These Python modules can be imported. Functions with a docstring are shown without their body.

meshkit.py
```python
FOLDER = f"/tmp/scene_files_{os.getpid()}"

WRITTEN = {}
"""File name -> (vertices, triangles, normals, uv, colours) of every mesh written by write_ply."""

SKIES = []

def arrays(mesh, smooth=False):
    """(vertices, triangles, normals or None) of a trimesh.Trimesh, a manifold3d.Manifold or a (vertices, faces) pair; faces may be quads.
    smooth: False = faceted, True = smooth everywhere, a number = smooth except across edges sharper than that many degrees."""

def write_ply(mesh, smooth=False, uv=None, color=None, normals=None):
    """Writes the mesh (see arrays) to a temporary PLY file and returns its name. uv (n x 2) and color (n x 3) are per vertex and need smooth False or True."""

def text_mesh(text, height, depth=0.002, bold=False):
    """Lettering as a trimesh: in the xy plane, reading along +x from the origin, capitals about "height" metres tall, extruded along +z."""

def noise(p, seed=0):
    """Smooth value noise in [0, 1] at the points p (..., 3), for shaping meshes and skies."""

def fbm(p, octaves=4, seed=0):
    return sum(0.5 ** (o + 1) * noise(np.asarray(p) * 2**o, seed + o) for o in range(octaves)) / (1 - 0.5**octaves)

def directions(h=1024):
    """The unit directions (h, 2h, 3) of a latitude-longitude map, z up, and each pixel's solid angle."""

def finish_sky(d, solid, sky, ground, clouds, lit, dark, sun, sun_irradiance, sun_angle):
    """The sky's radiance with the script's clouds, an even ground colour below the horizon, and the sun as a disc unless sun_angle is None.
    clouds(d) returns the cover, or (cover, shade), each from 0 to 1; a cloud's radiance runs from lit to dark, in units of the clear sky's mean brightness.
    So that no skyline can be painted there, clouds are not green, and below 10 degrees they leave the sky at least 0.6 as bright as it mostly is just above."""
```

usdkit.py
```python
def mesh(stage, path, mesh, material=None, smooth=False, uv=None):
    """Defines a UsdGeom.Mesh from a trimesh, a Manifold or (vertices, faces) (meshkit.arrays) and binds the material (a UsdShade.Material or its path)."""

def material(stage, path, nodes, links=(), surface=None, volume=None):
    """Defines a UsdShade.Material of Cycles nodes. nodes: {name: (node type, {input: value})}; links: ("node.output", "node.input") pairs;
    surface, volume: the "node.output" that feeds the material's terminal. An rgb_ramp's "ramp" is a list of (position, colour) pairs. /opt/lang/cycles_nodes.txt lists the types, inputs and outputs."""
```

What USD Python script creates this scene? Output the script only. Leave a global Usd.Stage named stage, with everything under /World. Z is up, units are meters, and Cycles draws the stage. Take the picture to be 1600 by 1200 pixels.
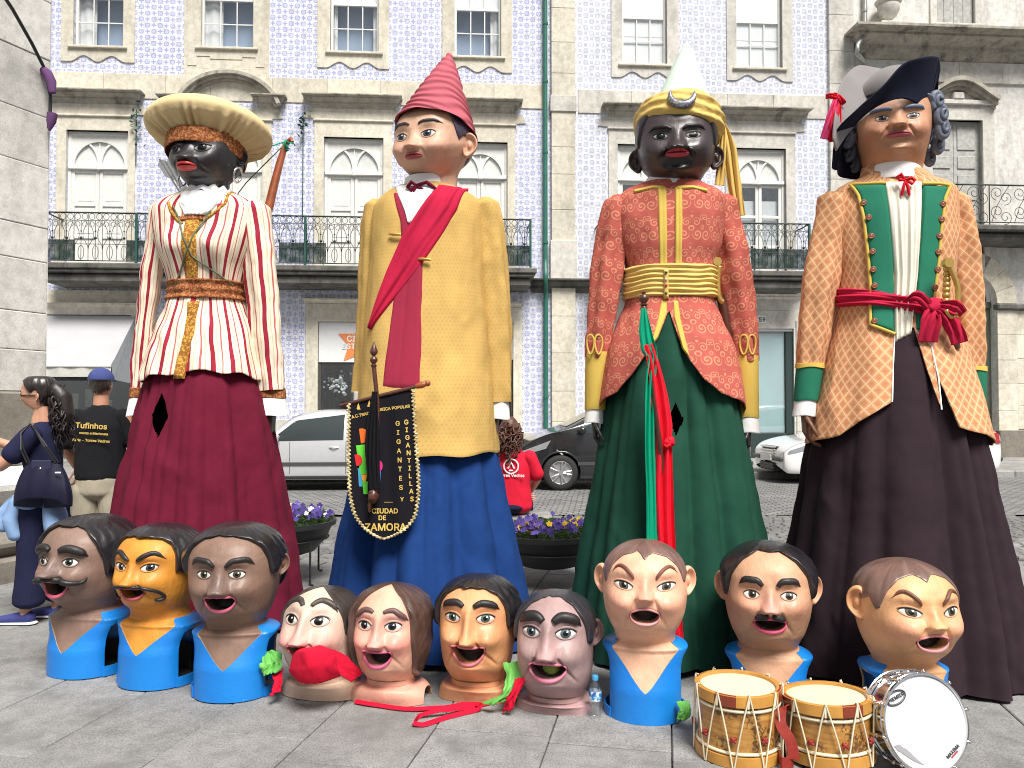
import math, random
import numpy as np, trimesh, usdkit, meshkit
from pxr import Usd, UsdGeom, UsdLux, UsdShade, Gf, Sdf, Vt
from shapely.geometry import Polygon, box as sbox, Point
from shapely import affinity
from shapely.ops import unary_union

stage = Usd.Stage.CreateInMemory()
UsdGeom.SetStageUpAxis(stage, UsdGeom.Tokens.z)
UsdGeom.SetStageMetersPerUnit(stage, 1.0)
UsdGeom.Xform.Define(stage, '/World')
PI = math.pi

# ---------------------------------------------------------------- camera
FPX, EYE, PITCH = 1250.0, 1.5, math.radians(1.47)
cam = UsdGeom.Camera.Define(stage, '/World/camera')
cam.CreateHorizontalApertureAttr(36.0); cam.CreateVerticalApertureAttr(27.0)
cam.CreateFocalLengthAttr(36.0 * FPX / 1600.0)
cam.CreateClippingRangeAttr(Gf.Vec2f(0.05, 500))
cam.AddTranslateOp().Set(Gf.Vec3d(0, 0, EYE)); cam.AddRotateXOp().Set(90 + math.degrees(PITCH))
cam.CreateExposureAttr(1.12)

# ---------------------------------------------------------------- overcast sky and a weak, very soft sun
SUN_EL, SUN_AZ = math.radians(56), math.radians(158)       # azimuth from +y towards +x
dome = UsdLux.DomeLight.Define(stage, '/World/sky')
dome.GetPrim().SetCustomDataByKey('kind', 'structure')
usdkit.material(stage, '/World/Looks/overcast_sky', {
    'sky': ('sky_texture', {'sky_type': 'single_scattering', 'sun_disc': False, 'sun_elevation': SUN_EL, 'sun_rotation': SUN_AZ, 'aerosol_density': 3.0}),
    'bw': ('rgb_to_bw', {}),
    'tc': ('texture_coordinate', {}),
    'n': ('noise_texture', {'scale': 2.2, 'detail': 5.0, 'roughness': 0.55}),
    'r': ('rgb_ramp', {'ramp': [(0.3, (0.8, 0.8, 0.8)), (0.7, (0.93, 0.93, 0.93))]}),
    'cl': ('rgb_ramp', {'ramp': [(0.3, (2.1, 2.1, 2.15)), (0.7, (3.1, 3.08, 3.02))]}),
    'mx': ('mix', {}),
    'bg': ('background_shader', {'strength': 0.078})},
    [('tc.generated', 'n.vector'), ('n.fac', 'r.fac'), ('n.fac', 'cl.fac'), ('sky.color', 'mx.color1'), ('cl.color', 'mx.color2'), ('r.color', 'mx.fac'), ('mx.color', 'bg.color')],
    surface='bg.background')
UsdShade.MaterialBindingAPI.Apply(dome.GetPrim()).Bind(UsdShade.Material.Get(stage, '/World/Looks/overcast_sky'))
sun = UsdLux.DistantLight.Define(stage, '/World/sun')
sun.CreateIntensityAttr(0.72); sun.CreateAngleAttr(24.0); sun.CreateColorAttr(Gf.Vec3f(1.0, 0.96, 0.9))
sun.CreateNormalizeAttr(True)
sun.AddRotateZOp().Set(-math.degrees(SUN_AZ)); sun.AddRotateXOp().Set(-(90 - math.degrees(SUN_EL)))

# ---------------------------------------------------------------- helpers
used = {}
def numbered(parent, name):
    k = (parent, name); n = used.get(k, 0); used[k] = n + 1
    return f'{parent}/{name}' if n == 0 else f'{parent}/{name}_{n:03d}'
def ppath(parent): return '/World' if parent is None else (str(parent) if isinstance(parent, str) else str(parent.GetPath()))
def tag(o, label=None, cat=None, group=None, kind=None):
    p = o if isinstance(o, Usd.Prim) else o.GetPrim()
    for k, v in (('label', label), ('category', cat), ('group', group), ('kind', kind)):
        if v: p.SetCustomDataByKey(k, v)
    return p
def thing(name, label=None, cat=None, loc=(0, 0, 0), rotz=0.0, group=None, kind=None, parent=None):
    x = UsdGeom.Xform.Define(stage, numbered(ppath(parent), name))
    x.AddTranslateOp().Set(Gf.Vec3d(*map(float, loc))); x.AddRotateZOp().Set(math.degrees(rotz))
    return tag(x, label, cat, group, kind)
def dup(root, loc, rotz=0.0, label=None, group=None):
    was = root.GetCustomData()
    nm = root.GetName(); nm = nm[:-4] if nm[-4:-3] == '_' and nm[-3:].isdigit() else nm
    r = thing(nm, label or was.get('label'), was.get('category'), loc, rotz, group or was.get('group'))
    r.GetReferences().AddInternalReference(root.GetPath()); r.SetInstanceable(True)
    return r
def obj(name, mesh, mat, parent=None, smooth=False, uv=None, paint=None, label=None, kind=None, cat=None, group=None):
    m = usdkit.mesh(stage, numbered(ppath(parent), name), mesh, mat, smooth=smooth, uv=uv)
    if paint is not None:
        UsdGeom.PrimvarsAPI(m).CreatePrimvar('paint', Sdf.ValueTypeNames.Color3fArray, 'vertex').Set(Vt.Vec3fArray.FromNumpy(np.asarray(paint, np.float32)))
    return tag(m, label, cat, group, kind)

class MB:
    """Collects vertices and faces (with uv) into one mesh."""
    def __init__(s): s.v, s.f, s.n = [], [], 0
    def add(s, v, f):
        v = np.asarray(v, float); f = np.asarray(f, int)
        if f.shape[1] == 4: f = np.vstack([f[:, [0, 1, 2]], f[:, [0, 2, 3]]])
        s.v.append(v); s.f.append(f + s.n); s.n += len(v); return s
    def tm(s, t): return s.add(t.vertices, t.faces)
    def box(s, x0, x1, y0, y1, z0, z1):
        x0, x1 = sorted((x0, x1)); y0, y1 = sorted((y0, y1)); z0, z1 = sorted((z0, z1))
        v = [(x, y, z) for z in (z0, z1) for y in (y0, y1) for x in (x0, x1)]
        return s.add(v, [(0, 2, 3, 1), (4, 5, 7, 6), (0, 1, 5, 4), (1, 3, 7, 5), (3, 2, 6, 7), (2, 0, 4, 6)])
    def bbox(s, x0, x1, y0, y1, z0, z1, b=0.01):
        """box with all edges chamfered by b"""
        x0, x1 = sorted((x0, x1)); y0, y1 = sorted((y0, y1)); z0, z1 = sorted((z0, z1))
        b = min(b, (x1 - x0) * .45, (y1 - y0) * .45, (z1 - z0) * .45)
        pts = []
        for X, sx in ((x0, 1), (x1, -1)):
            for Y, sy in ((y0, 1), (y1, -1)):
                for Z, sz in ((z0, 1), (z1, -1)):
                    pts += [(X + sx * b, Y + sy * b, Z), (X + sx * b, Y, Z + sz * b), (X, Y + sy * b, Z + sz * b)]
        return s.tm(trimesh.convex.convex_hull(np.array(pts)))
    def tube(s, pts, r, n=8, caps=True, closed=False):
        v, f = tube_mesh(pts, r, n, caps, closed); return s.add(v, f)
    def poly(s, poly, y0, y1):
        """shapely polygon in (x,z) extruded from y0 to y1"""
        for g in getattr(poly, 'geoms', [poly]):
            if g.is_empty or g.area < 1e-7: continue
            t = trimesh.creation.extrude_polygon(g, abs(y1 - y0), engine='earcut')
            v = t.vertices; v = np.stack([v[:, 0], max(y0, y1) - v[:, 2], v[:, 1]], 1)
            s.add(v, t.faces)
        return s
    def lathe(s, prof, n=24, c=(0, 0, 0), closed=False):
        v, f = lathe_mesh(prof, n); return s.add(v + np.asarray(c), f)
    def mesh(s): return (np.vstack(s.v), np.vstack(s.f))
    def build(s, name, mat, parent=None, smooth=False, **k): return obj(name, s.mesh(), mat, parent, smooth, **k)

def tube_mesh(pts, r, n=8, caps=True, closed=False):
    P = np.asarray(pts, float); m = len(P); r = np.broadcast_to(np.asarray(r, float), (m,))
    T = np.gradient(P, axis=0) if not closed else np.roll(P, -1, 0) - np.roll(P, 1, 0)
    T /= np.maximum(np.linalg.norm(T, axis=1, keepdims=True), 1e-9)
    up = np.array([0, 0, 1.0]) if abs(T[0][2]) < .9 else np.array([1.0, 0, 0])
    N = np.cross(T[0], up); N /= np.linalg.norm(N); Ns = []
    for i in range(m):
        N = N - T[i] * np.dot(N, T[i]); N /= max(np.linalg.norm(N), 1e-9); Ns.append(N)
    Ns = np.array(Ns); B = np.cross(T, Ns); a = np.linspace(0, 2 * PI, n, endpoint=False)
    V = P[:, None] + r[:, None, None] * (Ns[:, None] * np.cos(a)[None, :, None] + B[:, None] * np.sin(a)[None, :, None])
    V = V.reshape(-1, 3); F = []
    for i in range(m if closed else m - 1):
        for j in range(n):
            a0, a1 = i * n + j, i * n + (j + 1) % n; b0, b1 = ((i + 1) % m) * n + j, ((i + 1) % m) * n + (j + 1) % n
            F.append((a0, a1, b1, b0))
    F = np.array(F); F = np.vstack([F[:, [0, 1, 2]], F[:, [0, 2, 3]]])
    if caps and not closed:
        V = np.vstack([V, P[:1], P[-1:]]); c0, c1 = m * n, m * n + 1
        F = np.vstack([F, [(c0, (j + 1) % n, j) for j in range(n)], [(c1, (m - 1) * n + j, (m - 1) * n + (j + 1) % n) for j in range(n)]])
    return V, F
def lathe_mesh(prof, n=24):
    """profile of (r,z) from bottom to top, revolved about z"""
    p = np.asarray(prof, float); a = np.linspace(0, 2 * PI, n, endpoint=False)
    V = np.stack([p[:, 0][:, None] * np.cos(a), p[:, 0][:, None] * np.sin(a), np.repeat(p[:, 1][:, None], n, 1)], -1)
    return V.reshape(-1, 3), grid_faces(len(p), n, True)
def grid_faces(m, n, wrap=False, flip=False):
    i = np.arange(m - 1)[:, None]; j = np.arange(n if wrap else n - 1)[None, :]; j1 = (j + 1) % n
    q = np.stack([i * n + j, i * n + j1, (i + 1) * n + j1, (i + 1) * n + j], -1).reshape(-1, 4)
    if flip: q = q[:, ::-1]
    return np.vstack([q[:, [0, 1, 2]], q[:, [0, 2, 3]]])
def xf(v, loc=(0, 0, 0), rz=0.0, rx=0.0, ry=0.0, s=1.0):
    v = np.asarray(v, float) * s
    for ax, a in ((1, ry), (0, rx), (2, rz)):
        if a:
            c, q = math.cos(a), math.sin(a)
            R = {0: [[1, 0, 0], [0, c, -q], [0, q, c]], 1: [[c, 0, q], [0, 1, 0], [-q, 0, c]], 2: [[c, -q, 0], [q, c, 0], [0, 0, 1]]}[ax]
            v = v @ np.array(R).T
    return v + np.asarray(loc, float)
def sm(x, a, b):
    t = np.clip((np.asarray(x, float) - a) / (b - a), 0, 1); return t * t * (3 - 2 * t)
def gau(x, c, w): return np.exp(-((np.asarray(x, float) - c) / w) ** 2)
def interp(x, pts, smooth=True):
    p = np.asarray(pts, float)
    if smooth and len(p) > 2:
        from scipy.interpolate import PchipInterpolator
        return PchipInterpolator(p[:, 0], p[:, 1])(np.clip(x, p[0, 0], p[-1, 0]))
    return np.interp(x, p[:, 0], p[:, 1])
def at(x, y, Y):
    """the world point seen at pixel (x,y) of the 1600x1200 photograph at ground distance Y"""
    u, v = (x - 800) / FPX, (600 - y) / FPX
    c, s = math.cos(PITCH), math.sin(PITCH)
    dx, dy, dz = u, c - v * s, s + v * c
    return np.array([dx / dy * Y, Y, EYE + dz / dy * Y])
def ground(x, y, z=0.0):
    u, v = (x - 800) / FPX, (600 - y) / FPX
    c, s = math.cos(PITCH), math.sin(PITCH)
    k = (z - EYE) / (s + v * c)
    return np.array([u * k, (c - v * s) * k, z])

# ---------------------------------------------------------------- materials
def matl(name, nodes, links, out='p.BSDF'):
    return usdkit.material(stage, '/World/Looks/' + name, nodes, links, surface=out)
def lin(*c):  # sRGB 0-255 -> linear
    c = np.array(c, float) / 255.0
    return tuple(np.where(c <= 0.04045, c / 12.92, ((c + 0.055) / 1.055) ** 2.4))
def m_plain(name, col, rough=0.5, metal=0.0, spec=0.5, coat=0.0, var=0.0, vscale=8.0, bump=0.0, bscale=60.0, sheen=0.0):
    """colour with a little blotchy variation and fine relief"""
    n = {'g': ('texture_coordinate', {}), 'n': ('noise_texture', {'scale': vscale, 'detail': 4.0}), 'b': ('noise_texture', {'scale': bscale, 'detail': 3.0}),
         'r': ('rgb_ramp', {'ramp': [(0.25, tuple(np.array(col) * (1 - var))), (0.75, tuple(np.minimum(np.array(col) * (1 + var), 1)))]}),
         'bp': ('bump', {'strength': 0.6, 'distance': max(bump, 1e-5)}),
         'p': ('principled_bsdf', {'roughness': rough, 'metallic': metal, 'specular_ior_level': spec, 'coat_weight': coat, 'coat_roughness': 0.12, 'sheen_weight': sheen})}
    l = [('g.object', 'n.vector'), ('g.object', 'b.vector'), ('n.fac', 'r.fac'), ('r.color', 'p.base_color')]
    if bump > 0: l += [('b.fac', 'bp.height'), ('bp.normal', 'p.normal')]
    return matl(name, n, l)
def m_paint(name, rough=0.42, coat=0.25, bump=0.0012, spec=0.5):
    """hand-painted papier mache: colour from the mesh's paint primvar"""
    return matl(name, {'a': ('attribute', {'attribute': 'paint'}), 'g': ('texture_coordinate', {}),
        'n': ('noise_texture', {'scale': 9.0, 'detail': 5.0}), 'r': ('rgb_ramp', {'ramp': [(0.3, (.8, .79, .78)), (0.7, (1.07, 1.07, 1.07))]}),
        'mx': ('mix', {'mix_type': 'multiply', 'fac': 1.0}), 'ch': ('noise_texture', {'scale': 26.0, 'detail': 5.0, 'roughness': 0.7}), 'chr': ('rgb_ramp', {'ramp': [(.735, (0, 0, 0)), (.75, (.75, .75, .75))]}), 'm2': ('mix', {'color2': (.42, .37, .3)}), 'st': ('mapping', {'scale': (1.0, 1.0, .45)}), 'b': ('noise_texture', {'scale': 30.0, 'detail': 6.0, 'roughness': 0.62, 'distortion': .5}),
        'bp': ('bump', {'strength': 0.5, 'distance': bump * 4}), 'rr': ('rgb_ramp', {'ramp': [(0.3, (rough - .08,) * 3), (0.7, (rough + .12,) * 3)]}),
        'p': ('principled_bsdf', {'coat_weight': coat, 'coat_roughness': 0.2, 'specular_ior_level': spec})},
        [('a.color', 'mx.color1'), ('g.object', 'n.vector'), ('g.object', 'st.vector'), ('st.vector', 'b.vector'), ('n.fac', 'r.fac'), ('r.color', 'mx.color2'), ('g.object', 'ch.vector'), ('ch.fac', 'chr.fac'), ('chr.color', 'm2.fac'), ('mx.color', 'm2.color1'), ('m2.color', 'p.base_color'),
         ('n.fac', 'rr.fac'), ('rr.color', 'p.roughness'), ('b.fac', 'bp.height'), ('bp.normal', 'p.normal')])
def m_cloth(name, col, rough=0.9, var=0.08, weave=900.0, bump=0.0006, sheen=0.0, wr=7.0, wrd=0.009):
    """woven cloth with soft wrinkles"""
    return matl(name, {'g': ('texture_coordinate', {}), 'n': ('noise_texture', {'scale': 5.0, 'detail': 5.0}), 'w': ('noise_texture', {'scale': wr, 'detail': 4.0, 'distortion': 0.6}),
        'ms': ('mapping', {'scale': (1.0, 1.0, 0.35)}), 'f': ('noise_texture', {'scale': weave / 3, 'detail': 1.0}),
        'r': ('rgb_ramp', {'ramp': [(0.25, tuple(np.array(col) * (1 - var))), (0.75, tuple(np.array(col) * (1 + var)))]}),
        'b1': ('bump', {'strength': 0.5, 'distance': wrd}), 'b2': ('bump', {'strength': 0.5, 'distance': bump}),
        'p': ('principled_bsdf', {'roughness': rough, 'sheen_weight': sheen, 'specular_ior_level': 0.2})},
        [('g.object', 'n.vector'), ('g.object', 'ms.vector'), ('ms.vector', 'w.vector'), ('g.object', 'f.vector'), ('n.fac', 'r.fac'), ('r.color', 'p.base_color'),
         ('w.fac', 'b1.height'), ('f.fac', 'b2.height'), ('b1.normal', 'b2.normal'), ('b2.normal', 'p.normal')])
def m_stone(name, c1, c2, big=1.2, fine=140.0, speck=0.35, bump=0.004, rough=0.85, stain=0.0, rnd=0.12, stain_col=(0.05, 0.048, 0.04)):
    """granite: blotches, dark and light grains, lichen stains; each piece its own tone"""
    n = {'g': ('geometry', {}), 'n': ('noise_texture', {'scale': big, 'detail': 6.0, 'roughness': 0.6}), 'f': ('noise_texture', {'scale': fine, 'detail': 3.0, 'roughness': 0.7}),
         'm': ('noise_texture', {'scale': 9.0, 'detail': 6.0, 'roughness': 0.65}),
         'r': ('rgb_ramp', {'ramp': [(0.3, c1), (0.7, c2)]}),
         'fr': ('rgb_ramp', {'ramp': [(0.3, (1 - speck,) * 3), (0.5, (1, 1, 1)), (0.72, (1 + speck * .6,) * 3)]}),
         'mr': ('rgb_ramp', {'ramp': [(0.32, (.8, .8, .79)), (0.6, (1.06, 1.06, 1.06))]}),
         'm1': ('mix', {'mix_type': 'multiply', 'fac': 1.0}), 'm2': ('mix', {'mix_type': 'multiply', 'fac': 1.0}), 'm3': ('mix', {'mix_type': 'multiply', 'fac': 1.0}), 'm4': ('mix', {'color2': stain_col}),
         'o': ('object_info', {}), 'orr': ('rgb_ramp', {'ramp': [(0, (1 - rnd,) * 3), (0.5, (1, 1 - rnd * .1, 1 - rnd * .25)), (1, (1 + rnd,) * 3)]}),
         's': ('noise_texture', {'scale': 2.6, 'detail': 8.0, 'roughness': 0.7}), 'sr': ('rgb_ramp', {'ramp': [(0.5, (0, 0, 0)), (0.66, (stain,) * 3)]}),
         'ms': ('mapping', {'scale': (1.0, 1.0, 0.3)}),
         'b1': ('bump', {'strength': 0.7, 'distance': bump}), 'b2': ('bump', {'strength': 0.4, 'distance': bump * .25}),
         'p': ('principled_bsdf', {'roughness': rough, 'specular_ior_level': 0.3})}
    l = [('g.position', x + '.vector') for x in ('n', 'f', 'm')] + [('g.position', 'ms.vector'), ('ms.vector', 's.vector'), ('n.fac', 'r.fac'), ('f.fac', 'fr.fac'), ('m.fac', 'mr.fac'), ('r.color', 'm1.color1'), ('fr.color', 'm1.color2'),
         ('m1.color', 'm2.color1'), ('mr.color', 'm2.color2'), ('o.random', 'orr.fac'), ('m2.color', 'm3.color1'), ('orr.color', 'm3.color2'), ('m3.color', 'm4.color1'), ('s.fac', 'sr.fac'), ('sr.color', 'm4.fac'),
         ('m4.color', 'p.base_color'), ('m.fac', 'b1.height'), ('f.fac', 'b2.height'), ('b1.normal', 'b2.normal'), ('b2.normal', 'p.normal')]
    return matl(name, n, l)
M = {}
M['slab'] = m_stone('granite_slab', (.205, .206, .207), (.285, .286, .285), speck=.55, bump=.003, stain=.6, rnd=.1, stain_col=(.12, .12, .115))
M['joint'] = m_plain('joint_dirt', (.06, .058, .054), .95, var=.3, vscale=20)
M['sett'] = m_stone('sett_granite', (.16, .16, .165), (.24, .24, .24), big=2, fine=160, speck=.35, rnd=.25)
M['kerb'] = m_stone('kerb_granite', (.26, .26, .255), (.36, .36, .35), stain=.4)
M['facade_stone'] = m_stone('facade_granite', (.62, .58, .48), (.74, .7, .6), fine=90, speck=.22, stain=.3, rnd=.08, stain_col=(.2, .185, .15))
M['grey_stone'] = m_stone('grey_granite', (.54, .525, .485), (.68, .66, .615), fine=90, speck=.25, stain=.35, rnd=.08, stain_col=(.17, .165, .15))
M['cornice'] = m_stone('cornice_granite', (.36, .335, .285), (.52, .49, .42), big=3, fine=90, speck=.25, stain=.7, rnd=.06, stain_col=(.035, .033, .03))
M['dark_stone'] = m_stone('sooty_granite', (.1, .098, .09), (.19, .185, .17), big=3, fine=90, speck=.25, stain=.8, stain_col=(.03, .03, .028))
M['near_stone'] = m_stone('near_granite', (.62, .61, .58), (.72, .71, .68), big=.9, fine=120, speck=.3, stain=.25, rnd=.1, bump=.006, stain_col=(.24, .23, .21))
M['brown_stone'] = m_stone('plinth_granite', (.2, .18, .155), (.3, .275, .24), fine=120, speck=.3, stain=.4, bump=.006)
M['plaster'] = m_stone('old_plaster', (.6, .59, .56), (.74, .73, .7), fine=30, speck=.08, stain=.5, rnd=.03, stain_col=(.3, .29, .28))
M['white_wood'] = m_plain('white_paint_wood', (.74, .74, .71), .5, var=.08, vscale=14, bump=.001)
M['white_clean'] = m_plain('white_blind', (.8, .81, .81), .6, var=.03)
M['curtain'] = m_plain('curtain_cloth', (.74, .74, .73), .9, var=.05)
M['iron'] = m_plain('wrought_iron', (.035, .045, .042), .55, metal=.3, var=.3, vscale=30)
M['green_iron'] = m_plain('green_iron', (.02, .085, .065), .45, var=.2)
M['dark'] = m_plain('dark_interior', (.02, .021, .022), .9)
M['black'] = m_plain('black_plastic', (.015, .015, .016), .45)
M['steel'] = m_plain('steel', (.62, .62, .63), .25, metal=1.0, var=.05)
M['glass'] = matl('window_glass', {'t': ('transparent_bsdf', {'color': (.95, .97, .98)}), 'gl': ('glossy_bsdf', {'color': (.95, .97, 1), 'roughness': .03}), 'mx': ('mix_closure', {'fac': .13})},
    [('t.BSDF', 'mx.closure1'), ('gl.BSDF', 'mx.closure2')], 'mx.closure')
# ================================================================ ground
rng = np.random.default_rng(5)
g = MB(); g.add([(-120, -60, -0.05), (120, -60, -0.05), (120, 120, -0.05), (-120, 120, -0.05)], [(0, 1, 2, 3)])
g.build('ground', M['joint'], kind='structure')
# square paved with large granite slabs
paving = thing('paving', kind='structure')
b = MB(); b.add([(-9, 0.3, -0.022), (9, 0.3, -0.022), (9, 7.75, -0.022), (-9, 7.75, -0.022)], [(0, 1, 2, 3)]); b.build('bedding', M['joint'], paving)
A = math.radians(11); da = np.array([math.sin(A), math.cos(A)]); db = np.array([math.cos(A), -math.sin(A)])
o0 = np.array([-.385, 3.62]); SW = 0.54
def in_view(p, m=0.5): return abs(p[0]) < p[1] * 0.64 + m
nslab = 0
for i in range(-14, 16):
    off = rng.uniform(0, .9); k = -6.0 + off
    while k < 6:
        L = rng.uniform(.75, 1.05)
        c = o0 + db * (i + .5) * SW + da * (k + L / 2)
        if 2.2 < c[1] < 8.15 and in_view(c, 1.0):
            gp = .003; hz = rng.uniform(-.003, .003); tilt = rng.normal(0, .0018, 2)
            m = MB(); m.bbox(-SW / 2 + gp, SW / 2 - gp, -L / 2 + gp, L / 2 - gp, -.07, 0, b=.005)
            v, f = m.mesh(); top = v[:, 2] > -.01
            v[top, 2] += hz + v[top, 0] * tilt[0] + v[top, 1] * tilt[1]
            v[:, 0] += rng.uniform(-.001, .001)
            x = np.stack([c[0] + v[:, 0] * db[0] + v[:, 1] * da[0], c[1] + v[:, 0] * db[1] + v[:, 1] * da[1], v[:, 2]], 1)
            x[:, 1] = np.minimum(x[:, 1], 7.72)
            obj('slab', (x, f[:, ::-1] if False else f), M['slab'], paving); nslab += 1
        k += L
# road of granite setts, laid in slightly wavering rows
road = thing('road', kind='structure')
m_setts = matl('sett_road_far', {'g': ('geometry', {}), 'wv': ('noise_texture', {'scale': .6, 'detail': 2.0}), 'vs': ('mapping', {'scale': (1, 1, 0), 'rotation': (0, 0, .12)}), 'wm': ('mix', {'mix_type': 'linear_light', 'fac': .05}),
    'b': ('brick_texture', {'scale': 1.0, 'color1': (.165, .165, .17), 'color2': (.235, .235, .24), 'mortar': (.07, .068, .06), 'mortar_size': .012, 'mortar_smooth': .3, 'brick_width': .165, 'row_height': .115}),
    'n': ('noise_texture', {'scale': 70.0, 'detail': 3.0}), 'n2': ('noise_texture', {'scale': .7, 'detail': 4.0}), 'r': ('rgb_ramp', {'ramp': [(.3, (.7, .7, .7)), (.7, (1.25, 1.25, 1.25))]}), 'r2': ('rgb_ramp', {'ramp': [(.3, (.82, .82, .82)), (.7, (1.15, 1.15, 1.13))]}),
    'm': ('mix', {'mix_type': 'multiply', 'fac': 1.0}), 'm2': ('mix', {'mix_type': 'multiply', 'fac': 1.0}), 'bp': ('bump', {'strength': .8, 'distance': .012, 'invert': True}), 'p': ('principled_bsdf', {'roughness': .8})},
    [('g.position', 'vs.vector'), ('g.position', 'wv.vector'), ('vs.vector', 'wm.color1'), ('wv.color', 'wm.color2'), ('wm.color', 'b.vector'), ('g.position', 'n.vector'), ('g.position', 'n2.vector'), ('n.fac', 'r.fac'), ('n2.fac', 'r2.fac'), ('b.color', 'm.color1'), ('r.color', 'm.color2'), ('m.color', 'm2.color1'), ('r2.color', 'm2.color2'), ('m2.color', 'p.base_color'), ('b.fac', 'bp.height'), ('bp.normal', 'p.normal')])
b = MB(); b.add([(-40, 10.95, -.004), (40, 10.95, -.004), (40, 19.5, -.004), (-40, 19.5, -.004)], [(0, 1, 2, 3)]); b.build('road_surface', m_setts, road)
b = MB(); b.add([(-40, 7.5, -.03), (40, 7.5, -.03), (40, 10.96, -.03), (-40, 10.96, -.03)], [(0, 1, 2, 3)]); b.build('road_bed', M['joint'], road)
windows_px = [(1180, 1262), (1535, 1602), (462, 548), (790, 930), (0, 200)]
sett_list = []
yy = 7.72
row = 0
while yy < 10.9:
    x = -6.2 + rng.uniform(0, .15)
    h = rng.uniform(.1, .118)
    while x < 8.5:
        w = rng.uniform(.12, .18)
        wav = .05 * math.sin(x * .8 + 1) + .03 * math.sin(x * 2.1 + row * .4)
        sett_list.append((x + w / 2, yy + h / 2 + wav + .1 * x * .6, w - .012, h - .012)); x += w
    yy += h; row += 1
def sett(x, y, w, h):
    z = rng.uniform(-.006, .004); b_ = .012
    v = [(-w / 2, -h / 2, -.03), (w / 2, -h / 2, -.03), (w / 2, h / 2, -.03), (-w / 2, h / 2, -.03), (-w / 2 + .002, -h / 2 + .002, z - b_), (w / 2 - .002, -h / 2 + .002, z - b_), (w / 2 - .002, h / 2 - .002, z - b_), (-w / 2 + .002, h / 2 - .002, z - b_),
         (-w / 2 + b_, -h / 2 + b_, z), (w / 2 - b_, -h / 2 + b_, z), (w / 2 - b_, h / 2 - b_, z), (-w / 2 + b_, h / 2 - b_, z)]
    f = [(0, 1, 5, 4), (1, 2, 6, 5), (2, 3, 7, 6), (3, 0, 4, 7), (4, 5, 9, 8), (5, 6, 10, 9), (6, 7, 11, 10), (7, 4, 8, 11), (8, 9, 10, 11)]
    v = np.array(v) + np.append(rng.normal(0, .003, 2), 0); a = rng.normal(0, .03)
    return xf(v, (x, y, 0), rz=a), f
rest = MB(); n_in = 0
sett_list = [q for q in sett_list if 7.74 < q[1] < 10.9]
for (x, y, w, h) in sorted(sett_list, key=lambda q: q[1]):
    px = 800 + FPX * x / y
    v, f = sett(x, y, w, h)
    if n_in < 290 and any(a <= px <= c for a, c in windows_px):
        mm = MB(); mm.add(v, f); mm.build('sett', M['sett'], road); n_in += 1
    else: rest.add(v, f)
rest.build('far_setts', M['sett'], road, kind='stuff')

# ---------------------------------------------------------------- facade frame
FT, FD = 0.0688, 18.6
FPHI = math.atan(FT)
def F(x, y, n=0.0):
    """pixel -> (s, z) on the plane n metres in front of the facade"""
    d = FD - n / math.cos(FPHI)
    u, v = (x - 800) / FPX, (600 - y) / FPX
    c, s = math.cos(PITCH), math.sin(PITCH); dx, dy, dz = u, c - v * s, s + v * c
    Y = d / (1 - FT * dx / dy); X = dx / dy * Y
    return np.array([X / math.cos(FPHI), EYE + dz / dy * Y]) + np.array([n * math.sin(FPHI) * 0, 0])
def fs(x, y=300, n=0.0): return F(x, y, n)[0]
def fz(x, y, n=0.0): return F(x, y, n)[1]
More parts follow.
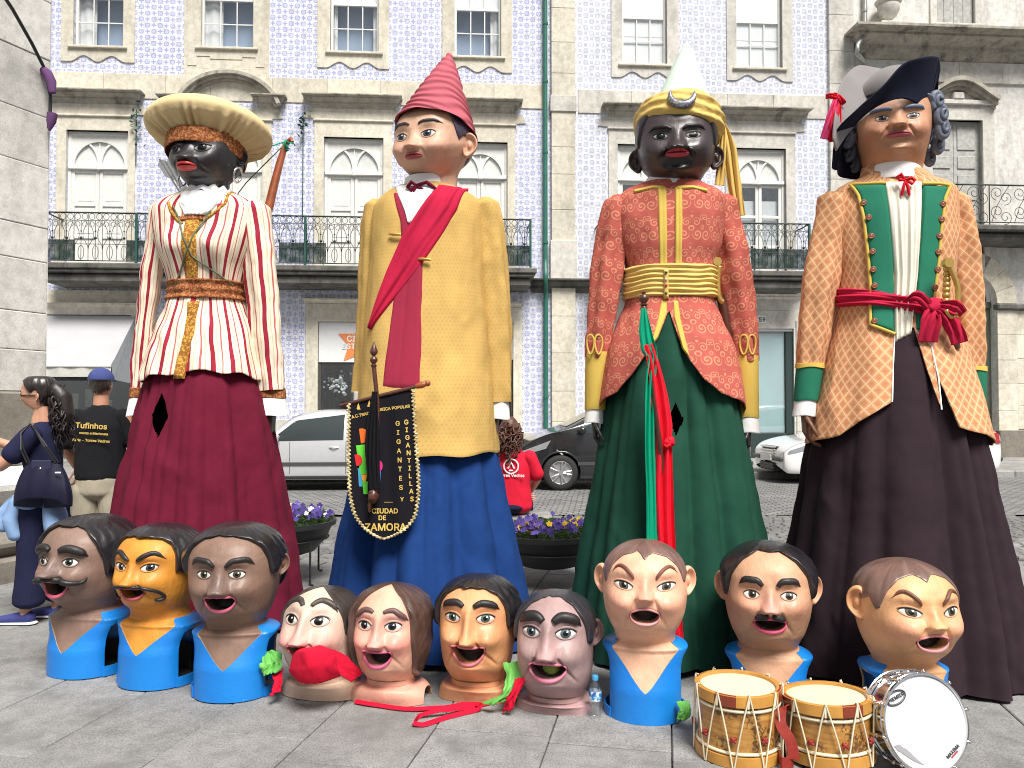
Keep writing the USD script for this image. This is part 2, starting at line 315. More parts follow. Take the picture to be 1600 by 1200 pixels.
# pavement with kerb, along the facade
KD = 2.75
pave = thing('pavement', kind='structure', loc=(0, FD, 0), rotz=FPHI)
b = MB(); b.add([(-30, -KD + .3, .13), (30, -KD + .3, .13), (30, .5, .25), (-30, .5, .25), (-30, -KD + .3, -.2), (30, -KD + .3, -.2)], [(0, 1, 2, 3), (4, 5, 1, 0)]); b.build('pavement_surface', M['kerb'], pave)
x = -16.0
while x < 18:
    L = rng.uniform(.9, 1.4); m = MB(); m.bbox(x + .004, x + L - .004, -KD, -KD + .295, -.2, .135 + rng.uniform(-.006, .006), b=.02); m.build('kerb_stone', M['kerb'], pave); x += L
# ================================================================ tiled houses across the street
def m_tile(name, blue, ground_c, kind):
    N = {'g': ('texture_coordinate', {}), 'sx': ('separate_xyz', {})}
    L = [('g.object', 'sx.vector')]
    def mth(nm, t, a=None, b=None, c=None):
        d = {'math_type': t}
        for i, x in enumerate((a, b, c)):
            if x is None: continue
            if isinstance(x, str): L.append((x, f'{nm}.value{i + 1}'))
            else: d[f'value{i + 1}'] = x
        N[nm] = ('math', d); return nm + '.value'
    T = .14
    u = mth('u', 'divide', 'sx.x', T); v = mth('v', 'divide', 'sx.z', T)
    fu = mth('fu', 'subtract', mth('fu0', 'fraction', mth('ua', 'add', u, 400.0)), .5); fv = mth('fv', 'subtract', mth('fv0', 'fraction', mth('va', 'add', v, 400.0)), .5)
    au = mth('au', 'absolute', fu); av = mth('av', 'absolute', fv); mxx = mth('mx', 'maximum', au, av); mn = mth('mn', 'minimum', au, av)
    par = mth('par', 'floored_modulo', mth('ps', 'add', mth('pu', 'floor', u), mth('pv', 'floor', v)), 2.0)
    r = mth('r', 'sqrt', mth('r2', 'add', mth('uu', 'multiply', fu, fu), mth('vv', 'multiply', fv, fv)))
    th = mth('th', 'arctan2', fv, fu); c4 = mth('c4', 'cosine', mth('t4', 'multiply', th, 4.0))
    # motif A: scalloped blue square with a pale ring and dot
    a1 = mth('a1', 'less_than', mth('a0', 'multiply_add', c4, -.03, mxx), .40)
    a2 = mth('a2', 'greater_than', mth('a20', 'absolute', mth('a21', 'subtract', r, .2)), .03)
    a3 = mth('a3', 'greater_than', mth('a31', 'multiply_add', c4, .05, r), .07)
    mA = mth('mA', 'multiply', mth('mA0', 'multiply', a1, a2), a3)
    # motif B: four petals and a ring
    p1 = mth('p1', 'less_than', r, mth('p0', 'multiply_add', c4, .12 if kind == 0 else -.08, .3))
    p2 = mth('p2', 'less_than', mth('p3', 'absolute', mth('p4', 'subtract', r, .55)), .04)
    mB = mth('mB', 'maximum', p1, mth('p5', 'multiply', p2, .5))
    mk = N['mk'] = ('mix_float', {}); L.extend([(par, 'mk.fac'), (mA, 'mk.a'), (mB, 'mk.b')])
    N['no'] = ('noise_texture', {'scale': .8, 'detail': 4.0}); N['nr'] = ('rgb_ramp', {'ramp': [(.3, (.72,) * 3), (.7, (1.0,) * 3)]}); L.extend([('g.object', 'no.vector'), ('no.fac', 'nr.fac')])
    N['wn'] = ('white_noise_texture', {'dimensions': '2D'}) if False else ('noise_texture', {'scale': 7.2, 'detail': 0.0})
    L.append(('g.object', 'wn.vector')); N['wr'] = ('rgb_ramp', {'ramp': [(.3, (.86,) * 3), (.7, (1.08,) * 3)]}); L.append(('wn.fac', 'wr.fac'))
    k = mth('k', 'multiply', 'mk.result', 'nr.color')
    N['c'] = ('mix', {'color1': ground_c, 'color2': blue}); L.append((k, 'c.fac'))
    jt = mth('jt', 'greater_than', mxx, .482)
    N['cj'] = ('mix', {'color2': (.64, .64, .66)}); L.extend([('c.color', 'cj.color1'), (jt, 'cj.fac')])
    N['cw'] = ('mix', {'mix_type': 'multiply', 'fac': 1.0}); L.extend([('cj.color', 'cw.color1'), ('wr.color', 'cw.color2')])
    N['bp'] = ('bump', {'strength': .5, 'distance': .003, 'invert': True}); L.append((jt, 'bp.height'))
    N['p'] = ('principled_bsdf', {'roughness': .3}); L.extend([('cw.color', 'p.base_color'), ('bp.normal', 'p.normal')])
    return matl(name, N, L)
M['tile'] = m_tile('azulejo_violet', (.36, .39, .65), (.77, .78, .82), 0)
M['tile2'] = m_tile('azulejo_blue', (.45, .48, .64), (.78, .79, .82), 1)
FROT = FPHI
def house(name, label): return thing(name, label, 'house', (0, FD, 0), FROT)
H1 = house('tiled_house', 'house with violet azulejo tiles, white arched balcony doors and an awning shop, on the left')
H2 = house('tiled_house', 'house with pale dotted azulejo tiles and white roller blinds, right of the green drainpipe')
H3 = house('stone_house', 'old grey stone house with stained cornice, urn and arched green door, at far right')
ZT = 13.4   # top of the facades
def rect(a, b): return sbox(min(a[0], b[0]), min(a[1], b[1]), max(a[0], b[0]), max(a[1], b[1]))
wall_holes = {1: [], 2: [], 3: []}
def blocks(parent, s0, s1, z0, z1, y, mat, L=1.0, horiz=True, name='stone', seed=0, yb=.12):
    """a course (or a pier) of separate stones"""
    r = np.random.default_rng(seed + int(abs(s0 * 10)))
    a, e = (s0, s1) if horiz else (z0, z1)
    n = max(1, int(round(abs(e - a) / L)))
    cuts = np.linspace(a, e, n + 1); cuts[1:-1] += r.uniform(-.12, .12, n - 1) * L
    for i in range(n):
        m = MB(); c0, c1 = sorted((cuts[i], cuts[i + 1])); yy = y - r.uniform(0, .004)
        if horiz: m.bbox(c0 + .003, c1 - .003, yy, yb, z0 + .002, z1 - .002, b=.008)
        else: m.bbox(s0 + .002, s1 - .002, yy, yb, c0 + .003, c1 - .003, b=.008)
        m.build(name, mat, parent)
def wavy(s0, s1, zb, amp=.14, n=40):
    t = np.linspace(0, 1, n); w = np.where((t > .12) & (t < .88), amp * (0.5 - .5 * np.cos((t - .12) / .76 * 4 * PI)) * 1.0, 0)
    return [(s0 + (s1 - s0) * a, zb + b) for a, b in zip(t, w)]
def sash(parent, s0, s1, z0, z1, style):
    """white sash window: frame, muntins, panes, curtain or blind; set in the opening"""
    fr = thing('window', parent=parent); y = .1
    m = MB(); t = .055
    m.bbox(s0, s0 + t, y, y + .08, z0, z1, .006).bbox(s1 - t, s1, y, y + .08, z0, z1, .006).bbox(s0 + t, s1 - t, y, y + .08, z0, z0 + .07, .006).bbox(s0 + t, s1 - t, y, y + .08, z1 - t, z1, .006)
    zm = z0 + (z1 - z0) * .5
    m.bbox(s0 + t, s1 - t, y + .012, y + .07, zm - .03, zm + .03, .006); m.build('frame', M['white_wood'], fr)
    m = MB(); m.bbox(s0 - .1, s1 + .1, -.09, .1, z0 - .055, z0, .01); m.build('sill', M['facade_stone'], fr)
    nx, nz = (3, 2)
    for (za, zb) in ((z0 + .07, zm - .03), (zm + .03, z1 - t)):
        if style == 'roller' and za > zm:
            m = MB(); m.bbox(s0 + t, s1 - t, y + .02, y + .05, za, zb, .004); m.build('blind', M['white_clean'], fr); continue
        mu = MB()
        for i in range(1, nx): x = s0 + t + (s1 - s0 - 2 * t) * i / nx; mu.box(x - .012, x + .012, y + .025, y + .05, za, zb)
        for i in range(1, nz): zz = za + (zb - za) * i / nz; mu.box(s0 + t, s1 - t, y + .027, y + .048, zz - .012, zz + .012)
        mu.build('muntin', M['white_wood'], fr)
        for i in range(nx):
            for k in range(nz):
                x0 = s0 + t + (s1 - s0 - 2 * t) * i / nx; x1 = s0 + t + (s1 - s0 - 2 * t) * (i + 1) / nx; a = za + (zb - za) * k / nz; c = za + (zb - za) * (k + 1) / nz
                m = MB(); m.add([(x0, y + .038, a), (x1, y + .038 + .002 * ((i * 7 + k * 5) % 3 - 1), a), (x1, y + .038, c), (x0, y + .038, c)], [(0, 1, 2, 3)]); m.build('pane', M['glass'], fr)
    if style == 'roller':
        for k, (za, zb, dy) in enumerate(((z0 + .07, z0 + (zm - z0) * .62, .07), (z0 + (zm - z0) * .62, zm, .065))):
            m = MB(); m.bbox(s0 + t, s1 - t, y + dy, y + dy + .02, za + .01, zb, .004); m.build('blind', M['white_clean'], fr)
    else:
        m = MB(); m.box(s0 - .3, s1 + .3, .5, .52, z0 - .3, z1 + .2); m.build('room', M['dark_blue'], fr)
        zc = z0 + (z1 - z0) * .52
        cs = {'left': [(s0, s0 + (s1 - s0) * .36)], 'right': [(s0 + (s1 - s0) * .78, s1)], 'both': [(s0, s0 + (s1 - s0) * .12), (s0 + (s1 - s0) * .86, s1)]}.get(style, [])
        for (a, c) in cs:
            n = 24; xx = np.linspace(a, c, n); yy = y + .16 + .02 * np.sin(np.linspace(0, 9, n)); m = MB()
            v = np.vstack([np.stack([xx, yy, np.full(n, z0)], 1), np.stack([xx, yy, np.full(n, z1)], 1)]); m.add(v, grid_faces(2, n)); m.build('curtain', M['curtain'], fr, smooth=True)
        m = MB(); m.bbox(s0 + t, s1 - t, y + .06, y + .075, zc, z1 - t, .003); m.build('blind', M['white_clean'], fr)
    return fr
M['dark_blue'] = m_plain('room_dark', (.36, .45, .58), .9)
M['stone_blue_room'] = M['dark_blue']
def surround(parent, poly, y=-.03, mat='facade_stone', name='surround'):
    m = MB(); m.poly(poly, y, .12); return m.build(name, M[mat], parent)
def cornice(parent, s0, s1, z0, z1, proj=.28, name='cornice', mat='cornice', steps=4):
    """moulded shelf: stepped profile, wider at the top, with returned ends"""
    cn = thing(name, parent=parent) if False else None
    m = MB(); h = z1 - z0
    prof = [(0, .0), (.18, .28), (.3, .34), (.3, .5), (.62, .78), (.62, .86), (1, .9), (1, 1)]
    for i in range(0, len(prof) - 1):
        (p0, a), (p1, c) = prof[i], prof[i + 1]
        if c - a < 1e-6: continue
        q0, q1 = proj * p0 + .02, proj * p1 + .02
        v = [(s0 - q0 * .6, -q0, z0 + h * a), (s1 + q0 * .6, -q0, z0 + h * a), (s1 + q0 * .6, .1, z0 + h * a), (s0 - q0 * .6, .1, z0 + h * a),
             (s0 - q1 * .6, -q1, z0 + h * c), (s1 + q1 * .6, -q1, z0 + h * c), (s1 + q1 * .6, .1, z0 + h * c), (s0 - q1 * .6, .1, z0 + h * c)]
        m.add(v, [(0, 1, 5, 4), (1, 2, 6, 5), (3, 0, 4, 7), (4, 5, 6, 7), (0, 3, 2, 1)])
    return m.build(name, M[mat], parent)
def french(parent, s0, s1, z0, z1, style=0):
    """white double door with gothic fanlight and two leaves"""
    d = thing('balcony_door', parent=parent); y = .08; t = .07
    zt = z0 + (z1 - z0) * .735
    m = MB(); m.bbox(s0, s0 + t, y, y + .1, z0, z1, .006).bbox(s1 - t, s1, y, y + .1, z0, z1, .006).bbox(s0 + t, s1 - t, y, y + .1, z1 - t, z1, .006)
    m.bbox(s0 + .01, s1 - .01, y - .045, y + .09, zt - .045, zt + .045, .015); m.bbox((s0 + s1) / 2 - .05, (s0 + s1) / 2 + .05, y - .06, y + .02, zt - .06, zt + .06, .02)
    m.build('frame', M['white_wood'], d)
    # fanlight: board with a round-headed opening and crossing arcs
    w = s1 - s0 - 2 * t; cx = (s0 + s1) / 2; zb = zt + .045; R = w / 2 - .05; Hh = z1 - t - zb
    k = min(1.0, (Hh - .05) / R)
    arc = [(cx + R * math.cos(a), zb + R * k * math.sin(a)) for a in np.linspace(0, PI, 33)]
    board = rect((s0 + t, zb), (s1 - t, z1 - t)).difference(Polygon(arc + [(cx - R, zb - .01), (cx + R, zb - .01)]))
    m = MB(); m.poly(board, y + .02, y + .06)
    def ribbon(pts, wd):
        p = np.array(pts); return Polygon(np.vstack([p + [wd / 2, 0], (p - [wd / 2, 0])[::-1]])).buffer(.006)
    a1 = [(cx - R + R * (1 - math.cos(a)) * 1.0, zb + R * k * math.sin(a)) for a in np.linspace(0, PI / 2, 14)]
    clip = Polygon(arc)
    for pts in ([(cx + R * .0 - R * .02 + (-R) * math.cos(a) * 1.0 + 0, 0) for a in []],):
        pass
    for sg in (-1, 1):
        pts = [(cx + sg * (R * .02 + R * (1 - math.cos(a)) * .62), zb + R * k * .97 * math.sin(a)) for a in np.linspace(0.05, PI / 2 * .8, 16)]
        m.poly(ribbon(pts, .05).intersection(clip), y + .03, y + .062)
    m.poly(Polygon([(cx - .055, zb), (cx - .035, zb + R * k * .5), (cx, zb + R * k * .98), (cx + .035, zb + R * k * .5), (cx + .055, zb)]), y + .028, y + .064)
    m.build('fanlight_tracery', M['white_wood'], d)
    m = MB(); m.box(s0 + t, s1 - t, y + .075, y + .08, zb, z1 - t); m.build('fanlight_pane', M['fan_glass'], d)
    for sg in (0, 1):
        a, c = (s0 + t, cx - .004) if sg == 0 else (cx + .004, s1 - t)
        m = MB(); q = .075
        m.bbox(a, a + q, y + .02, y + .07, z0, zt - .045, .006).bbox(c - q, c, y + .02, y + .07, z0, zt - .045, .006)
        for zz in (z0, z0 + (zt - z0) * .3, z0 + (zt - z0) * .62, zt - .045 - .07): m.bbox(a + q, c - q, y + .022, y + .068, zz, zz + .07, .006)
        m.build('door_leaf', M['white_wood'], d)
        dark = style == 1
        if dark:
            m = MB(); m.box(a + q, c - q, y + .05, y + .055, z0 + (zt - z0) * .3, zt - .11); m.build('pane', M['glass'], d)
            m = MB(); m.box(a + q, c - q, y + .12, y + .13, z0, zt - .11 - (.3 if sg == 0 else .3)); m.build('curtain', M['curtain'], d)
        else:
            m = MB(); m.box(a + q, c - q, y + .05, y + .06, z0 + .05, zt - .1); m.build('panel', M['white_wood'], d)
            m = MB(); m.bbox(a + q + .05, c - q - .05, y + .04, y + .055, z0 + (zt - z0) * .3 + .12, z0 + (zt - z0) * .62 - .05, .008).bbox(a + q + .05, c - q - .05, y + .04, y + .055, z0 + (zt - z0) * .62 + .12, zt - .17, .008); m.build('raised_panel', M['white_wood'], d)
    return d
M['fan_glass'] = m_plain('dusty_glass', (.66, .68, .66), .25, var=.12, vscale=3)
# ---- upper windows
def upper(H, hid, L, sash_style, mat='facade_stone', wave=True, plain_apron=False):
    xl, xr, wl, wr, ysill, yap = L
    s0, s1 = fs(xl, 60), fs(xr, 60); a, c = fs(wl, 60), fs(wr, 60); z0 = fz((wl + wr) / 2, ysill); zap = fz((xl + xr) / 2, yap); z1 = z0 + 2.35
    top = z1 + .28
    if wave: pts = wavy(s0, s1, zap)
    else:
        w = s1 - s0; pts = [(s0, zap - .12), (s0 + .2, zap - .12), (s0 + .2, zap + .1), (s0 + .5, zap + .1), (s0 + .5, zap + .04), (s1 - .5, zap + .04), (s1 - .5, zap + .1), (s1 - .2, zap + .1), (s1 - .2, zap - .12), (s1, zap - .12)]
    P = Polygon(pts + [(s1, top), (s0, top)]).difference(sbox(a, z0, c, z1))
    surround(H, P, mat=mat); wall_holes[hid].append(sbox(a, z0, c, z1))
    sash(H, a, c, z0, z1, sash_style)
upper(H1, 1, (96, 211, 115, 193, 73, 97), 'left'); upper(H1, 1, (294, 414, 313, 397, 75, 96), 'left', wave=False)
upper(H1, 1, (496, 608, 516, 592, 82, 107), 'both'); upper(H1, 1, (691, 800, 710, 783, 89, 113), 'right')
upper(H2, 2, (955, 1060, 972, 1042, 101, 122), 'roller', 'grey_stone'); upper(H2, 2, (1135, 1238, 1150, 1222, 107, 127), 'roller', 'grey_stone')
# ---- balcony doors with their cornices
def balcony_door(H, hid, fx, stone, ytop, ycor, cs, ydoor_b, style, mat='facade_stone'):
    a, c = fs(fx[0], 300), fs(fx[1], 300); s0, s1 = fs(stone[0], 300), fs(stone[1], 300); z1 = fz(sum(fx) / 2, ytop); z0 = ZB
    zc = fz(sum(fx) / 2, ycor[1])
    P = sbox(s0, z0, s1, zc).difference(sbox(a, z0 - .1, c, z1)); surround(H, P, mat=mat); wall_holes[hid].append(sbox(a, z0 - .05, c, z1))
    zl = fz(sum(fx) / 2, ycor[1] + 17)
    m = MB(); m.bbox(s0 - .03, s1 + .03, -.075, .05, zl - .045, zl, .012); m.build('moulding', M[mat], H)
    for q, g_ in ((s0, -1), (s1, 1)): m = MB(); m.poly(Polygon([(q, zl + .02), (q + g_ * .25, zc - .22), (q + g_ * .17, zc - .02), (q, zc)]), -.028, .1); m.build('side_scroll', M[mat], H)
    if cs: cornice(H, fs(cs[0], 160), fs(cs[1], 160), zc, fz(sum(cs) / 2, ycor[0]), .3)
    french(H, a, c, z0, z1, style)
ZB = fz(500, 423)      # balcony floor
balcony_door(H1, 1, (103, 200), (88, 211), 204, (146, 163), (84, 214), 0, 0)
balcony_door(H1, 1, (312, 410), (300, 424), 209, (152, 169), None, 0, 0)
balcony_door(H1, 1, (506, 599), (491, 613), 215, (154, 171), (488, 616), 0, 0)
balcony_door(H1, 1, (708, 793), (695, 805), 222, (160, 177), (712, 803), 0, 0)
balcony_door(H2, 2, (965, 1050), (951, 1066), 226, (168, 184), (952, 1070), 0, 1, 'grey_stone')
balcony_door(H2, 2, (1147, 1228), (1133, 1242), 232, (174, 190), (1131, 1250), 0, 1, 'grey_stone')
# arched pediment over the middle door
cx, cz = fs(360, 150), fz(360, 160); R0 = fs(447, 150) - fs(362, 150)
m = MB()
for rr, dr, pj in ((R0, .09, .26), (R0 - .09, .07, .18), (R0 - .16, .06, .1)):
    th = np.linspace(.28, PI - .28, 40); o = np.stack([cx + rr * np.cos(th), cz - .35 + rr * .82 * np.sin(th)], 1); i_ = np.stack([cx + (rr - dr) * np.cos(th), cz - .35 + (rr - dr) * .82 * np.sin(th)], 1)
    m.poly(Polygon(np.vstack([o, i_[::-1]])), -pj, .05)
m.build('arched_pediment', M['cornice'], H1)
for xa, xb in ((262, 288), (408, 437)): cornice(H1, fs(xa, 155), fs(xb, 155), fz(xa, 172), fz(xa, 153), .28)
# ---- bands and piers of stone
def band(H, xs, yT0, yB0, mat, y=-.022):
    a, c = fs(xs[0], 140), fs(xs[1], 140); xm = sum(xs) / 2
    blocks(H, a, c, fz(xm, yB0), fz(xm, yT0), y, M[mat], 1.25)
band(H1, (68, 855), 122, 161, 'facade_stone'); band(H2, (903, 1293), 145, 182, 'grey_stone')
zt_band = fz(460, 122)
blocks(H1, fs(288, 60), fs(421, 60), fz(350, 108), fz(350, 122) + .001 if False else fz(350, 107), -.018, M['facade_stone'], 3)
s_ = MB(); s_.poly(sbox(fs(288, 60), zt_band, fs(421, 60), ZT).difference(sbox(fs(314, 60), fz(355, 75), fs(396, 60), fz(355, 75) + 2.35)), -.016, .1); s_.build('stone_bay', M['facade_stone'], H1)
zg = .2
blocks(H1, fs(861, 300), fs(898, 300), zg, ZT, -.1, M['facade_stone'], .85, horiz=False, name='pier_stone')
blocks(H2, fs(1295, 300), fs(1334, 300), zg, ZT, -.1, M['grey_stone'], .85, horiz=False, name='pier_stone')
# pier crossing bands
for H, xs, yy in ((H1, (859, 900), (377, 443)), (H1, (859, 900), (152, 177))):
    m = MB(); m.bbox(fs(xs[0]), fs(xs[1]), -.14, .05, fz(880, yy[1]), fz(880, yy[0]), .01); m.build('pier_block', M['grey_stone'], H)
cornice(H1, fs(832, 430), fs(932, 430), fz(880, 458), fz(880, 438), .3, mat='dark_stone')
# ---- balconies
def balcony(H, x0, x1, yr0, yr1, posts, nm='balcony', slab_y=(418, 446), n=.8, screens=()):
    B = thing(nm, parent=H)
    s0, s1 = fs(x0, 380, n), fs(x1, 380, n); zb = ZB - .03
    xm = (x0 + x1) / 2
    m = MB(); m.bbox(s0 - .12, s1 + .12, -n - .12, .1, zb - .12, zb, .02).bbox(s0 - .07, s1 + .07, -n - .07, .1, zb - .2, zb - .12, .02); m.bbox(s0, s1, -n + .02, .1, zb - .42, zb - .2, .05)
    m.build('balcony_slab', M['dark_stone'], B)
    zr = zb + 1.1
    m = MB(); m.tube([(s0, .0, zr), (s0, -n, zr), (s1, -n, zr), (s1, 0, zr)], .018, 6).tube([(s0, 0, zb + .06), (s0, -n, zb + .06), (s1, -n, zb + .06), (s1, 0, zb + .06)], .012, 6).tube([(s0, -n, zr - .17), (s1, -n, zr - .17)], .008, 5).tube([(s0, -n, zb + .42), (s1, -n, zb + .42)], .007, 5)
    m.build('hand_rail', M['iron'], B)
    for px in posts:
        s = fs(px, 380, n); m = MB(); m.bbox(s - .025, s + .025, -n - .03, -n + .03, zb, zr + .01, .006); m.build('rail_post', M['green_iron'], B)
    N = int(round((s1 - s0) / .3)); w = (s1 - s0) / N
    proto = MB(); r = .0065
    def cur(pts): proto.tube([(a, -n, c) for a, c in pts], r, 4, caps=False)
    for sg in (-1, 1):
        cur([(sg * w * .5 * (1 - .75 * sm(q, .3, .62) + .55 * sm(q, .66, 1.0)), zb + .06 + (zr - .23 - zb) * q) for q in np.linspace(0, 1, 12)])
        cur([(sg * (w * .26 + .055 * math.cos(a)), zr - .25 + .055 * math.sin(a)) for a in np.linspace(-1.5, 4.2, 10)])
        cur([(sg * (w * .25 + w * .2 * math.cos(a)), zr - .085 + .07 * math.sin(a)) for a in np.linspace(0, 2 * PI, 9)])
        cur([(sg * (w * .2 * math.sin(a)), zb + .24 + .15 * math.cos(a) * (1 if True else 0)) for a in np.linspace(0, PI, 9)])
    cur([(0, zb + .06), (0, zr - .17)]); cur([(w / 2, zb + .06), (w / 2, zr)])
    proto.tm(trimesh.creation.icosphere(1, .032).apply_translation((0, -n, zb + .55))); proto.tm(trimesh.creation.icosphere(1, .018).apply_translation((0, -n, zb + .7)))
    v, f = proto.mesh()
    for i in range(N): obj('baluster', (v + np.array([s0 + w * (i + .5), 0, 0]), f), M['iron'], B)
    for a, c in screens:
        m = MB(); m.box(fs(a, 400, n), fs(c, 400, n), -n + .03, -n + .036, zb + .07, zb + .52); m.build('mesh_screen', M['mesh_screen'], B)
    return B
M['mesh_screen'] = matl('green_mesh_screen', {'t': ('transparent_bsdf', {}), 'd': ('principled_bsdf', {'base_color': (.02, .05, .045), 'roughness': .9}), 'g': ('geometry', {}), 'n': ('noise_texture', {'scale': 5.0}), 'r': ('rgb_ramp', {'ramp': [(.3, (.45,) * 3), (.6, (.85,) * 3)]}), 'm': ('mix_closure', {})}, [('g.position', 'n.vector'), ('n.fac', 'r.fac'), ('r.color', 'm.fac'), ('t.BSDF', 'm.closure1'), ('d.BSDF', 'm.closure2')], 'm.closure')
balcony(H1, 66, 826, 345, 420, (209, 473, 825), screens=((68, 112), (192, 238), (432, 505), (780, 824)))
balcony(H2, 936, 1262, 365, 430, (937, 1261), screens=((1170, 1262),))
# ---- ground floor, first tiled house
def opening(H, hid, s0, s1, z1, jamb, mat, lint=.35, name='door_surround'):
    P = sbox(s0 - jamb, zg, s1 + jamb, z1 + lint).difference(sbox(s0, zg - .1, s1, z1)); surround(H, P, y=-.05, mat=mat, name=name)
    wall_holes[hid].append(sbox(s0, zg - .1, s1, z1))
def shopfront(H, s0, s1, z0, zsign, z1, sign=True):
    d = thing('shop_window', parent=H)
    m = MB(); m.bbox(s0, s0 + .06, .06, .14, z0, z1, .005).bbox(s1 - .06, s1, .06, .14, z0, z1, .005).bbox(s0 + .06, s1 - .06, .062, .138, zsign - .05, zsign, .005).bbox(s0 + .06, s1 - .06, .06, .14, z0, z0 + .35, .005); m.build('frame', M['shop_frame'], d)
    m = MB(); m.box(s0 + .06, s1 - .06, .095, .1, z0 + .35, zsign - .05); m.build('pane', M['glass'], d)
    if sign: m = MB(); m.bbox(s0 + .005, s1 - .005, .03, .09, zsign, z1, .008); m.build('sign_board', M['white_clean'], d)
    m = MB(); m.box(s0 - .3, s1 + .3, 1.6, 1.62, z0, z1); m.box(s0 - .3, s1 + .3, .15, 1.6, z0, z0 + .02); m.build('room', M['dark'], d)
    return d
M['shop_frame'] = m_plain('shop_frame_dark', (.07, .065, .055), .5)
M['star'] = m_plain('orange_star', (.8, .26, .08), .6, var=.1)
M['gold_text'] = m_plain('gold_text', (.72, .5, .12), .45)
M['white_text'] = m_plain('white_text', (.85, .85, .84), .6)
M['black_text'] = m_plain('black_text', (.03, .03, .035), .6)
zl1 = fz(560, 503)
opening(H1, 1, fs(497, 560), fs(640, 560), zl1, .27, 'facade_stone', .4)
sw = shopfront(H1, fs(497, 560), fs(640, 560), zg, fz(520, 566), zl1)
sc, zc = fs(562, 535), fz(562, 537); R = .52
star = Polygon([(sc + (R if i % 2 == 0 else R * .48) * math.sin(i * PI / 5 + .12), zc + (R if i % 2 == 0 else R * .48) * math.cos(i * PI / 5 + .12)) for i in range(10)]).buffer(.012)
m = MB(); m.poly(star, .018, .031); m.build('star', M['star'], sw)
def text(parent, s, x, z, h, mat, y, name='lettering', bold=False, center=True, tilt=0.0):
    t = meshkit.text_mesh(s, h, .004, bold); v = np.array(t.vertices); w = v[:, 0].max() if center else 0
    v = np.stack([v[:, 0] - w / 2, -v[:, 2], v[:, 1]], 1); v = xf(v, ry=tilt)
    return obj(name, (v + np.array([x, y, z]), t.faces), mat, parent)
text(sw, 'PRÉMIO', sc, zc + .2, .07, M['white_text'], .017); text(sw, 'CINCO', sc, zc + .05, .13, M['white_text'], .017, bold=True); text(sw, 'ESTRELAS', sc, zc - .12, .12, M['white_text'], .017, bold=True); text(sw, 'Lojas', sc, zc - .25, .08, M['gold_text'], .017)
# white flower display in the window
m = MB(); r_ = np.random.default_rng(3)
for k in range(60): m.tm(trimesh.creation.icosphere(0, r_.uniform(.02, .05)).apply_translation((fs(525, 600) + r_.normal(0, .13), .35 + r_.normal(0, .05), fz(525, 600) + r_.normal(0, .12))))
m.build('flower_display', M['white_clean'], sw)
zl3 = fz(790, 505)
opening(H1, 1, fs(690, 560), fs(802, 560), zl3, .2, 'facade_stone', .35); shopfront(H1, fs(690, 560), fs(802, 560), zg, fz(790, 562), zl3)
cornice(H1, fs(478, 480), fs(648, 480), zl1 + .4, zl1 + .52, .12, mat='facade_stone'); cornice(H1, fs(678, 480), fs(812, 480), zl3 + .35, zl3 + .47, .12, mat='facade_stone')
# first shop at left, under the awning
zl0 = fz(140, 492)
opening(H1, 1, fs(-20, 540), fs(206, 540), zl0, .22, 'yellow_stone' if False else 'facade_stone', .55); shopfront(H1, fs(-20, 540), fs(206, 540), zg, zl0 - .05, zl0, sign=False)
cornice(H1, fs(-30, 470), fs(214, 470), fz(140, 486), fz(140, 474), .12, mat='facade_stone')
m = MB(); m.box(fs(100, 620), fs(112, 620), .3, .35, 1.2, 1.75).box(fs(150, 620), fs(166, 620), .3, .33, 1.0, 1.6).box(fs(120, 620), fs(131, 620), .4, .43, 1.45, 1.85); m.build('display_card', m_plain('display_card', (.3, .32, .2), .8), H1)
# tile plinth rows and walls
PIN = (fs(-260, 300), fs(861, 300)); P2 = (fs(897.5, 300), fs(1296, 300))
W1 = sbox(PIN[0], zg - .3, PIN[1], ZT); W2 = sbox(P2[0], zg - .3, P2[1], ZT)
for H, W, hs, mt in ((H1, W1, wall_holes[1], 'tile'), (H2, W2, None, 'tile2')):
    if hs is None: continue
    m = MB(); m.poly(W.difference(unary_union(hs)), 0, .35); m.build('tiled_wall', M[mt], H)
m = MB(); m.bbox(PIN[0], fs(480, 660), -.06, .05, zg - .2, fz(460, 655), .01); m.bbox(fs(812, 660), fs(861, 660), -.06, .05, zg - .2, fz(830, 676), .01); m.build('plinth', M['grey_stone'], H1)
# ---- ground floor, second tiled house: grey stone with a glass shop
zl4 = fz(1200, 514); sA, sB = fs(1100, 600), fs(1240, 600)
m = MB(); m.poly(sbox(fs(932, 480), zg, P2[1], fz(1150, 452)).difference(sbox(sA, zg - .1, sB, zl4)), -.04, .2); m.build('stone_front', M['grey_stone'], H2)
wall_holes[2].append(sbox(sA, zg - .1, sB, zl4))
m = MB(); m.poly(W2.difference(unary_union(wall_holes[2])), 0, .35); m.build('tiled_wall', M['tile2'], H2)
blocks(H2, fs(1243, 600), P2[1] - .01, zg, zl4 + .2, -.07, M['grey_stone'], .6, horiz=False)
cornice(H2, fs(936, 450), P2[1], fz(1200, 470), fz(1200, 455), .2, mat='grey_stone')
m = MB(); m.bbox(sA, sB, -.06, .02, zl4, fz(1200, 485), .01); m.build('lintel', M['grey_stone'], H2)
sh = thing('shop_window', parent=H2)
m = MB(); m.bbox(fs(1229, 600), sB, .02, .12, zg, zl4 - .06, .005).bbox(sA, sB, .02, .12, zg, fz(1200, 677), .005); m.build('frame', M['green_black'] if 'green_black' in M else m_plain('shop_base_green', (.03, .05, .048), .4), sh)
m = MB(); m.bbox(sA, sB, .0, .12, zl4 - .06, zl4, .005); m.build('head_rail', M['steel'], sh)
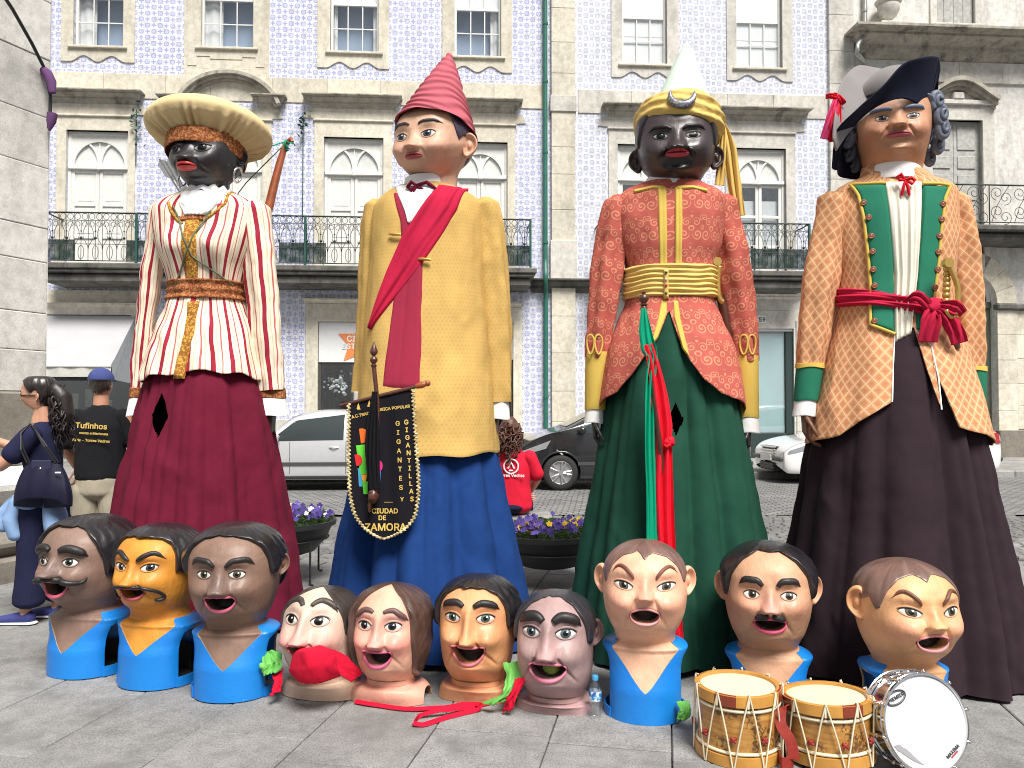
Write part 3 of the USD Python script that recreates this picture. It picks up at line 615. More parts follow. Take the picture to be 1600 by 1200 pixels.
m = MB(); m.box(sA, fs(1229, 600), .07, .075, fz(1200, 677), zl4 - .06); m.build('pane', M['glass'], sh)
m = MB(); m.box(sA, fs(1228, 600), .1, .12, fz(1200, 676), zl4 - .1); m.build('window_film', m_plain('pale_film', (.5, .66, .66), .5, var=.06, vscale=1.2), sh)
pq = MB(); pq.bbox(fs(1182, 499), fs(1195, 499), -.075, -.058, fz(1188, 505), fz(1188, 493), .004); pq.build('number_plate', M['white_clean'], H2)
text(H2, '59', fs(1188.5, 499), fz(1188, 503), .1, M['black_text'], -.076, name='house_number', bold=True)
# roof edge over both tiled houses
cornice(H1, PIN[0], PIN[1], ZT, ZT + .4, .5, name='eaves', mat='facade_stone'); cornice(H2, P2[0], P2[1], ZT, ZT + .4, .5, name='eaves', mat='grey_stone')
m = MB(); m.box(PIN[0], PIN[1], 1.7, 8, -.2, ZT); m.build('house_core', M['plaster'], H1); m = MB(); m.box(P2[0], P2[1], .35 + 1.6, 8, -.2, ZT); m.build('house_core', M['plaster'], H2)
# ---- third house: old stone front
q0, q1 = fs(1334, 300), fs(1880, 300)
zc1, zc0 = fz(1480, 62), fz(1480, 98)
holes3 = []
da0, da1, dz0, dz1 = fs(1455, 250), fs(1534, 250), ZB, fz(1490, 188)
holes3.append(sbox(da0, dz0, da1, dz1))
ax, az, ar = fs(1508, 480), fz(1508, 474), fs(1556, 480) - fs(1508, 480)
arch = Polygon([(ax + ar * math.cos(a), az + ar * 1.0 * math.sin(a)) for a in np.linspace(0, PI, 30)] + [(ax - ar, zg - .1), (ax + ar, zg - .1)])
holes3.append(arch)
win3 = sbox(fs(1462, 20), fz(1490, 37), fs(1522, 20), ZT - .3); holes3.append(win3)
m = MB(); m.poly(sbox(q0, zg - .3, q1, ZT).difference(unary_union(holes3)), 0, .35); m.build('plastered_wall', M['plaster'], H3)
m = MB(); m.box(q0, q1, 1.2, 8, -.2, ZT); m.build('house_core', M['plaster'], H3)
cornice(H3, fs(1345, 80), q1, zc0, zc1, .75, mat='cornice'); cornice(H3, q0, q1, ZT, ZT + .4, .5, name='eaves', mat='grey_stone')
blocks(H3, q0, q1, fz(1480, 130), zc0, -.06, M['grey_stone'], 1.2)
blocks(H3, fs(1336, 200), fs(1376, 200), fz(1360, 345), fz(1360, 130), -.08, M['grey_stone'], .7, horiz=False, name='pier_stone')
# attic window
m = MB(); P = win3.buffer(.16, join_style=2).difference(win3); m.poly(P, -.05, .1); m.build('attic_surround', M['grey_stone'], H3)
m = MB(); m.bbox(fs(1458, 40), fs(1532, 40), -.1, .05, fz(1490, 54), fz(1490, 38), .02); m.build('sill', M['grey_stone'], H3)
w3 = thing('window', parent=H3)
for i in range(4):
    a = win3.bounds[0] + i * (win3.bounds[2] - win3.bounds[0]) / 4; m = MB(); m.bbox(a + .004, a + (win3.bounds[2] - win3.bounds[0]) / 4 - .004, .06, .1, win3.bounds[1], win3.bounds[3], .006); m.build('shutter_board', M['grey_wood'] if 'grey_wood' in M else M['old_wood'] if 'old_wood' in M else M.setdefault('old_wood', m_plain('weathered_wood', (.42, .42, .4), .8, var=.25, vscale=12, bump=.002)), w3)
# balcony door of the stone house with shutters and segmental pediment
m = MB(); m.poly(sbox(da0 - .3, dz0, da1 + .3, dz1 + .35).difference(sbox(da0, dz0 - .1, da1, dz1)), -.06, .1); m.build('door_surround', M['grey_stone'], H3)
pcx, pr = (da0 + da1) / 2, fs(1572, 150) - fs(1500, 150); pz = fz(1515, 158)
m = MB()
for dr, pj in ((.0, .3), (.09, .22), (.17, .12)):
    t = np.linspace(-1, 1, 40); zz = pz + (.5 * np.cos(t * PI / 2 * 1.0) ** 1.2 + .05 * t ** 4) - dr
    m.poly(Polygon(np.vstack([np.stack([pcx + pr * .8 * t, zz], 1), np.stack([pcx + pr * .8 * t, zz - .1], 1)[::-1]])), -pj, .05)
m.build('arched_pediment', M['cornice'], H3)
m = MB(); m.bbox(pcx - .14, pcx + .14, -.16, .02, pz - .02, pz + .16, .03); m.build('keystone', M['grey_stone'], H3)
m = MB(); m.bbox(da0 - .36, da1 + .36, -.14, .05, dz1 + .35, dz1 + .47, .02); m.build('moulding', M['grey_stone'], H3)
dr3 = thing('balcony_door', parent=H3)
for sg in (0, 1):
    a = da0 + sg * (da1 - da0) / 2; c = a + (da1 - da0) / 2; m = MB()
    m.bbox(a + .004, c - .004, .12, .17, dz0, dz1, .006); m.build('shutter', M['old_wood'], dr3)
    for zz0, zz1 in ((.05, .25), (.3, .46), (.5, .66), (.7, .78), (.82, .97)):
        hh = dz1 - dz0; m = MB(); m.bbox(a + .09, c - .09, .095, .12, dz0 + hh * zz0, dz0 + hh * zz1, .02); m.build('shutter_panel', M['old_wood'], dr3)
# arched street door
m = MB(); ro = ar + .5
ring = Polygon([(ax + ro * math.cos(a), az + ro * math.sin(a)) for a in np.linspace(0, PI, 30)] + [(ax - ro, zg), (ax + ro, zg)]).difference(arch)
for i in range(9):
    a0, a1 = PI * i / 9 + .004, PI * (i + 1) / 9 - .004
    wd = Polygon([(ax, az)] + [(ax + 3 * math.cos(a), az + 3 * math.sin(a)) for a in np.linspace(a0, a1, 8)]).intersection(Polygon([(ax + ro * math.cos(a), az + ro * math.sin(a)) for a in np.linspace(0, 2 * PI, 60)])).difference(Point(ax, az).buffer(ar, 32))
    m = MB(); m.poly(wd, -.06 - .002 * (i % 3), .12); m.build('arch_stone', M['facade_stone'], H3)
for sg in (-1, 1):
    blocks(H3, ax + sg * ar, ax + sg * ro, zg, az - .16, -.05, M['facade_stone'], .6, horiz=False, name='jamb_stone')
    blocks(H3, ax + sg * (ro + .01), ax + sg * (ro + 1.1), zg + .7, az - .16, -.02, M['facade_stone'], .55, horiz=False, name='jamb_stone', seed=7)
    m = MB(); m.bbox(ax + sg * (ar - .02), ax + sg * (ro + 1.15), -.14, .1, az - .155, az - .01, .03); m.build('impost', M['dark_stone'], H3)
    m = MB(); m.bbox(ax + sg * (ar + .0), ax + sg * (ro + 1.1), -.09, .1, zg, zg + .68, .02); m.build('plinth_stone', M['brown_stone'], H3)
ad = thing('arched_door', parent=H3)
m_gd = m_plain('old_green_door', (.085, .1, .07), .6, var=.25, vscale=12, bump=.001)
for sg in (0, 1):
    a = ax - ar + sg * ar; m = MB(); m.bbox(a + .005, a + ar - .005, .2, .26, zg, az - .1, .006); m.build('door_leaf', m_gd, ad)
    for zz0, zz1 in ((.1, .28), (.33, .58), (.63, .7), (.75, .93)):
        hh = az - .1 - zg; m = MB(); m.bbox(a + .12, a + ar - .12, .17, .2, zg + hh * zz0, zg + hh * zz1, .02); m.build('door_panel', m_gd, ad)
m = MB(); m.bbox(ax - ar, ax + ar, .15, .28, az - .1, az + .06, .02); m.build('transom', m_gd, ad)
m = MB(); th = np.linspace(0, PI, 30)
for rr, dd in ((ar * .97, .07), (ar * .5, .05)):
    m.poly(Polygon(np.vstack([np.stack([ax + rr * np.cos(th), az + .06 + rr * np.sin(th)], 1), np.stack([ax + (rr - dd) * np.cos(th), az + .06 + (rr - dd) * np.sin(th)], 1)[::-1]])), .17, .22)
for a in np.linspace(0, PI, 6)[1:-1]:
    p0, p1 = np.array([ax + ar * .48 * math.cos(a), az + .06 + ar * .48 * math.sin(a)]), np.array([ax + ar * .93 * math.cos(a), az + .06 + ar * .93 * math.sin(a)]); q = np.array([-math.sin(a), math.cos(a)]) * .025
    m.poly(Polygon([p0 + q, p1 + q, p1 - q, p0 - q]), .172, .218)
m.build('fanlight_frame', M['white_wood'], ad)
m = MB(); m.poly(Point(ax, az + .06).buffer(ar * .95, 24).intersection(sbox(ax - 9, az + .06, ax + 9, az + 9)), .195, .2); m.build('fanlight_pane', M['glass'], ad)
m = MB(); m.poly(Point(ax, az + .06).buffer(ar, 24).intersection(sbox(ax - 9, az + .06, ax + 9, az + 9)), .5, .52); m.build('fanlight_room', m_plain('hall_pale', (.5, .42, .36), .8, var=.5, vscale=6), ad)
# balcony of the stone house
B3 = thing('balcony', parent=H3); n3 = .8; s0, s1 = fs(1440, 320, n3), fs(1700, 320, n3); zb = fz(1550, 352, n3); zr = fz(1550, 289, n3)
m = MB(); m.bbox(s0 - .1, s1, -n3 - .1, .1, zb - .14, zb, .03).bbox(s0, s1, -n3 + .05, .1, zb - .36, zb - .14, .06); m.build('balcony_slab', M['dark_stone'], B3)
m = MB(); m.tube([(s0, 0, zr), (s0, -n3, zr), (s1, -n3, zr)], .02, 6).tube([(s0, 0, zb + .07), (s0, -n3, zb + .07), (s1, -n3, zb + .07)], .012, 6); m.build('hand_rail', M['iron'], B3)
k = 0; s = s0 + .2
def scroll(cx, cz, r, a0, turns, sgn, yq):
    t = np.linspace(0, 1, 18); rr = r * (1 - .8 * t); a = a0 + sgn * turns * 2 * PI * t
    return np.stack([cx + rr * np.cos(a), np.full(18, yq), cz + rr * np.sin(a)], 1)
while s < s1:
    m = MB(); hz = zr - zb
    for sg, zz in ((1, .68), (-1, .34), (1, .2), (-1, .8)):
        m.tube(scroll(s + sg * .1, zb + hz * zz, .17, PI / 2 + k, 1.4, sg, -n3), .008, 4)
    m.tube([(s - .24, -n3, zb + .07), (s - .1, -n3, zb + hz * .5), (s + .2, -n3, zr)], .008, 4)
    if k % 2 == 0: m.tube([(s + .27, -n3, zb), (s + .27, -n3, zr)], .013, 5)
    m.build('baluster', M['iron'], B3); s += .56; k += 1
# urn on its pedestal above the cornice
urn = thing('stone_urn', 'weathered stone urn on the ledge above the cornice', 'urn', (0, FD, 0), FROT)
us, uz = fs(1387, 30, .35), fz(1387, 40, .35)
m = MB(); m.bbox(us - .32, us + .5, -.62, .05, fz(1480, 62), uz, .02); m.build('pedestal', M['grey_stone'], urn)
m = MB(); m.lathe([(.0, 0), (.15, 0), (.15, .05), (.08, .09), (.08, .13), (.17, .2), (.24, .34), (.255, .46), (.23, .5), (.29, .54), (.31, .58), (.28, .62), (.0, .6)], 28, (us, -.35, uz)); m.build('urn_body', M['grey_stone'], urn, smooth=40)
# drainpipes
def pipe(label, path, r, mat, rings):
    p = thing('drainpipe', label, 'drainpipe', (0, FD, 0), FROT)
    m = MB(); m.tube(path, r, 12); m.build('pipe', mat, p, smooth=50)
    for z in rings:
        m = MB(); q = min(path, key=lambda c: abs(c[2] - z)); m.lathe([(r, z - .03), (r + .012, z - .03), (r + .012, z + .03), (r, z + .03)], 12, (q[0], q[1], 0)); m.build('bracket', mat, p)
sp = fs(852, 300)
zz = fz(852, 420)
pipe('green drainpipe running down between the two tiled houses', [(sp, -.1, .3), (sp, -.1, fz(852, 470)), (sp, -.13, fz(852, 452)), (sp - .03, -.32, fz(852, 445)), (sp - .03, -.32, fz(852, 430)), (sp - .01, -.14, zz), (sp - .01, -.1, zz + .25), (sp - .01, -.1, 13.3)], .055, m_plain('pipe_green', (.03, .15, .115), .4, var=.15), [fz(852, y) for y in (130, 240, 620, 380, 40)])
pz_ = lambda x, y, n=.1: (fs(x, y, n), -n, fz(x, y, n))
pipe('grey metal drainpipe bending round the cornice end of the stone house', [pz_(1351, -160), pz_(1351, 45), pz_(1350, 52, .3), pz_(1338, 70, .6), pz_(1336, 84, .6), pz_(1350, 97, .2), pz_(1356, 110), pz_(1358, 560)], .05, M['steel_dull'] if 'steel_dull' in M else m_plain('zinc', (.4, .41, .4), .4, metal=.6, var=.15), [fz(1351, 20)])
# shop awning
aw = thing('shop_awning', 'white fabric awning over the shop behind the woman with the navy bag', 'awning', (0, FD, 0), FROT)
na = 1.25
A0, A1 = fs(-30, 492), fs(213, 492); zt_ = fz(140, 493); B1 = fs(168, 568, na); B0 = fs(-60, 568, na); zf = fz(140, 569, na); zv = fz(140, 589, na)
m = MB(); n = 10
rows = []
for i in range(n): t = i / (n - 1); sag = -.05 * math.sin(t * PI); rows += [((1 - t) * A0 + t * B0, -.02 - na * t, zt_ + (zf - zt_) * t + sag), ((1 - t) * A1 + t * B1, -.02 - na * t, zt_ + (zf - zt_) * t + sag)]
m.add(rows, grid_faces(n, 2)); m.build('canopy', m_plain('awning_cloth', (.42, .42, .44), .8, var=.05, vscale=2, bump=.002), aw, smooth=True)
m = MB(); m.bbox(B0, B1, -na - .06, -na, zf - .06, zf + .01, .01); m.build('front_bar', M['white_wood'], aw)
m = MB(); n = 60; xx = np.linspace(B0, B1, n); yy = -na - .03 + .012 * np.sin(xx * 14); m.add(np.vstack([np.stack([xx, yy, np.full(n, zf - .05)], 1), np.stack([xx, yy + .01 * np.sin(xx * 9), np.full(n, zv)], 1)]), grid_faces(2, n)); m.build('valance', m_plain('awning_valance', (.52, .52, .48), .8, var=.1), aw, smooth=True)
m = MB(); m.add([(A1, -.02, zt_), (B1, -na, zf), (B1 + .02, -na, zv - .05), (A1, -.02, zv - .12)], [(0, 1, 2, 3)]); m.build('side_panel', m_plain('awning_side', (.3, .32, .33), .7, var=.1), aw)
# wires and the green ivy-like fittings on the tiles
def sprig(x, y, label, wire):
    p = thing('wall_fitting', label, 'wall fitting', (0, FD, 0), FROT); s, z = F(x, y); m = MB(); r = np.random.default_rng(int(x))
    for k in range(26):
        c = np.array([s + r.normal(0, .07), -.08 - r.uniform(0, .08), z + r.normal(0, .22)]); d = r.normal(0, 1, 3); d /= np.linalg.norm(d); e = np.cross(d, r.normal(0, 1, 3)); e /= np.linalg.norm(e)
        m.add([c - d * .07, c + e * .03, c + d * .07, c - e * .03], [(0, 1, 2, 3)])
    m.build('leaves', M['green_iron'], p)
    m = MB(); m.tube([(s, -.03, z + .3), (s + .01, -.06, z), (s, -.03, wire)], .01, 6); m.build('stem', M['green_iron'], p)
sprig(474, 200, 'green leafy metal fitting with a cable on the tiles beside the bow', fz(474, 345)); sprig(214, 193, 'green leafy metal fitting on the tiles left of the cream hat', fz(214, 260))
# ---------------------------------------------------------------- grey granite building close on the left
NB = thing('granite_building', 'light grey granite block corner close on the left edge with a heavy moulded base', 'building', (-4.37, 7.5, 0), 0)
wd = np.array([-.371, -.929]); wn = np.array([.929, -.371])     # along the wall towards the camera, outward normal
def nbox(t0, t1, d, z0, z1, b, mat, name, back=-.4):
    m = MB(); m.bbox(t0, t1, back, d, z0, z1, b); v, f = m.mesh()
    x = np.stack([v[:, 0] * wd[0] + v[:, 1] * wn[0], v[:, 0] * wd[1] + v[:, 1] * wn[1], v[:, 2]], 1); obj(name, (x, f), mat, NB)
zz = [1.62, 2.0, 2.35, 2.83, 3.15, 3.72, 4.2, 4.75, 5.3, 5.9, 6.5]
r_ = np.random.default_rng(8)
for i in range(len(zz) - 1):
    t = 0 if i % 2 else -.0; first = True
    while t < 5:
        L = r_.uniform(.55, .8) if first and i % 2 else r_.uniform(.9, 1.5); first = False
        nbox(t + .003, t + L - .003, r_.uniform(-.002, .004), zz[i] + .002, zz[i + 1] - .003, .007, M['near_stone'], 'block'); t += L
nbox(-.03, 5, .03, .95, 1.618, .02, M['brown_stone'], 'plinth_course')
for (z0, z1, d) in ((.62, .95, .26), (.42, .62, .17), (.2, .42, .36)):
    t = -.05
    nbox(t, 5, d, z0, z1 - .003, min(.15, (z1 - z0) * .42), M['brown_stone' if z0 < .3 else 'near_stone'], 'base_moulding')
nbox(-.1, 5, .42, -.05, .2, .02, M['brown_stone'], 'base_step')
m = MB(); m.add([(0, 0, 0), (0, 0, 6.5), (wn[0] * -4, wn[1] * -4, 6.5), (wn[0] * -4, wn[1] * -4, 0)], [(0, 1, 2, 3)]); m.build('return_wall', M['near_stone'], NB)
# purple cloth wraps with a black rope at the corner
rp = thing('wrapped_rope', 'black rope with two purple cloth wraps tied at the granite corner', 'rope')
def nb(x, y, Y): return at(x, y, Y)
m = MB(); m.tube([nb(-10, -30, 6.6), nb(20, 15, 6.9), nb(50, 68, 7.2), nb(70, 108, 7.4), nb(79, 150, 7.45), nb(78, 185, 7.45), nb(76, 200, 7.45)], .016, 8); m.build('rope', M['black'], rp, smooth=60)
mp = m_cloth('purple_cloth', (.13, .06, .16), wr=20)
for pts, rr in (([(67, 108), (74, 115), (80, 128), (82, 145)], [.035, .045, .045, .03]), ([(82, 177), (80, 190), (77, 204)], [.045, .042, .012])):
    m = MB(); m.tube([nb(x, y, 7.4) for x, y in pts], rr, 14); m.build('wrap', mp, rp, smooth=60)
# ================================================================ sculpted heads
class Surf:
    """a lofted body: superellipse rings along z; the front faces -y; disp pushes the front outward"""
    def __init__(s, prof, rf, rb, yc=None, n=2.2, disp=None, nt=220, sh=0.0):
        s.sh = sh
        p = np.asarray(sorted(prof, key=lambda q: q[0]), float)            # (z, w)
        d = np.concatenate([[0], np.cumsum(np.maximum(np.hypot(np.diff(p[:, 0]), np.diff(p[:, 1])), 1e-6))])
        t = np.linspace(0, d[-1], nt)
        from scipy.interpolate import PchipInterpolator
        s.z = PchipInterpolator(d, p[:, 0])(t); s.wz = np.maximum(PchipInterpolator(d, p[:, 1])(t), 1e-4)
        s.rf, s.rb, s.yc, s.n, s.disp = rf, rb, yc, n, disp
        s.z = np.maximum.accumulate(s.z + np.linspace(0, 1e-6, nt))
    def w(s, z): return np.interp(z, s.z, s.wz)
    def fr(s, z): return s.w(z) * interp(z, s.rf)
    def bk(s, z): return s.w(z) * interp(z, s.rb)
    def y0(s, z): return interp(z, s.yc) if s.yc is not None else np.zeros_like(np.asarray(z, float))
    def ring(s, phi, z, off=0.0):
        """phi 0 = front, positive towards +x; off = offset outward"""
        phi, z, off = np.broadcast_arrays(np.asarray(phi, float), np.asarray(z, float), np.asarray(off, float))
        w = s.w(z); si, co = np.sin(phi), np.cos(phi); e = 2 / s.n
        d = np.where(co >= 0, s.fr(z), s.bk(z))
        x = w * np.sign(si) * np.abs(si) ** e; y = -d * np.sign(co) * np.abs(co) ** e
        k = off / np.maximum(np.hypot(x, y), 1e-3); x0 = x
        x = x * (1 + k); y = y * (1 + k)
        if s.disp is not None:
            y = y - np.where(co > 0, s.disp(x0, z), 0) * (1 - sm(np.abs(x0) / np.maximum(w, 1e-4), .86, .99))
        return np.stack([x, y + s.y0(z), z + s.sh * np.minimum(y, 0)], -1)
    def S(s, x, z, off=0.0, use=True):
        x, z = np.broadcast_arrays(np.asarray(x, float), np.asarray(z, float))
        w = s.w(z); a = np.clip(np.abs(x) / w, 0, .995)
        y = -s.fr(z) * (1 - a ** s.n) ** (1 / s.n)
        if s.disp is not None and use: y = y - s.disp(x, z) * (1 - sm(a, .86, .99))
        # offset along the ring normal (approximately)
        nx = np.sign(x) * a ** (s.n - 1) / w; ny = (1 - a ** s.n) ** ((s.n - 1) / s.n) / np.maximum(s.fr(z), 1e-4)
        q = np.hypot(nx, ny)
        return np.stack([x + off * nx / q, y - off * ny / q + s.y0(z), z + s.sh * np.minimum(y, 0)], -1)
    def mesh(s, nphi=150, dense=.45, z0=None, z1=None):
        t = np.linspace(-PI, PI, nphi, endpoint=False); phi = t - dense * np.sin(t)
        zz = s.z if z0 is None else s.z[s.z >= z0]
        V = s.ring(phi[None, :], zz[:, None]); return V, grid_faces(len(zz), nphi, True)
def crumple(V, amp, seed, fx=5.0, fz=1.6):
    """soft vertical folds and creases along the normals of a grid"""
    N = np.cross(np.gradient(V, axis=1), np.gradient(V, axis=0)); N /= np.maximum(np.linalg.norm(N, axis=-1, keepdims=True), 1e-9)
    p = V * [fx, fx, fz] + seed * 7.3; q = p + 1.5 * (meshkit.fbm(V * [2, 2, 1.2] + seed, 2, seed)[..., None] - .5)
    f = 1 - np.abs(2 * meshkit.fbm(q, 3, seed) - 1) * 1.6; g = meshkit.fbm(V * [9, 9, 7] + seed, 3, seed + 5) - .5
    return V + N * (amp * (f - .6) + amp * .7 * g)[..., None]
def solid_grid(V, th, wrap=False):
    """a grid of points (m,n,3) given thickness inwards; returns (vertices, faces, rim faces)"""
    m, n, _ = V.shape
    du = np.gradient(V, axis=1) if not wrap else np.roll(V, -1, 1) - np.roll(V, 1, 1); dv = np.gradient(V, axis=0)
    N = np.cross(du, dv); N /= np.maximum(np.linalg.norm(N, axis=-1, keepdims=True), 1e-9)
    I = V - N * th; P = np.vstack([V.reshape(-1, 3), I.reshape(-1, 3)]); k = m * n
    F = [grid_faces(m, n, wrap), grid_faces(m, n, wrap, flip=True) + k]; R = []
    idx = np.arange(k).reshape(m, n)
    def strip(a, b_):
        a = np.asarray(a); q = np.stack([a[:-1], a[1:], a[1:] + k, a[:-1] + k], 1)
        if b_: q = q[:, ::-1]
        R.append(q[:, [0, 1, 2]]); R.append(q[:, [0, 2, 3]])
    wr = lambda a: np.append(a, a[:1]) if wrap else a
    strip(wr(idx[0]), True); strip(wr(idx[-1]), False)
    if not wrap: strip(idx[:, 0], False); strip(idx[:, -1], True)
    return P, np.vstack(F), np.vstack(R)
def ear_mesh(h, side):
    """an ear: rim, bowl and lobe; lies in the xz plane, opening towards -y; side +1 = right of the picture"""
    nt, nr = 36, 14; t = np.linspace(0, 2 * PI, nt, endpoint=False)[None, :]; r = np.linspace(0, 1.0, nr)[:, None]
    ox = .30 * h * (1 + .12 * np.sin(t)) ; oz = .5 * h
    X = side * (r * ox * np.cos(t) + .18 * h * 1.0); Z = r * oz * np.sin(t) * (1 - .12 * np.cos(t))
    X = X - side * .1 * h * sm(-Z / h, .1, .5)
    dep = -.10 * h * gau(r, .84, .2) + .06 * h * gau(r, .45, .25) - .05 * h * gau(r, 0.1, .25) + .04 * h * sm(r, .9, 1)
    Y = dep + 0 * t
    V = np.stack([X, Y, Z], -1).reshape(-1, 3)
    back = V.copy(); back[:, 1] = np.abs(.05 * h) + .0 * h + .04 * h * (1 - (np.repeat(r, nt, 1).ravel()) ** 2)
    F = grid_faces(nr, nt, True, flip=side < 0); Fb = grid_faces(nr, nt, True, flip=side > 0) + len(V)
    e = np.arange(nt) + (nr - 1) * nt; e1 = (np.arange(nt) + 1) % nt + (nr - 1) * nt
    R = np.stack([e, e1, e1 + len(V), e + len(V)], 1)
    if side < 0: R = R[:, ::-1]
    return np.vstack([V, back]), np.vstack([F, Fb, R[:, [0, 1, 2]], R[:, [0, 2, 3]]])
M['head_paint'] = m_paint('painted_papier_mache', rough=.52, coat=.08, bump=.0024)
M['dark_paint'] = m_paint('painted_dark_head', rough=.42, coat=.2)
M['hair_paint'] = m_paint('painted_hair', rough=.36, coat=.35)
M['eye_paint'] = m_paint('painted_eye', rough=.38, coat=.0, bump=.0001, spec=.2)
M['shirt_blue'] = matl('chipped_blue_paint', {'g': ('texture_coordinate', {}), 'n': ('noise_texture', {'scale': 34.0, 'detail': 4.0, 'roughness': .65}), 'r': ('rgb_ramp', {'ramp': [(.725, (0, 0, 0)), (.735, (1, 1, 1))]}),
    'n2': ('noise_texture', {'scale': 3.0, 'detail': 3.0}), 'c': ('rgb_ramp', {'ramp': [(.3, (.004, .155, .56)), (.7, (.008, .225, .68))]}), 'm': ('mix', {'color2': (.62, .58, .5)}), 'b': ('noise_texture', {'scale': 45.0, 'detail': 4.0}), 'bp': ('bump', {'strength': .5, 'distance': .003}), 'p': ('principled_bsdf', {'roughness': .42, 'coat_weight': .15, 'coat_roughness': .25})},
    [('g.object', 'n.vector'), ('g.object', 'n2.vector'), ('g.object', 'b.vector'), ('n.fac', 'r.fac'), ('r.color', 'm.fac'), ('n2.fac', 'c.fac'), ('c.color', 'm.color1'), ('m.color', 'p.base_color'), ('b.fac', 'bp.height'), ('bp.normal', 'p.normal')])
M['raw_edge'] = m_plain('raw_cardboard_edge', (.42, .3, .16), .9, var=.3, vscale=40)
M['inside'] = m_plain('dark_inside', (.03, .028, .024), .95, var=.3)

def build_head(T, sp, gz, k, names=True, parent_part=None):
    """T: the thing; sp: spec in picture units (dx from the face's middle, y in the photo); k metres per unit; gz(y) height of a front feature"""
    P = parent_part or T
    prof = [(sp['pz'](y), max(w * k, 1e-4)) for y, w in sp['prof']]
    zt = max(p[0] for p in prof)
    zc = gz(sp['chin']); skin = np.array(lin(*sp['skin']))
    ze, exx = gz(sp['eye'][1]), sp['eye'][0] * k; ew, eh = sp['eye'][2] * k * .92, sp['eye'][3] * k * sp.get('ehf', .88); etilt = sp['eye'][4] if len(sp['eye']) > 4 else 0
    ntop, ntip, nw, npz = gz(sp['nose'][0]), gz(sp['nose'][1]), sp['nose'][2] * k * sp.get('nwf', .84), sp['nose'][3] * k * sp.get('npf', 1.12)
    mz, mw, mh = gz(sp['mouth'][0]), sp['mouth'][1] * k * (1.12 if sp.get('open', True) else 1), sp['mouth'][2] * k * (1.7 if sp.get('open', True) else 1); mc = sp['mouth'][3] * k if len(sp['mouth']) > 3 else 0
    opened = sp.get('open', True)
    ck = sp.get('cheek', (30, sp['nose'][1], 16, 6)); cx_, cz_, cr_, ca_ = ck[0] * k, gz(ck[1]), ck[2] * k, ck[3] * k * sp.get('ckf', 1.9)
    rnd = np.random.default_rng(sp.get('seed', 1))
    ox, oz, os_ = rnd.uniform(0, 50), rnd.uniform(0, 50), rnd.integers(0, 99)
    browz = gz(np.mean([q[1] for q in sp['brow']])) if sp.get('brow') else ze + 2 * eh
    def mouth_m(x, z):
        zc2 = mz + mc * (x / mw) ** 2
        up, lo = mh * sp.get('mup', .55), mh * (1.45 - sp.get('mup', .55) * .9)
        v = z - zc2
        return (np.abs(x) / mw) ** 2.4 + (np.abs(v) / np.where(v > 0, up, lo)) ** 2
    def disp(x, z):
        ax = np.abs(x)
        d = 0
        f = np.clip((ntop - z) / (ntop - ntip), 0, 1.0)
        wid = nw * (.5 + .3 * f + .2 * f ** 3)
        ridge = npz * (.12 + .62 * f + .26 * f ** 2) * sm(z, ntip - .012 - .45 * nw, ntip + .45 * nw) * (1 - sm(z, ntop - .01, ntop + .04))
        d = d + ridge * np.exp(-(ax / wid) ** 2.6)
        d = d + npz * .28 * gau(x, 0, nw * .75) * gau(z, ntip + .12 * nw, nw * .62)               # tip
        d = d + npz * .36 * gau(ax, nw * .85, nw * .45) * gau(z, ntip + .1 * nw, nw * .5)           # wings
        d = d - npz * .22 * gau(ax, nw * .42, nw * .24) * gau(z, ntip - .36 * nw, nw * .2)           # nostrils
        d = d - eh * sp.get('socket', 1.15) * gau(ax, exx * .97, ew * 1.25) * gau(z, ze, eh * 2.0)
        d = d + eh * .55 * gau(ax, exx, ew * 1.15) * gau(z, ze, eh * 1.15)                              # eyeball bulge
        d = d + sp.get('browr', .5) * eh * gau(ax, exx * 1.0, ew * 1.5) * gau(z, browz, eh * 1.2)
        d = d + ca_ * gau(ax, cx_, cr_ * 1.2) * gau(z, cz_, cr_)
        d = d + sp.get('muzzle', 5) * k * gau(x, 0, mw * 1.5) * gau(z, mz, mh * 2.2)
        d = d + sp.get('chin_a', 8) * k * gau(x, 0, 20 * k) * gau(z, zc + 8 * k, 8 * k)
        d = d - 3 * k * gau(x, 0, mw * .8) * gau(z, (mz + zc) / 2 - mh * .3, 4 * k)                      # under the lower lip
        fold = sp.get('fold', 2.2) * k * 1.6
        fx = nw * 1.15 + (mw * 1.25 - nw * 1.0) * np.clip((ntip - z) / max(ntip - mz + mh, 1e-3), 0, 1.2)
        d = d - fold * gau(ax, fx, 2.6 * k) * sm(z, mz - 2.0 * mh, mz) * (1 - sm(z, ntip, ntip + nw))
        d = d + .9 * k * (meshkit.fbm(np.stack([x * 14 + ox, z * 14 + oz, 0 * x], -1), 3, 3) - .5) * 2
        if opened: d = d - sp.get('cav', 20) * k * (1 - sm(mouth_m(x, z), .82, 1.12))
        return d
    # chin stands forward of the neck
    zneck = min(float(sp['pz'](sp['neck'])), float(zc) - .004)
    rf0 = sp.get('rf', 1.08)
    zb0 = min(min(p[0] for p in prof) - .02, zneck - .02)
    rf = [(zb0, sp.get('rfb', .95)), (zneck, sp.get('rfn', .8)), (zc + 3.5 * k, rf0 * .97), (zc + .35 * (zt - zc), rf0), (zt, rf0)]
    if sp.get('rf_low'): rf = [q for q in sp['rf_low'] if q[0] < zneck - .004] + rf[1:]
    rb = [(zb0, 1.0), (zneck, .95), (zc + .5 * (zt - zc), sp.get('rb', 1.2)), (zt, 1.1)]
    yc = [(zb0, 0), (zneck, .0), (zc + 4 * k, -.012), (zt, -.0)]
    su = Surf(prof, rf, rb, yc, sp.get('n', 2.25), disp, nt=210, sh=sp.get('sh', 0.0))
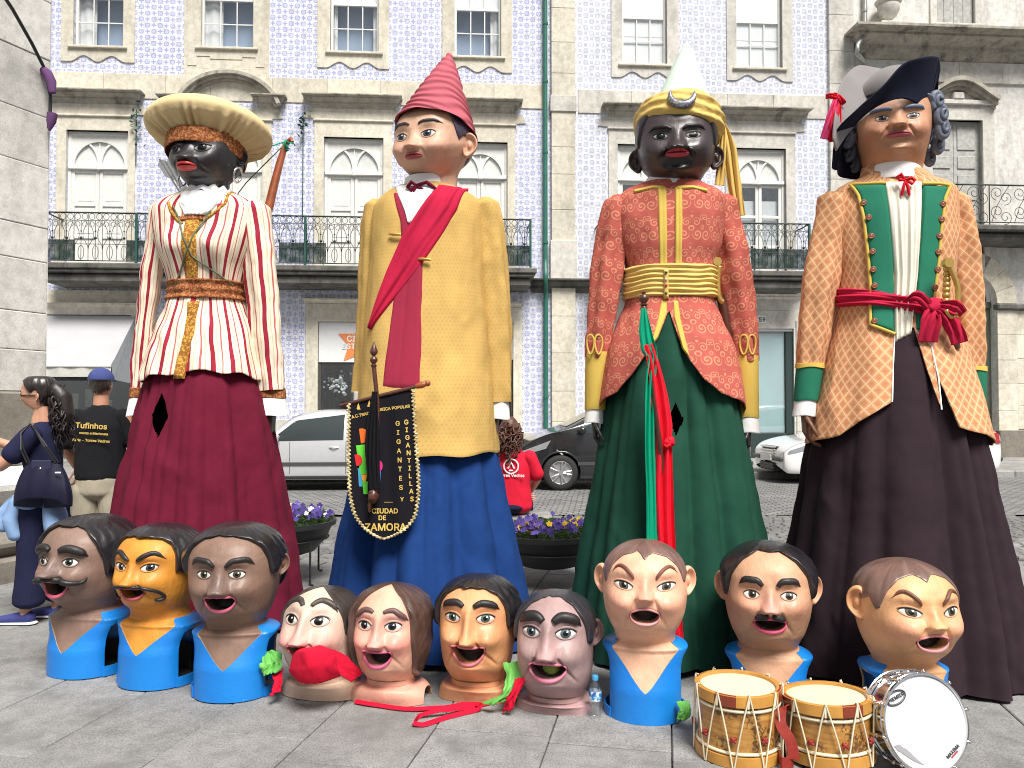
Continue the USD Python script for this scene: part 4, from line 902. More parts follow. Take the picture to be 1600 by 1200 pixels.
    zc_ = sp.get('zcut'); V, Fc = su.mesh(156, z0=zc_, z1=99)
    x, z = V[..., 0], np.broadcast_to((su.z if zc_ is None else su.z[su.z >= zc_])[:, None], V.shape[:2]); front = (V[..., 1] < 0).astype(float)[..., None]
    col = np.broadcast_to(skin, V.shape).copy()
    def tint(mask, c, a):
        nonlocal col
        col = col * (1 - (mask * a)[..., None] * front) + np.array(lin(*c)) * (mask * a)[..., None] * front
    bl = sp.get('blush')
    if bl: tint(gau(np.abs(x), cx_, cr_ * 1.15) * gau(z, cz_ - 2 * k, cr_ * 1.1), bl, sp.get('blush_a', .45))
    es = sp.get('eyeshade')
    if es: tint(gau(np.abs(x), exx, ew * 1.35) * gau(z, ze + eh * .9, eh * 1.9), es, sp.get('es_a', .5))
    if sp.get('nose_tint'): tint(gau(x, 0, nw * 1.2) * gau(z, ntip + nw * .5, nw * 1.6), sp['nose_tint'], .55)
    if sp.get('jaw'): tint(sm(-z, -(mz - mh), -(zc - 4 * k)) * (z > zneck), sp['jaw'], .4)
    if sp.get('beard'): tint(1 - sm(np.hypot(x / (mw * 1.3), (z - (mz - 2.1 * mh - 4 * k)) / (13 * k)), .85, 1.05), sp['beard'], .9)
    if opened:
        mm = 1 - sm(mouth_m(x, z), .78, .95); tint(mm, sp.get('mouth_in', (10, 8, 8)), 1.0)
    mat = M[sp.get('mat', 'head_paint')]
    cols = col.reshape(-1, 3)
    hd = obj('head', (V.reshape(-1, 3), Fc), mat, P, smooth=True, paint=cols) if parent_part is None else obj(sp.get('hname', 'face'), (V.reshape(-1, 3), Fc), mat, P, smooth=True, paint=cols)
    const = lambda n, c: np.broadcast_to(np.array(lin(*c)), (n, 3))
    # eyes
    for sgn in (-1, 1):
        r = np.linspace(0, 1, 22)[:, None]; t = np.linspace(0, 2 * PI, 44, endpoint=False)[None, :]
        al = np.abs(np.cos(t))
        ex = r * ew * np.cos(t); ez = r * eh * np.sin(t) * (1 - .35 * al ** 3) + etilt * ex * 1.0
        X = sgn * exx + sgn * ex; Z = ze + ez
        B = su.S(X, Z) + np.stack([0 * X, -(.0022 + .30 * eh * (1 - r ** 2)) + 0 * X, 0 * X], -1)
        gx = sp.get('gaze', 0) * k; ir = sp.get('iris_r', .62) * ew * .82
        d = np.hypot(sgn * ex - gx, ez - etilt * ex - .08 * eh) ; c = np.where((d < ir)[..., None], np.array(lin(*sp.get('iris', (60, 45, 35)))), np.array(sp.get('white', (.78, .77, .74))))
        c = np.where((d < ir * .55)[..., None], np.array((.006, .006, .007)), c); c = np.where(((d > ir * .9) & (d < ir * 1.06))[..., None], np.array((.03, .025, .02)), c)
        dd = np.hypot(sgn * ex - gx - ir * .35, ez - etilt * ex - ir * .4); c = np.where((dd < ir * .2)[..., None], np.array((.8, .8, .8)), c)
        if sp.get('dark_eye'): c = c * sp['dark_eye']
        obj('eye', (B.reshape(-1, 3), grid_faces(22, 44, True, flip=sgn < 0)), M['eye_paint'], P, smooth=True, paint=c.reshape(-1, 3))
        tt = np.linspace(0.02, PI - .02, 22); lx = ew * 1.05 * np.cos(tt); lzu = eh * 1.06 * np.sin(tt) * (1 - .35 * np.abs(np.cos(tt)) ** 3) + etilt * lx; lzl = -eh * 1.05 * np.sin(tt) * (1 - .35 * np.abs(np.cos(tt)) ** 3) + etilt * lx
        m = MB(); prt = su.S(sgn * exx + sgn * lx, ze + lzu, .002) + [0, -.12 * eh, 0]; m.tube(prt, np.sin(np.linspace(.25, PI - .25, 22)) * sp.get('lash', .14) * eh + .0006, 6)
        v, f = m.mesh(); obj('eyelash', (v, f), M['head_paint'], P, smooth=True, paint=const(len(v), sp.get('lash_c', (28, 22, 20))))
        m = MB(); prt = su.S(sgn * exx + sgn * lx * 1.06, ze + lzu + .22 * eh, .001); m.tube(prt, np.sin(np.linspace(.1, PI - .1, 22)) * .24 * eh + .0008, 8)
        m.tube(su.S(sgn * exx + sgn * lx * 1.04, ze + lzl - .10 * eh, .0005), np.sin(np.linspace(.1, PI - .1, 22)) * .17 * eh + .0008, 8)
        v, f = m.mesh(); lidc = np.array(lin(*sp['lid'])) if sp.get('lid') else skin * .8
        obj('eyelid', (v, f), mat, P, smooth=True, paint=np.broadcast_to(lidc, (len(v), 3)), kind=None)
    # eyebrows
    if sp.get('brow'):
        for sgn in (-1, 1):
            b = np.array(sp['brow'], float); tq = np.linspace(0, 1, len(b)); q = np.linspace(0, 1, 24)
            bx = interp(q, np.stack([tq, b[:, 0]], 1)) * k; by = gz(interp(q, np.stack([tq, b[:, 1]], 1))); th = sp.get('brow_t', 7) * k * .58 * np.clip(.62 + 1.4 * q * (1 - q) * 1.1, 0, 1) * (1 - .75 * sm(q, .8, 1.0))
            m = MB(); m.tube(su.S(sgn * bx, by, th * .12), th, 10); v, f = m.mesh()
            obj('eyebrow', (v, f), mat, P, smooth=True, paint=const(len(v), sp.get('brow_c', (36, 32, 34))))
    # lips
    lc = sp.get('lip', (205, 80, 110))
    if opened:
        th = np.linspace(0, 2 * PI, 56, endpoint=False)
        up, lo = mh * sp.get('mup', .55), mh * (1.45 - sp.get('mup', .55) * .9)
        lx = mw * np.sign(np.cos(th)) * np.abs(np.cos(th)) ** (2 / 2.4); lz = mz + mc * (lx / mw) ** 2 + np.where(np.sin(th) > 0, up, lo) * np.sin(th)
        rr = sp.get('lip_r', 2.6) * k * .68 * (1 + .55 * np.clip(-np.sin(th), 0, 1) + .1 * np.sin(th)) * (.5 + .5 * np.abs(np.sin(th)))
        su2 = Surf(prof, rf, rb, yc, sp.get('n', 2.25), lambda x, z: disp(x, z) + (sp.get('cav', 20) * k * (1 - sm(mouth_m(x, z), .82, 1.12))), nt=210)
        m = MB(); m.tube(su2.S(lx, lz, 0) + [0, -.0015, 0], rr, 10, closed=True); v, f = m.mesh(); obj('lips', (v, f), mat, P, smooth=True, paint=const(len(v), lc))
    else:
        r = np.linspace(0, 1, 16)[:, None]; t = np.linspace(0, 2 * PI, 60, endpoint=False)[None, :]
        cu = sp.get('bow', .2)
        X = r * mw * np.cos(t); up = mh * (1 - cu * np.exp(-(X / (mw * .16)) ** 2)) * (1 - .25 * (X / mw) ** 2)
        Zr = r * np.where(np.sin(t) > 0, up * np.sin(t), mh * 1.15 * np.sin(t)); Z = mz + Zr + mc * (X / mw) ** 2
        dep = (.55 * mh * np.sqrt(np.clip(1 - r ** 2, 0, 1)) - .5 * mh * gau(Zr, 0, mh * .13) * (1 - r ** 4)) * sp.get('lip_full', 1.0)
        B = su.S(X, Z) + np.stack([0 * X, -.001 - dep, 0 * X], -1)
        c = np.broadcast_to(np.array(lin(*lc)), B.shape).copy(); c *= (1 - .55 * gau(Zr, 0, mh * .09))[..., None]
        obj('lips', (B.reshape(-1, 3), grid_faces(16, 60, True)), mat, P, smooth=True, paint=c.reshape(-1, 3))
    # moustache
    for part in sp.get('mous', []):
        for sgn in (-1, 1):
            b = np.array(part, float); q = np.linspace(0, 1, 26); tq = np.linspace(0, 1, len(b))
            mx, my, mr = (interp(q, np.stack([tq, b[:, i]], 1)) for i in range(3))
            m = MB(); m.tube(su.S(sgn * mx * k, gz(my), mr * k * .3), mr * k * .5, 10); v, f = m.mesh(); obj('moustache', (v, f), mat, P, smooth=True, paint=const(len(v), sp.get('mous_c', (30, 28, 32))))
    # hair: a shell from the hairline up
    if sp.get('hair'):
        h = np.array(sp['hair'], float); ph = np.linspace(-PI, PI, 181); hy = np.interp(np.abs(np.degrees(ph)), h[:, 0], h[:, 1]); cf = np.clip(np.cos(ph), 0, 1); hz = sp['pz'](hy) * (1 - cf) + gz(hy - 1.0 * sp.get('hair_t', 5)) * cf; hz = hz + (meshkit.noise(np.stack([ph * 5, 0 * ph, 0 * ph], -1), os_) - .5) * 3 * k
        nt = 40; t = np.linspace(0, 1, nt)[:, None]
        zi = np.interp(1 - (1 - t) ** 1.0, [0, 1], [0, 1]); tz = np.interp(hz, su.z, np.arange(len(su.z)))[None, :]; idx = tz + (len(su.z) - 1 - tz) * zi
        Z = np.interp(idx, np.arange(len(su.z)), su.z)
        th = sp.get('hair_t', 5) * k; o = th * np.minimum(1, np.sqrt(np.clip(t / .09, 0, 1)) * 1.0) - .004 * (t == 0)
        wv = sp.get('wave', .35); PP = np.broadcast_to(ph[None, :], Z.shape)
        o = o + th * wv * sm(t, 0, .15) * (meshkit.fbm(np.stack([np.sin(PP) * 2.2 + 9 + ox, np.cos(PP) * 2.2 + Z * 6, Z * 7 + oz], -1), 3, int(os_)) - .45) * 2.2 + th * sp.get('strand', .07) * np.sin(PP * 23 + Z * 40 + 6 * meshkit.noise(np.stack([PP * 2, Z * 9, 0 * Z], -1), int(os_))) * sm(t, 0, .2) * (1 - sm(t, .8, 1))
        H = su.ring(PP, Z, o); H[-2:, :, 2] = H[-3, :, 2].max() + .04 * th; H[-1] = H[-2].mean(0)
        hc = np.array(lin(*sp.get('hair_c', (30, 28, 33))))
        c = hc * (1 + sp.get('hair_v', .25) * (meshkit.noise(np.stack([PP * 12, Z * 9, 0 * Z], -1), 5)[..., None] - .5) * 2)
        obj('hair', (H.reshape(-1, 3), grid_faces(nt, 181)), M['hair_paint'] if mat is M['head_paint'] else mat, P, smooth=True, paint=c.reshape(-1, 3))
    # ears
    if sp.get('ear'):
        eyy, ehh, back = sp['ear']
        for sgn in (-1, 1):
            v, f = ear_mesh(ehh * k, sgn); zz = gz(eyy); p0 = su.ring(sgn * math.radians(90 + back), zz)
            v = xf(v, rz=sgn * math.radians(sp.get('ear_a', 38))); v = v + p0 + np.array([-sgn * .004, 0, 0]); cc = np.broadcast_to(skin * np.array([1.0, .92, .9]), (len(v), 3))
            obj('ear', (v, f), mat, P, smooth=True, paint=cc)
    return su
# ================================================================ the row of big carnival heads
def big_head(cx, Y, yaw, yb, sp, label, bust, extra=None):
    k = Y / FPX; X = (cx - 800) / FPX * Y
    yaw = math.radians(yaw)
    T = thing('carnival_head', label, 'carnival head', (X, Y, 0), yaw, 'row of big carnival heads')
    off = .2
    pz = lambda y: np.maximum(EYE - (np.asarray(y, float) - 632) * k + .0, 0)           # outline, at the axis
    gz = lambda y: EYE - (np.asarray(y, float) - 632) * (Y - off) / FPX      # front features
    sp = dict(sp); sp['pz'] = pz; yt = sp['prof'][0][0]; lo = [q for q in sp['prof'] if q[0] >= yt + 38]; y1, w1 = lo[0]; sp['prof'] = [(y1 - (y1 - yt) * math.cos(t), w1 * math.sin(t)) for t in np.linspace(0, 1.45, 9)] + lo
    if bust == 'blue': sp['neck'] -= 8
    zs = pz(sp['neck'])
    if bust == 'blue':
        shw, pw = 66 * k * sp.get('bw', 1), 55 * k * sp.get('bw', 1); zsh = zs - 11 * k
        zplate = zsh - 9 * k
        sp['prof'] = list(sp['prof']) + []
        prof = [(pz(y), w * k) for y, w in sp['prof']]
        # neck flares to the shoulders
        sp['prof'] = [(y, w) for y, w in sp['prof'] if pz(y) >= zs - 1e-6]
        ypx = lambda z: 632 + (EYE - z) / k
        sp['prof'] += [(ypx(zs - 3 * k), 45), (ypx(zs - 7 * k), 53), (ypx(zsh - 2 * k), 63), (ypx(zplate), 61), (ypx(zplate - 22 * k), pw / k - 1.5), (ypx(.02), pw / k - 1.5)]
        sp['zcut'] = zplate; za = gz(sp['apex']); dl = lambda z: np.interp(z, [0, za, zs], [pw, pw * .99, 36 * k])
        zq = np.linspace(0, zs - .002, 16); wq = interp(zq, sorted([(float(pz(y)), w * k) for y, w in sp['prof'] if pz(y) < zs + .08])); sp['rf_low'] = [(z, float(dl(z) / w)) for z, w in zip(zq, wq)]
        su = build_head(T, sp, gz, k)
        base = Surf([(0, pw), (zplate - 22 * k, pw), (zplate, 62 * k), (zsh - 2 * k, 64 * k), (zs - 7 * k, 54 * k), (zs - 3 * k, 46 * k), (zs + 2 * k, 43 * k)], [(0, 1)], [(0, 1.0), (1, 1.0)], n=2.25)
        base.rf = [(z, float(dl(z) / base.w(z))) for z in np.linspace(0, zs + 2 * k, 18)]
        ph = np.linspace(-1.08, 1.08, 40)[None, :]; Z = np.linspace(za - .03, zplate + 2 * k, 14)[:, None]; V = su.ring(ph + 0 * Z, Z + 0 * ph); obj('chest', (V.reshape(-1, 3), grid_faces(14, 40)), M['head_paint'], T, smooth=True, paint=np.broadcast_to(np.array(lin(*sp['skin'])), (14 * 40, 3)))
        # front plate of the shirt with its V
        fs_ = math.radians(64)
        def plate(ph0, ph1, v):
            ph = np.linspace(ph0, ph1, 91)[None, :]
            ztop = v + (zs - 2 * k - v) * np.clip(np.abs(np.sin(ph)) / math.sin(math.radians(58)), 0, 1) ** 1.08
            if v is None: pass
            t = np.linspace(0, 1, 50)[:, None]; Z = .004 + (ztop - .004) * t
            return solid_grid(base.ring(ph + 0 * Z, Z, .0045), .009)
        for (a, b_, v) in ((-fs_, fs_, za), (PI - fs_, PI + fs_, zs - 40 * k)):
            P_, F_, R_ = plate(a, b_, v)
            obj('shirt', (P_, F_), M['shirt_blue'], T, smooth=40); obj('shirt_edge', (P_, R_), M['raw_edge'], T)
        for sgn in (-1, 1):
            ph = (sgn * np.linspace(fs_ - .02, PI - fs_ + .02, 30) if sgn > 0 else -np.linspace(PI - fs_ + .02, fs_ - .02, 30))[None, :]
            t = np.linspace(0, 1, 16)[:, None]; z0 = zplate - 4 * k - 10 * k * np.cos(np.linspace(-1.5, 1.5, 30))[None, :] * -1
            Z = z0 + (zs - 2 * k - z0) * t
            P_, F_, R_ = solid_grid(base.ring(ph + 0 * Z, Z, .004), .008); obj('shirt_strap', (P_, F_), M['shirt_blue'], T, smooth=40); obj('shirt_edge', (P_, R_), M['raw_edge'], T)
        ph = np.linspace(math.radians(57), 2 * PI - math.radians(57), 90)[None, :]; zz = np.linspace(.002, 15 * k, 4)[:, None]; rr = 61 * k * sp.get('bw', 1)
        V = np.stack([rr * np.sin(ph) + 0 * zz, -rr * .95 * np.cos(ph) + 0 * zz, zz + 0 * ph], -1)
        P_, F_, R_ = solid_grid(V, .008); obj('base_hoop', (P_, np.vstack([F_, R_])), M['shirt_blue'], T, smooth=40)
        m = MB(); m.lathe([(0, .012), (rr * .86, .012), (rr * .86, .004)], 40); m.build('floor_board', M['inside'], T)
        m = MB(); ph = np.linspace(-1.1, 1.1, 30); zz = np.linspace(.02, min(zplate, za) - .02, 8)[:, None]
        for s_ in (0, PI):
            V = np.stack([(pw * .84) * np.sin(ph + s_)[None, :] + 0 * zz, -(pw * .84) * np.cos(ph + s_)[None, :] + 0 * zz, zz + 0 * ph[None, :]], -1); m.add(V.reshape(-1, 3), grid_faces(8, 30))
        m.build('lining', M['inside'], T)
    else:
        hw = sp.get('cw', 57) + 7; zb_ = 0
        ypx = lambda z: 632 + (EYE - z) / k
        yb2 = ypx(0.0)
        sp['prof'] = [(y, w) for y, w in sp['prof'] if pz(y) >= zs - 1e-6]
        nw = min(w for y, w in sp['prof'] if y >= sp['neck'] - 2)
        # neck ends; chest plate as its own curved shell
        sp['prof'] += [(ypx(zs - 5 * k), nw + 1), (ypx(zs - 14 * k), nw + 3)]
        su = build_head(T, sp, gz, k)
        base = Surf([(0, hw * k), (zs * .45, (hw - 4) * k), (zs * .85, (nw + 13) * k), (zs - 2 * k, nw * k + .004), (zs + 8 * k, nw * k + .001)], [(0, .62), (zs * .5, .72), (zs, .95)], [(0, .62), (zs * .5, .72), (zs, .95)], n=2.3)
        ph = np.linspace(-PI, PI, 145)[None, :]
        zlow = zs * .66 * np.clip(1 - ((np.abs(np.abs(ph) - PI / 2)) / .5) ** 2, 0, 1) ** .5 + .003
        t = np.linspace(0, 1, 40)[:, None]; Z = zlow + (zs + 6 * k - zlow) * t
        P_, F_, R_ = solid_grid(base.ring(ph + 0 * Z, Z, 0), .008)
        skin = np.array(lin(*sp.get('chest', sp['skin'])))
        obj('chest_plate', (P_, F_), M['head_paint'], T, smooth=40, paint=None) if False else None
        pm = usdkit.mesh(stage, numbered(str(T.GetPath()), 'chest_plate'), (P_, F_), M['head_paint'], smooth=True)
        UsdGeom.PrimvarsAPI(pm).CreatePrimvar('paint', Sdf.ValueTypeNames.Color3fArray, 'vertex').Set(Vt.Vec3fArray.FromNumpy(np.broadcast_to(skin, (len(P_), 3)).astype(np.float32)))
        obj('chest_edge', (P_, R_), M['raw_edge'], T)
    return T, su, k, gz
BIG = []
def H(*a, **kw): BIG.append(big_head(*a, **kw)); return BIG[-1]
H(146, 4.60, -15, 1056, dict(seed=11, prof=[(803, 0), (804.5, 24), (812, 42), (830, 56), (855, 61), (885, 59), (905, 56), (922, 50), (934, 44), (943, 40), (952, 38)], neck=952, chin=936, apex=1018, skin=(132, 106, 94), nose_tint=(110, 95, 98),
    eye=(24, 874, 11, 6.5), iris=(45, 60, 55), gaze=-1, brow=[(9, 857), (20, 853), (34, 857), (44, 866)], brow_t=11, nose=(866, 893, 13, 21), mouth=(912, 18, 9, 3), lip=(205, 95, 120), lip_r=3, cheek=(32, 898, 14, 6), mous=[[(1.5, 899, 4), (10, 899, 10), (24, 903, 9), (38, 905, 6), (45, 897, 2)]],
    hair=[(0, 833), (20, 829), (38, 834), (52, 850), (62, 872), (68, 896), (76, 897), (82, 878), (100, 880), (115, 915), (180, 935)], hair_t=8, wave=.65, ear=(893, 30, 4), rf=1.12, eyeshade=(100, 80, 74)),
  'brown faced big head with a curled handlebar moustache and blue shirt, leftmost of the row', 'blue')
H(254, 4.42, -12, 1073, dict(seed=12, prof=[(817, 0), (818.5, 24), (826, 42), (843, 54), (865, 57), (890, 56), (915, 53), (932, 47), (944, 42), (955, 39), (962, 38)], neck=962, chin=946, apex=1022, skin=(212, 142, 52), jaw=(180, 110, 40),
    eye=(24, 884, 12, 6, .12), iris=(60, 65, 75), gaze=2, brow=[(8, 874), (13, 869), (28, 862), (43, 872)], brow_t=6.5, nose=(876, 908, 12, 16), mouth=(921, 18, 6.5, 2.5), lip=(175, 75, 90), lip_r=2.6, cheek=(30, 908, 15, 5), mous=[[(1, 912, 3), (12, 912, 5), (26, 915, 5), (36, 921, 5), (40, 930, 5), (35, 935, 6), (29, 934, 3)]],
    hair=[(0, 849), (40, 847), (55, 852), (60, 865), (62, 892), (74, 893), (80, 866), (98, 868), (110, 915), (180, 940)], hair_t=8, wave=.6, ear=(886, 34, 2), rf=1.1, eyeshade=(150, 95, 60)),
  'orange faced big head with a thin drooping moustache, angry brows and blue shirt', 'blue')
H(372, 4.25, 1, 1093, dict(seed=13, prof=[(815, 0), (816.5, 28), (825, 48), (845, 63), (870, 67), (895, 66), (920, 62), (940, 56), (955, 49), (966, 44), (975, 42)], neck=975, chin=959, apex=1045, skin=(130, 102, 88), nose_tint=(100, 86, 84),
    eye=(24, 893, 11.5, 6), iris=(70, 65, 45), gaze=0, brow=[(9, 881), (20, 872), (34, 871), (46, 880)], brow_t=7.5, nose=(882, 920, 16, 17), mouth=(934, 20, 9, 3), lip=(195, 95, 120), lip_r=2.8, cheek=(34, 920, 17, 6), browr=.8,
    hair=[(0, 846), (35, 848), (52, 856), (60, 872), (66, 895), (76, 896), (82, 874), (100, 878), (112, 920), (180, 950)], hair_t=8, wave=.65, ear=(892, 36, 2), rf=1.08, bw=1.06, eyeshade=(96, 78, 72)),
  'wide dark brown big head with clean chin and blue shirt, third from the left', 'blue')
H(507, 4.22, -14, 1095, dict(seed=14, prof=[(915, 0), (916.5, 22), (923, 38), (938, 50), (960, 55), (985, 55), (1008, 53), (1028, 49), (1040, 44), (1049, 40)], neck=1050, chin=1040, skin=(214, 188, 170), blush=(215, 95, 105), blush_a=.6, nose_tint=(225, 130, 130), chest=(210, 182, 160),
    eye=(23, 968, 13, 7), iris=(30, 26, 24), gaze=-1, brow=[(7, 947), (18, 941), (32, 946), (42, 958)], brow_t=9, brow_c=(70, 62, 60), nose=(955, 997, 14, 22), mouth=(1010, 20, 7, 2), lip=(200, 100, 115), cheek=(32, 1000, 14, 9), eyeshade=(150, 130, 130), es_a=.45,
    hair=[(0, 925), (20, 930), (38, 926), (52, 940), (62, 965), (68, 985), (78, 984), (84, 965), (100, 970), (112, 1005), (180, 1030)], hair_t=4, hair_c=(62, 55, 52), ear=(980, 30, 2), rf=1.1, cw=58),
  'pale rosy big head with a red scarf hanging over its mouth', 'bare')
H(613, 4.15, -11, 1103, dict(seed=15, prof=[(911, 0), (912.5, 24), (919, 40), (935, 49), (955, 52), (985, 52), (1010, 50), (1032, 45), (1045, 40), (1055, 36)], neck=1056, chin=1050, skin=(222, 172, 148), blush=(225, 110, 120), blush_a=.45, chest=(220, 160, 140),
    eye=(22, 977, 12, 7), iris=(40, 45, 60), gaze=-1, brow=[(8, 956), (20, 953), (32, 960), (41, 970)], brow_t=7.5, brow_c=(105, 78, 76), nose=(962, 1003, 12, 17), nose_tint=(225, 140, 145), mouth=(1021, 20, 9, 5), lip=(210, 95, 135), lip_r=2.8, mup=.4, cheek=(30, 1003, 14, 7), eyeshade=(175, 115, 135), es_a=.6,
    hair=[(0, 932), (25, 928), (42, 938), (52, 965), (58, 1000), (63, 1040), (68, 1052), (120, 1056), (180, 1056)], hair_t=9, hair_c=(84, 64, 58), wave=.6, rf=1.1, cw=60),
  'big head of a smiling woman with shoulder length brown hair', 'bare')
H(748, 4.18, -11, 1098, dict(seed=16, prof=[(897, 0), (898.5, 26), (906, 44), (922, 55), (945, 58), (975, 57), (1005, 55), (1028, 51), (1043, 46), (1055, 41)], neck=1056, chin=1046, skin=(222, 158, 112), jaw=(205, 135, 95), chest=(215, 150, 110),
    eye=(25, 963, 13, 7), iris=(80, 110, 100), gaze=0, brow=[(8, 945), (20, 940), (32, 942), (43, 951)], brow_t=9.5, nose=(948, 997, 12, 20), mouth=(1013, 23, 10, 7), lip=(205, 110, 120), lip_r=2.6, mup=.35, cheek=(33, 995, 13, 8), fold=4, eyeshade=(200, 130, 85), chin_a=9,
    hair=[(0, 931), (30, 928), (48, 932), (56, 945), (62, 975), (67, 978), (76, 972), (84, 955), (100, 960), (112, 1005), (180, 1035)], hair_t=9, wave=.7, ear=(980, 44, 4), rf=1.1, cw=58),
  'orange skinned big head grinning under a glossy black bowl haircut', 'bare')
H(868, 4.03, -14, 1122, dict(seed=17, prof=[(921, 0), (922.5, 26), (930, 43), (947, 54), (972, 58), (1000, 58), (1030, 57), (1055, 52), (1068, 47), (1080, 42)], neck=1080, chin=1072, skin=(168, 140, 138), jaw=(150, 118, 122), chest=(176, 142, 142),
    eye=(26, 987, 15, 8), iris=(75, 95, 105), gaze=0, brow=[(8, 970), (20, 963), (34, 966), (46, 978)], brow_t=14, nose=(973, 1021, 16, 20), nose_tint=(190, 150, 150), mouth=(1041, 25, 10, 3), lip=(215, 120, 145), lip_r=3.2, cheek=(36, 1020, 16, 6), fold=3.5, eyeshade=(115, 92, 105), es_a=.55, mouth_in=(40, 15, 15),
    hair=[(0, 947), (30, 944), (48, 950), (58, 970), (66, 998), (76, 1000), (84, 975), (100, 980), (112, 1020), (180, 1055)], hair_t=6, hair_c=(52, 52, 58), ear=(1000, 42, 3), rf=1.08, cw=58),
  'mauve grey big head with thick brows and a green apple in its mouth', 'bare')
H(1006, 3.95, -9, 1132, dict(seed=18, prof=[(842, 0), (843.5, 28), (851, 46), (870, 57), (895, 62), (920, 64), (945, 61), (965, 54), (980, 47), (990, 44), (997, 43)], neck=997, chin=984, apex=1083, skin=(226, 176, 146), blush=(228, 150, 135), blush_a=.35, nose_tint=(226, 150, 132),
    eye=(31, 913, 14, 6, .13), iris=(90, 85, 70), gaze=0, brow=[(17, 902), (22, 893), (35, 885), (48, 896)], brow_t=5, brow_c=(120, 72, 58), nose=(902, 930, 13, 14), mouth=(956, 19, 9, -1), mup=.6, lip=(222, 150, 152), lip_r=2.3, cheek=(38, 940, 18, 8), eyeshade=(190, 130, 110), lash=.2, muzzle=5,
    hair=[(0, 880), (6, 872), (14, 868), (40, 872), (54, 884), (63, 906), (70, 908), (80, 895), (100, 900), (112, 930), (180, 950)], hair_t=2.5, hair_c=(122, 94, 88), strand=.05, wave=.25, ear=(918, 46, 0), ear_a=45, rf=1.08, bw=1.04),
  'fair big head with angry slanted brows, widow peak and blue shirt, beside the water bottle', 'blue')
H(1197, 4.12, -15, 1105, dict(seed=19, prof=[(845, 0), (846.5, 28), (853, 46), (872, 58), (898, 64), (925, 65), (950, 62), (975, 55), (993, 47), (1004, 43), (1012, 42)], neck=1012, chin=998, apex=1092, skin=(204, 158, 126), jaw=(190, 140, 105), blush=(205, 130, 120), blush_a=.3,
    eye=(26, 926, 11.5, 6), iris=(60, 55, 40), gaze=1, brow=[(11, 912), (20, 904), (32, 904), (43, 913)], brow_t=9, nose=(915, 949, 14, 16), nose_tint=(215, 150, 150), mouth=(969, 20, 8, 0), lip=(215, 85, 125), lip_r=3, cheek=(38, 945, 18, 6), mous=[[(3, 957, 7), (8, 957, 10), (15, 960, 9), (20, 962, 4)]], eyeshade=(175, 120, 100),
    hair=[(0, 872), (22, 870), (42, 880), (56, 902), (65, 930), (70, 932), (78, 905), (95, 905), (110, 945), (180, 970)], hair_t=8, wave=.6, ear=(930, 46, 0), ear_a=45, rf=1.08, bw=1.04),
  'tan big head with a toothbrush moustache and black curls, behind the wooden drums', 'blue')
H(1408, 3.84, 4, 1150, dict(seed=20, prof=[(871, 0), (872.5, 30), (880, 49), (898, 62), (925, 68), (952, 69), (978, 66), (1000, 59), (1015, 51), (1026, 46), (1033, 44)], neck=1033, chin=1020, apex=1122, skin=(222, 170, 122), blush=(225, 150, 140), blush_a=.4, jaw=(205, 145, 105),
    eye=(31, 952, 15, 6.5, .13), iris=(90, 85, 70), gaze=0, brow=[(17, 941), (23, 931), (36, 922), (51, 934)], brow_t=5.5, brow_c=(112, 72, 52), nose=(941, 972, 14, 15), mouth=(995, 21, 9, -1), mup=.6, lip=(222, 145, 152), lip_r=2.5, cheek=(40, 978, 19, 8), eyeshade=(185, 125, 95), lash=.2, muzzle=5,
    hair=[(0, 912), (6, 905), (14, 901), (40, 906), (52, 920), (62, 945), (68, 948), (78, 930), (100, 935), (112, 970), (180, 990)], hair_t=2.5, hair_c=(118, 92, 84), strand=.05, wave=.25, ear=(955, 52, 0), ear_a=45, rf=1.08, bw=1.04),
  'fair big head with slanted brows turned right, behind the white snare drum', 'blue')
# ================================================================ the four giant figures
class NG:
    """a small node graph writer"""
    def __init__(s): s.N, s.L, s.i = {}, [], 0
    def nd(s, kind, _o=None, **inp):
        s.i += 1; nm = f'n{s.i}'; d = {}
        for k, v in inp.items():
            if isinstance(v, str) and '.' in v: s.L.append((v, f'{nm}.{k}'))
            else: d[k] = v
        s.N[nm] = (kind, d); return nm + ('.' + _o if _o else '')
    def m(s, t, a, b=None, c=None):
        d = {'math_type': t, 'value1': a}
        if b is not None: d['value2'] = b
        if c is not None: d['value3'] = c
        return s.nd('math', 'value', **d)
    def mix(s, a, b, fac, mt='mix'): return s.nd('mix', 'color', mix_type=mt, color1=a, color2=b, fac=fac)
    def ramp(s, fac, stops, interpolate=True): return s.nd('rgb_ramp', 'color', ramp=stops, fac=fac, interpolate=interpolate)
    def cloth(s, name, color, rough=.9, wr=9.0, wrd=.006, relief=None, sheen=0.0):
        g = s.nd('texture_coordinate', None)
        mp = s.nd('mapping', 'vector', vector=g + '.object', scale=(1., 1., .4))
        w = s.nd('noise_texture', 'fac', vector=mp, scale=wr, detail=4.0, distortion=.7)
        f = s.nd('noise_texture', 'fac', vector=g + '.object', scale=320.0, detail=1.0)
        b = s.nd('bump', 'normal', strength=.5, distance=wrd, height=w)
        b = s.nd('bump', 'normal', strength=.5, distance=.0006, height=f, normal=b)
        if relief: b = s.nd('bump', 'normal', strength=.5, distance=.0015, height=relief, normal=b)
        v = s.nd('noise_texture', 'fac', vector=g + '.object', scale=4.0, detail=4.0)
        c = s.mix(color, s.ramp(v, [(.3, (.88,) * 3), (.7, (1.06,) * 3)]), 1.0, 'multiply')
        p = s.nd('principled_bsdf', 'BSDF', base_color=c, roughness=rough, sheen_weight=sheen, specular_ior_level=.2, normal=b)
        return matl(name, s.N, s.L, p)
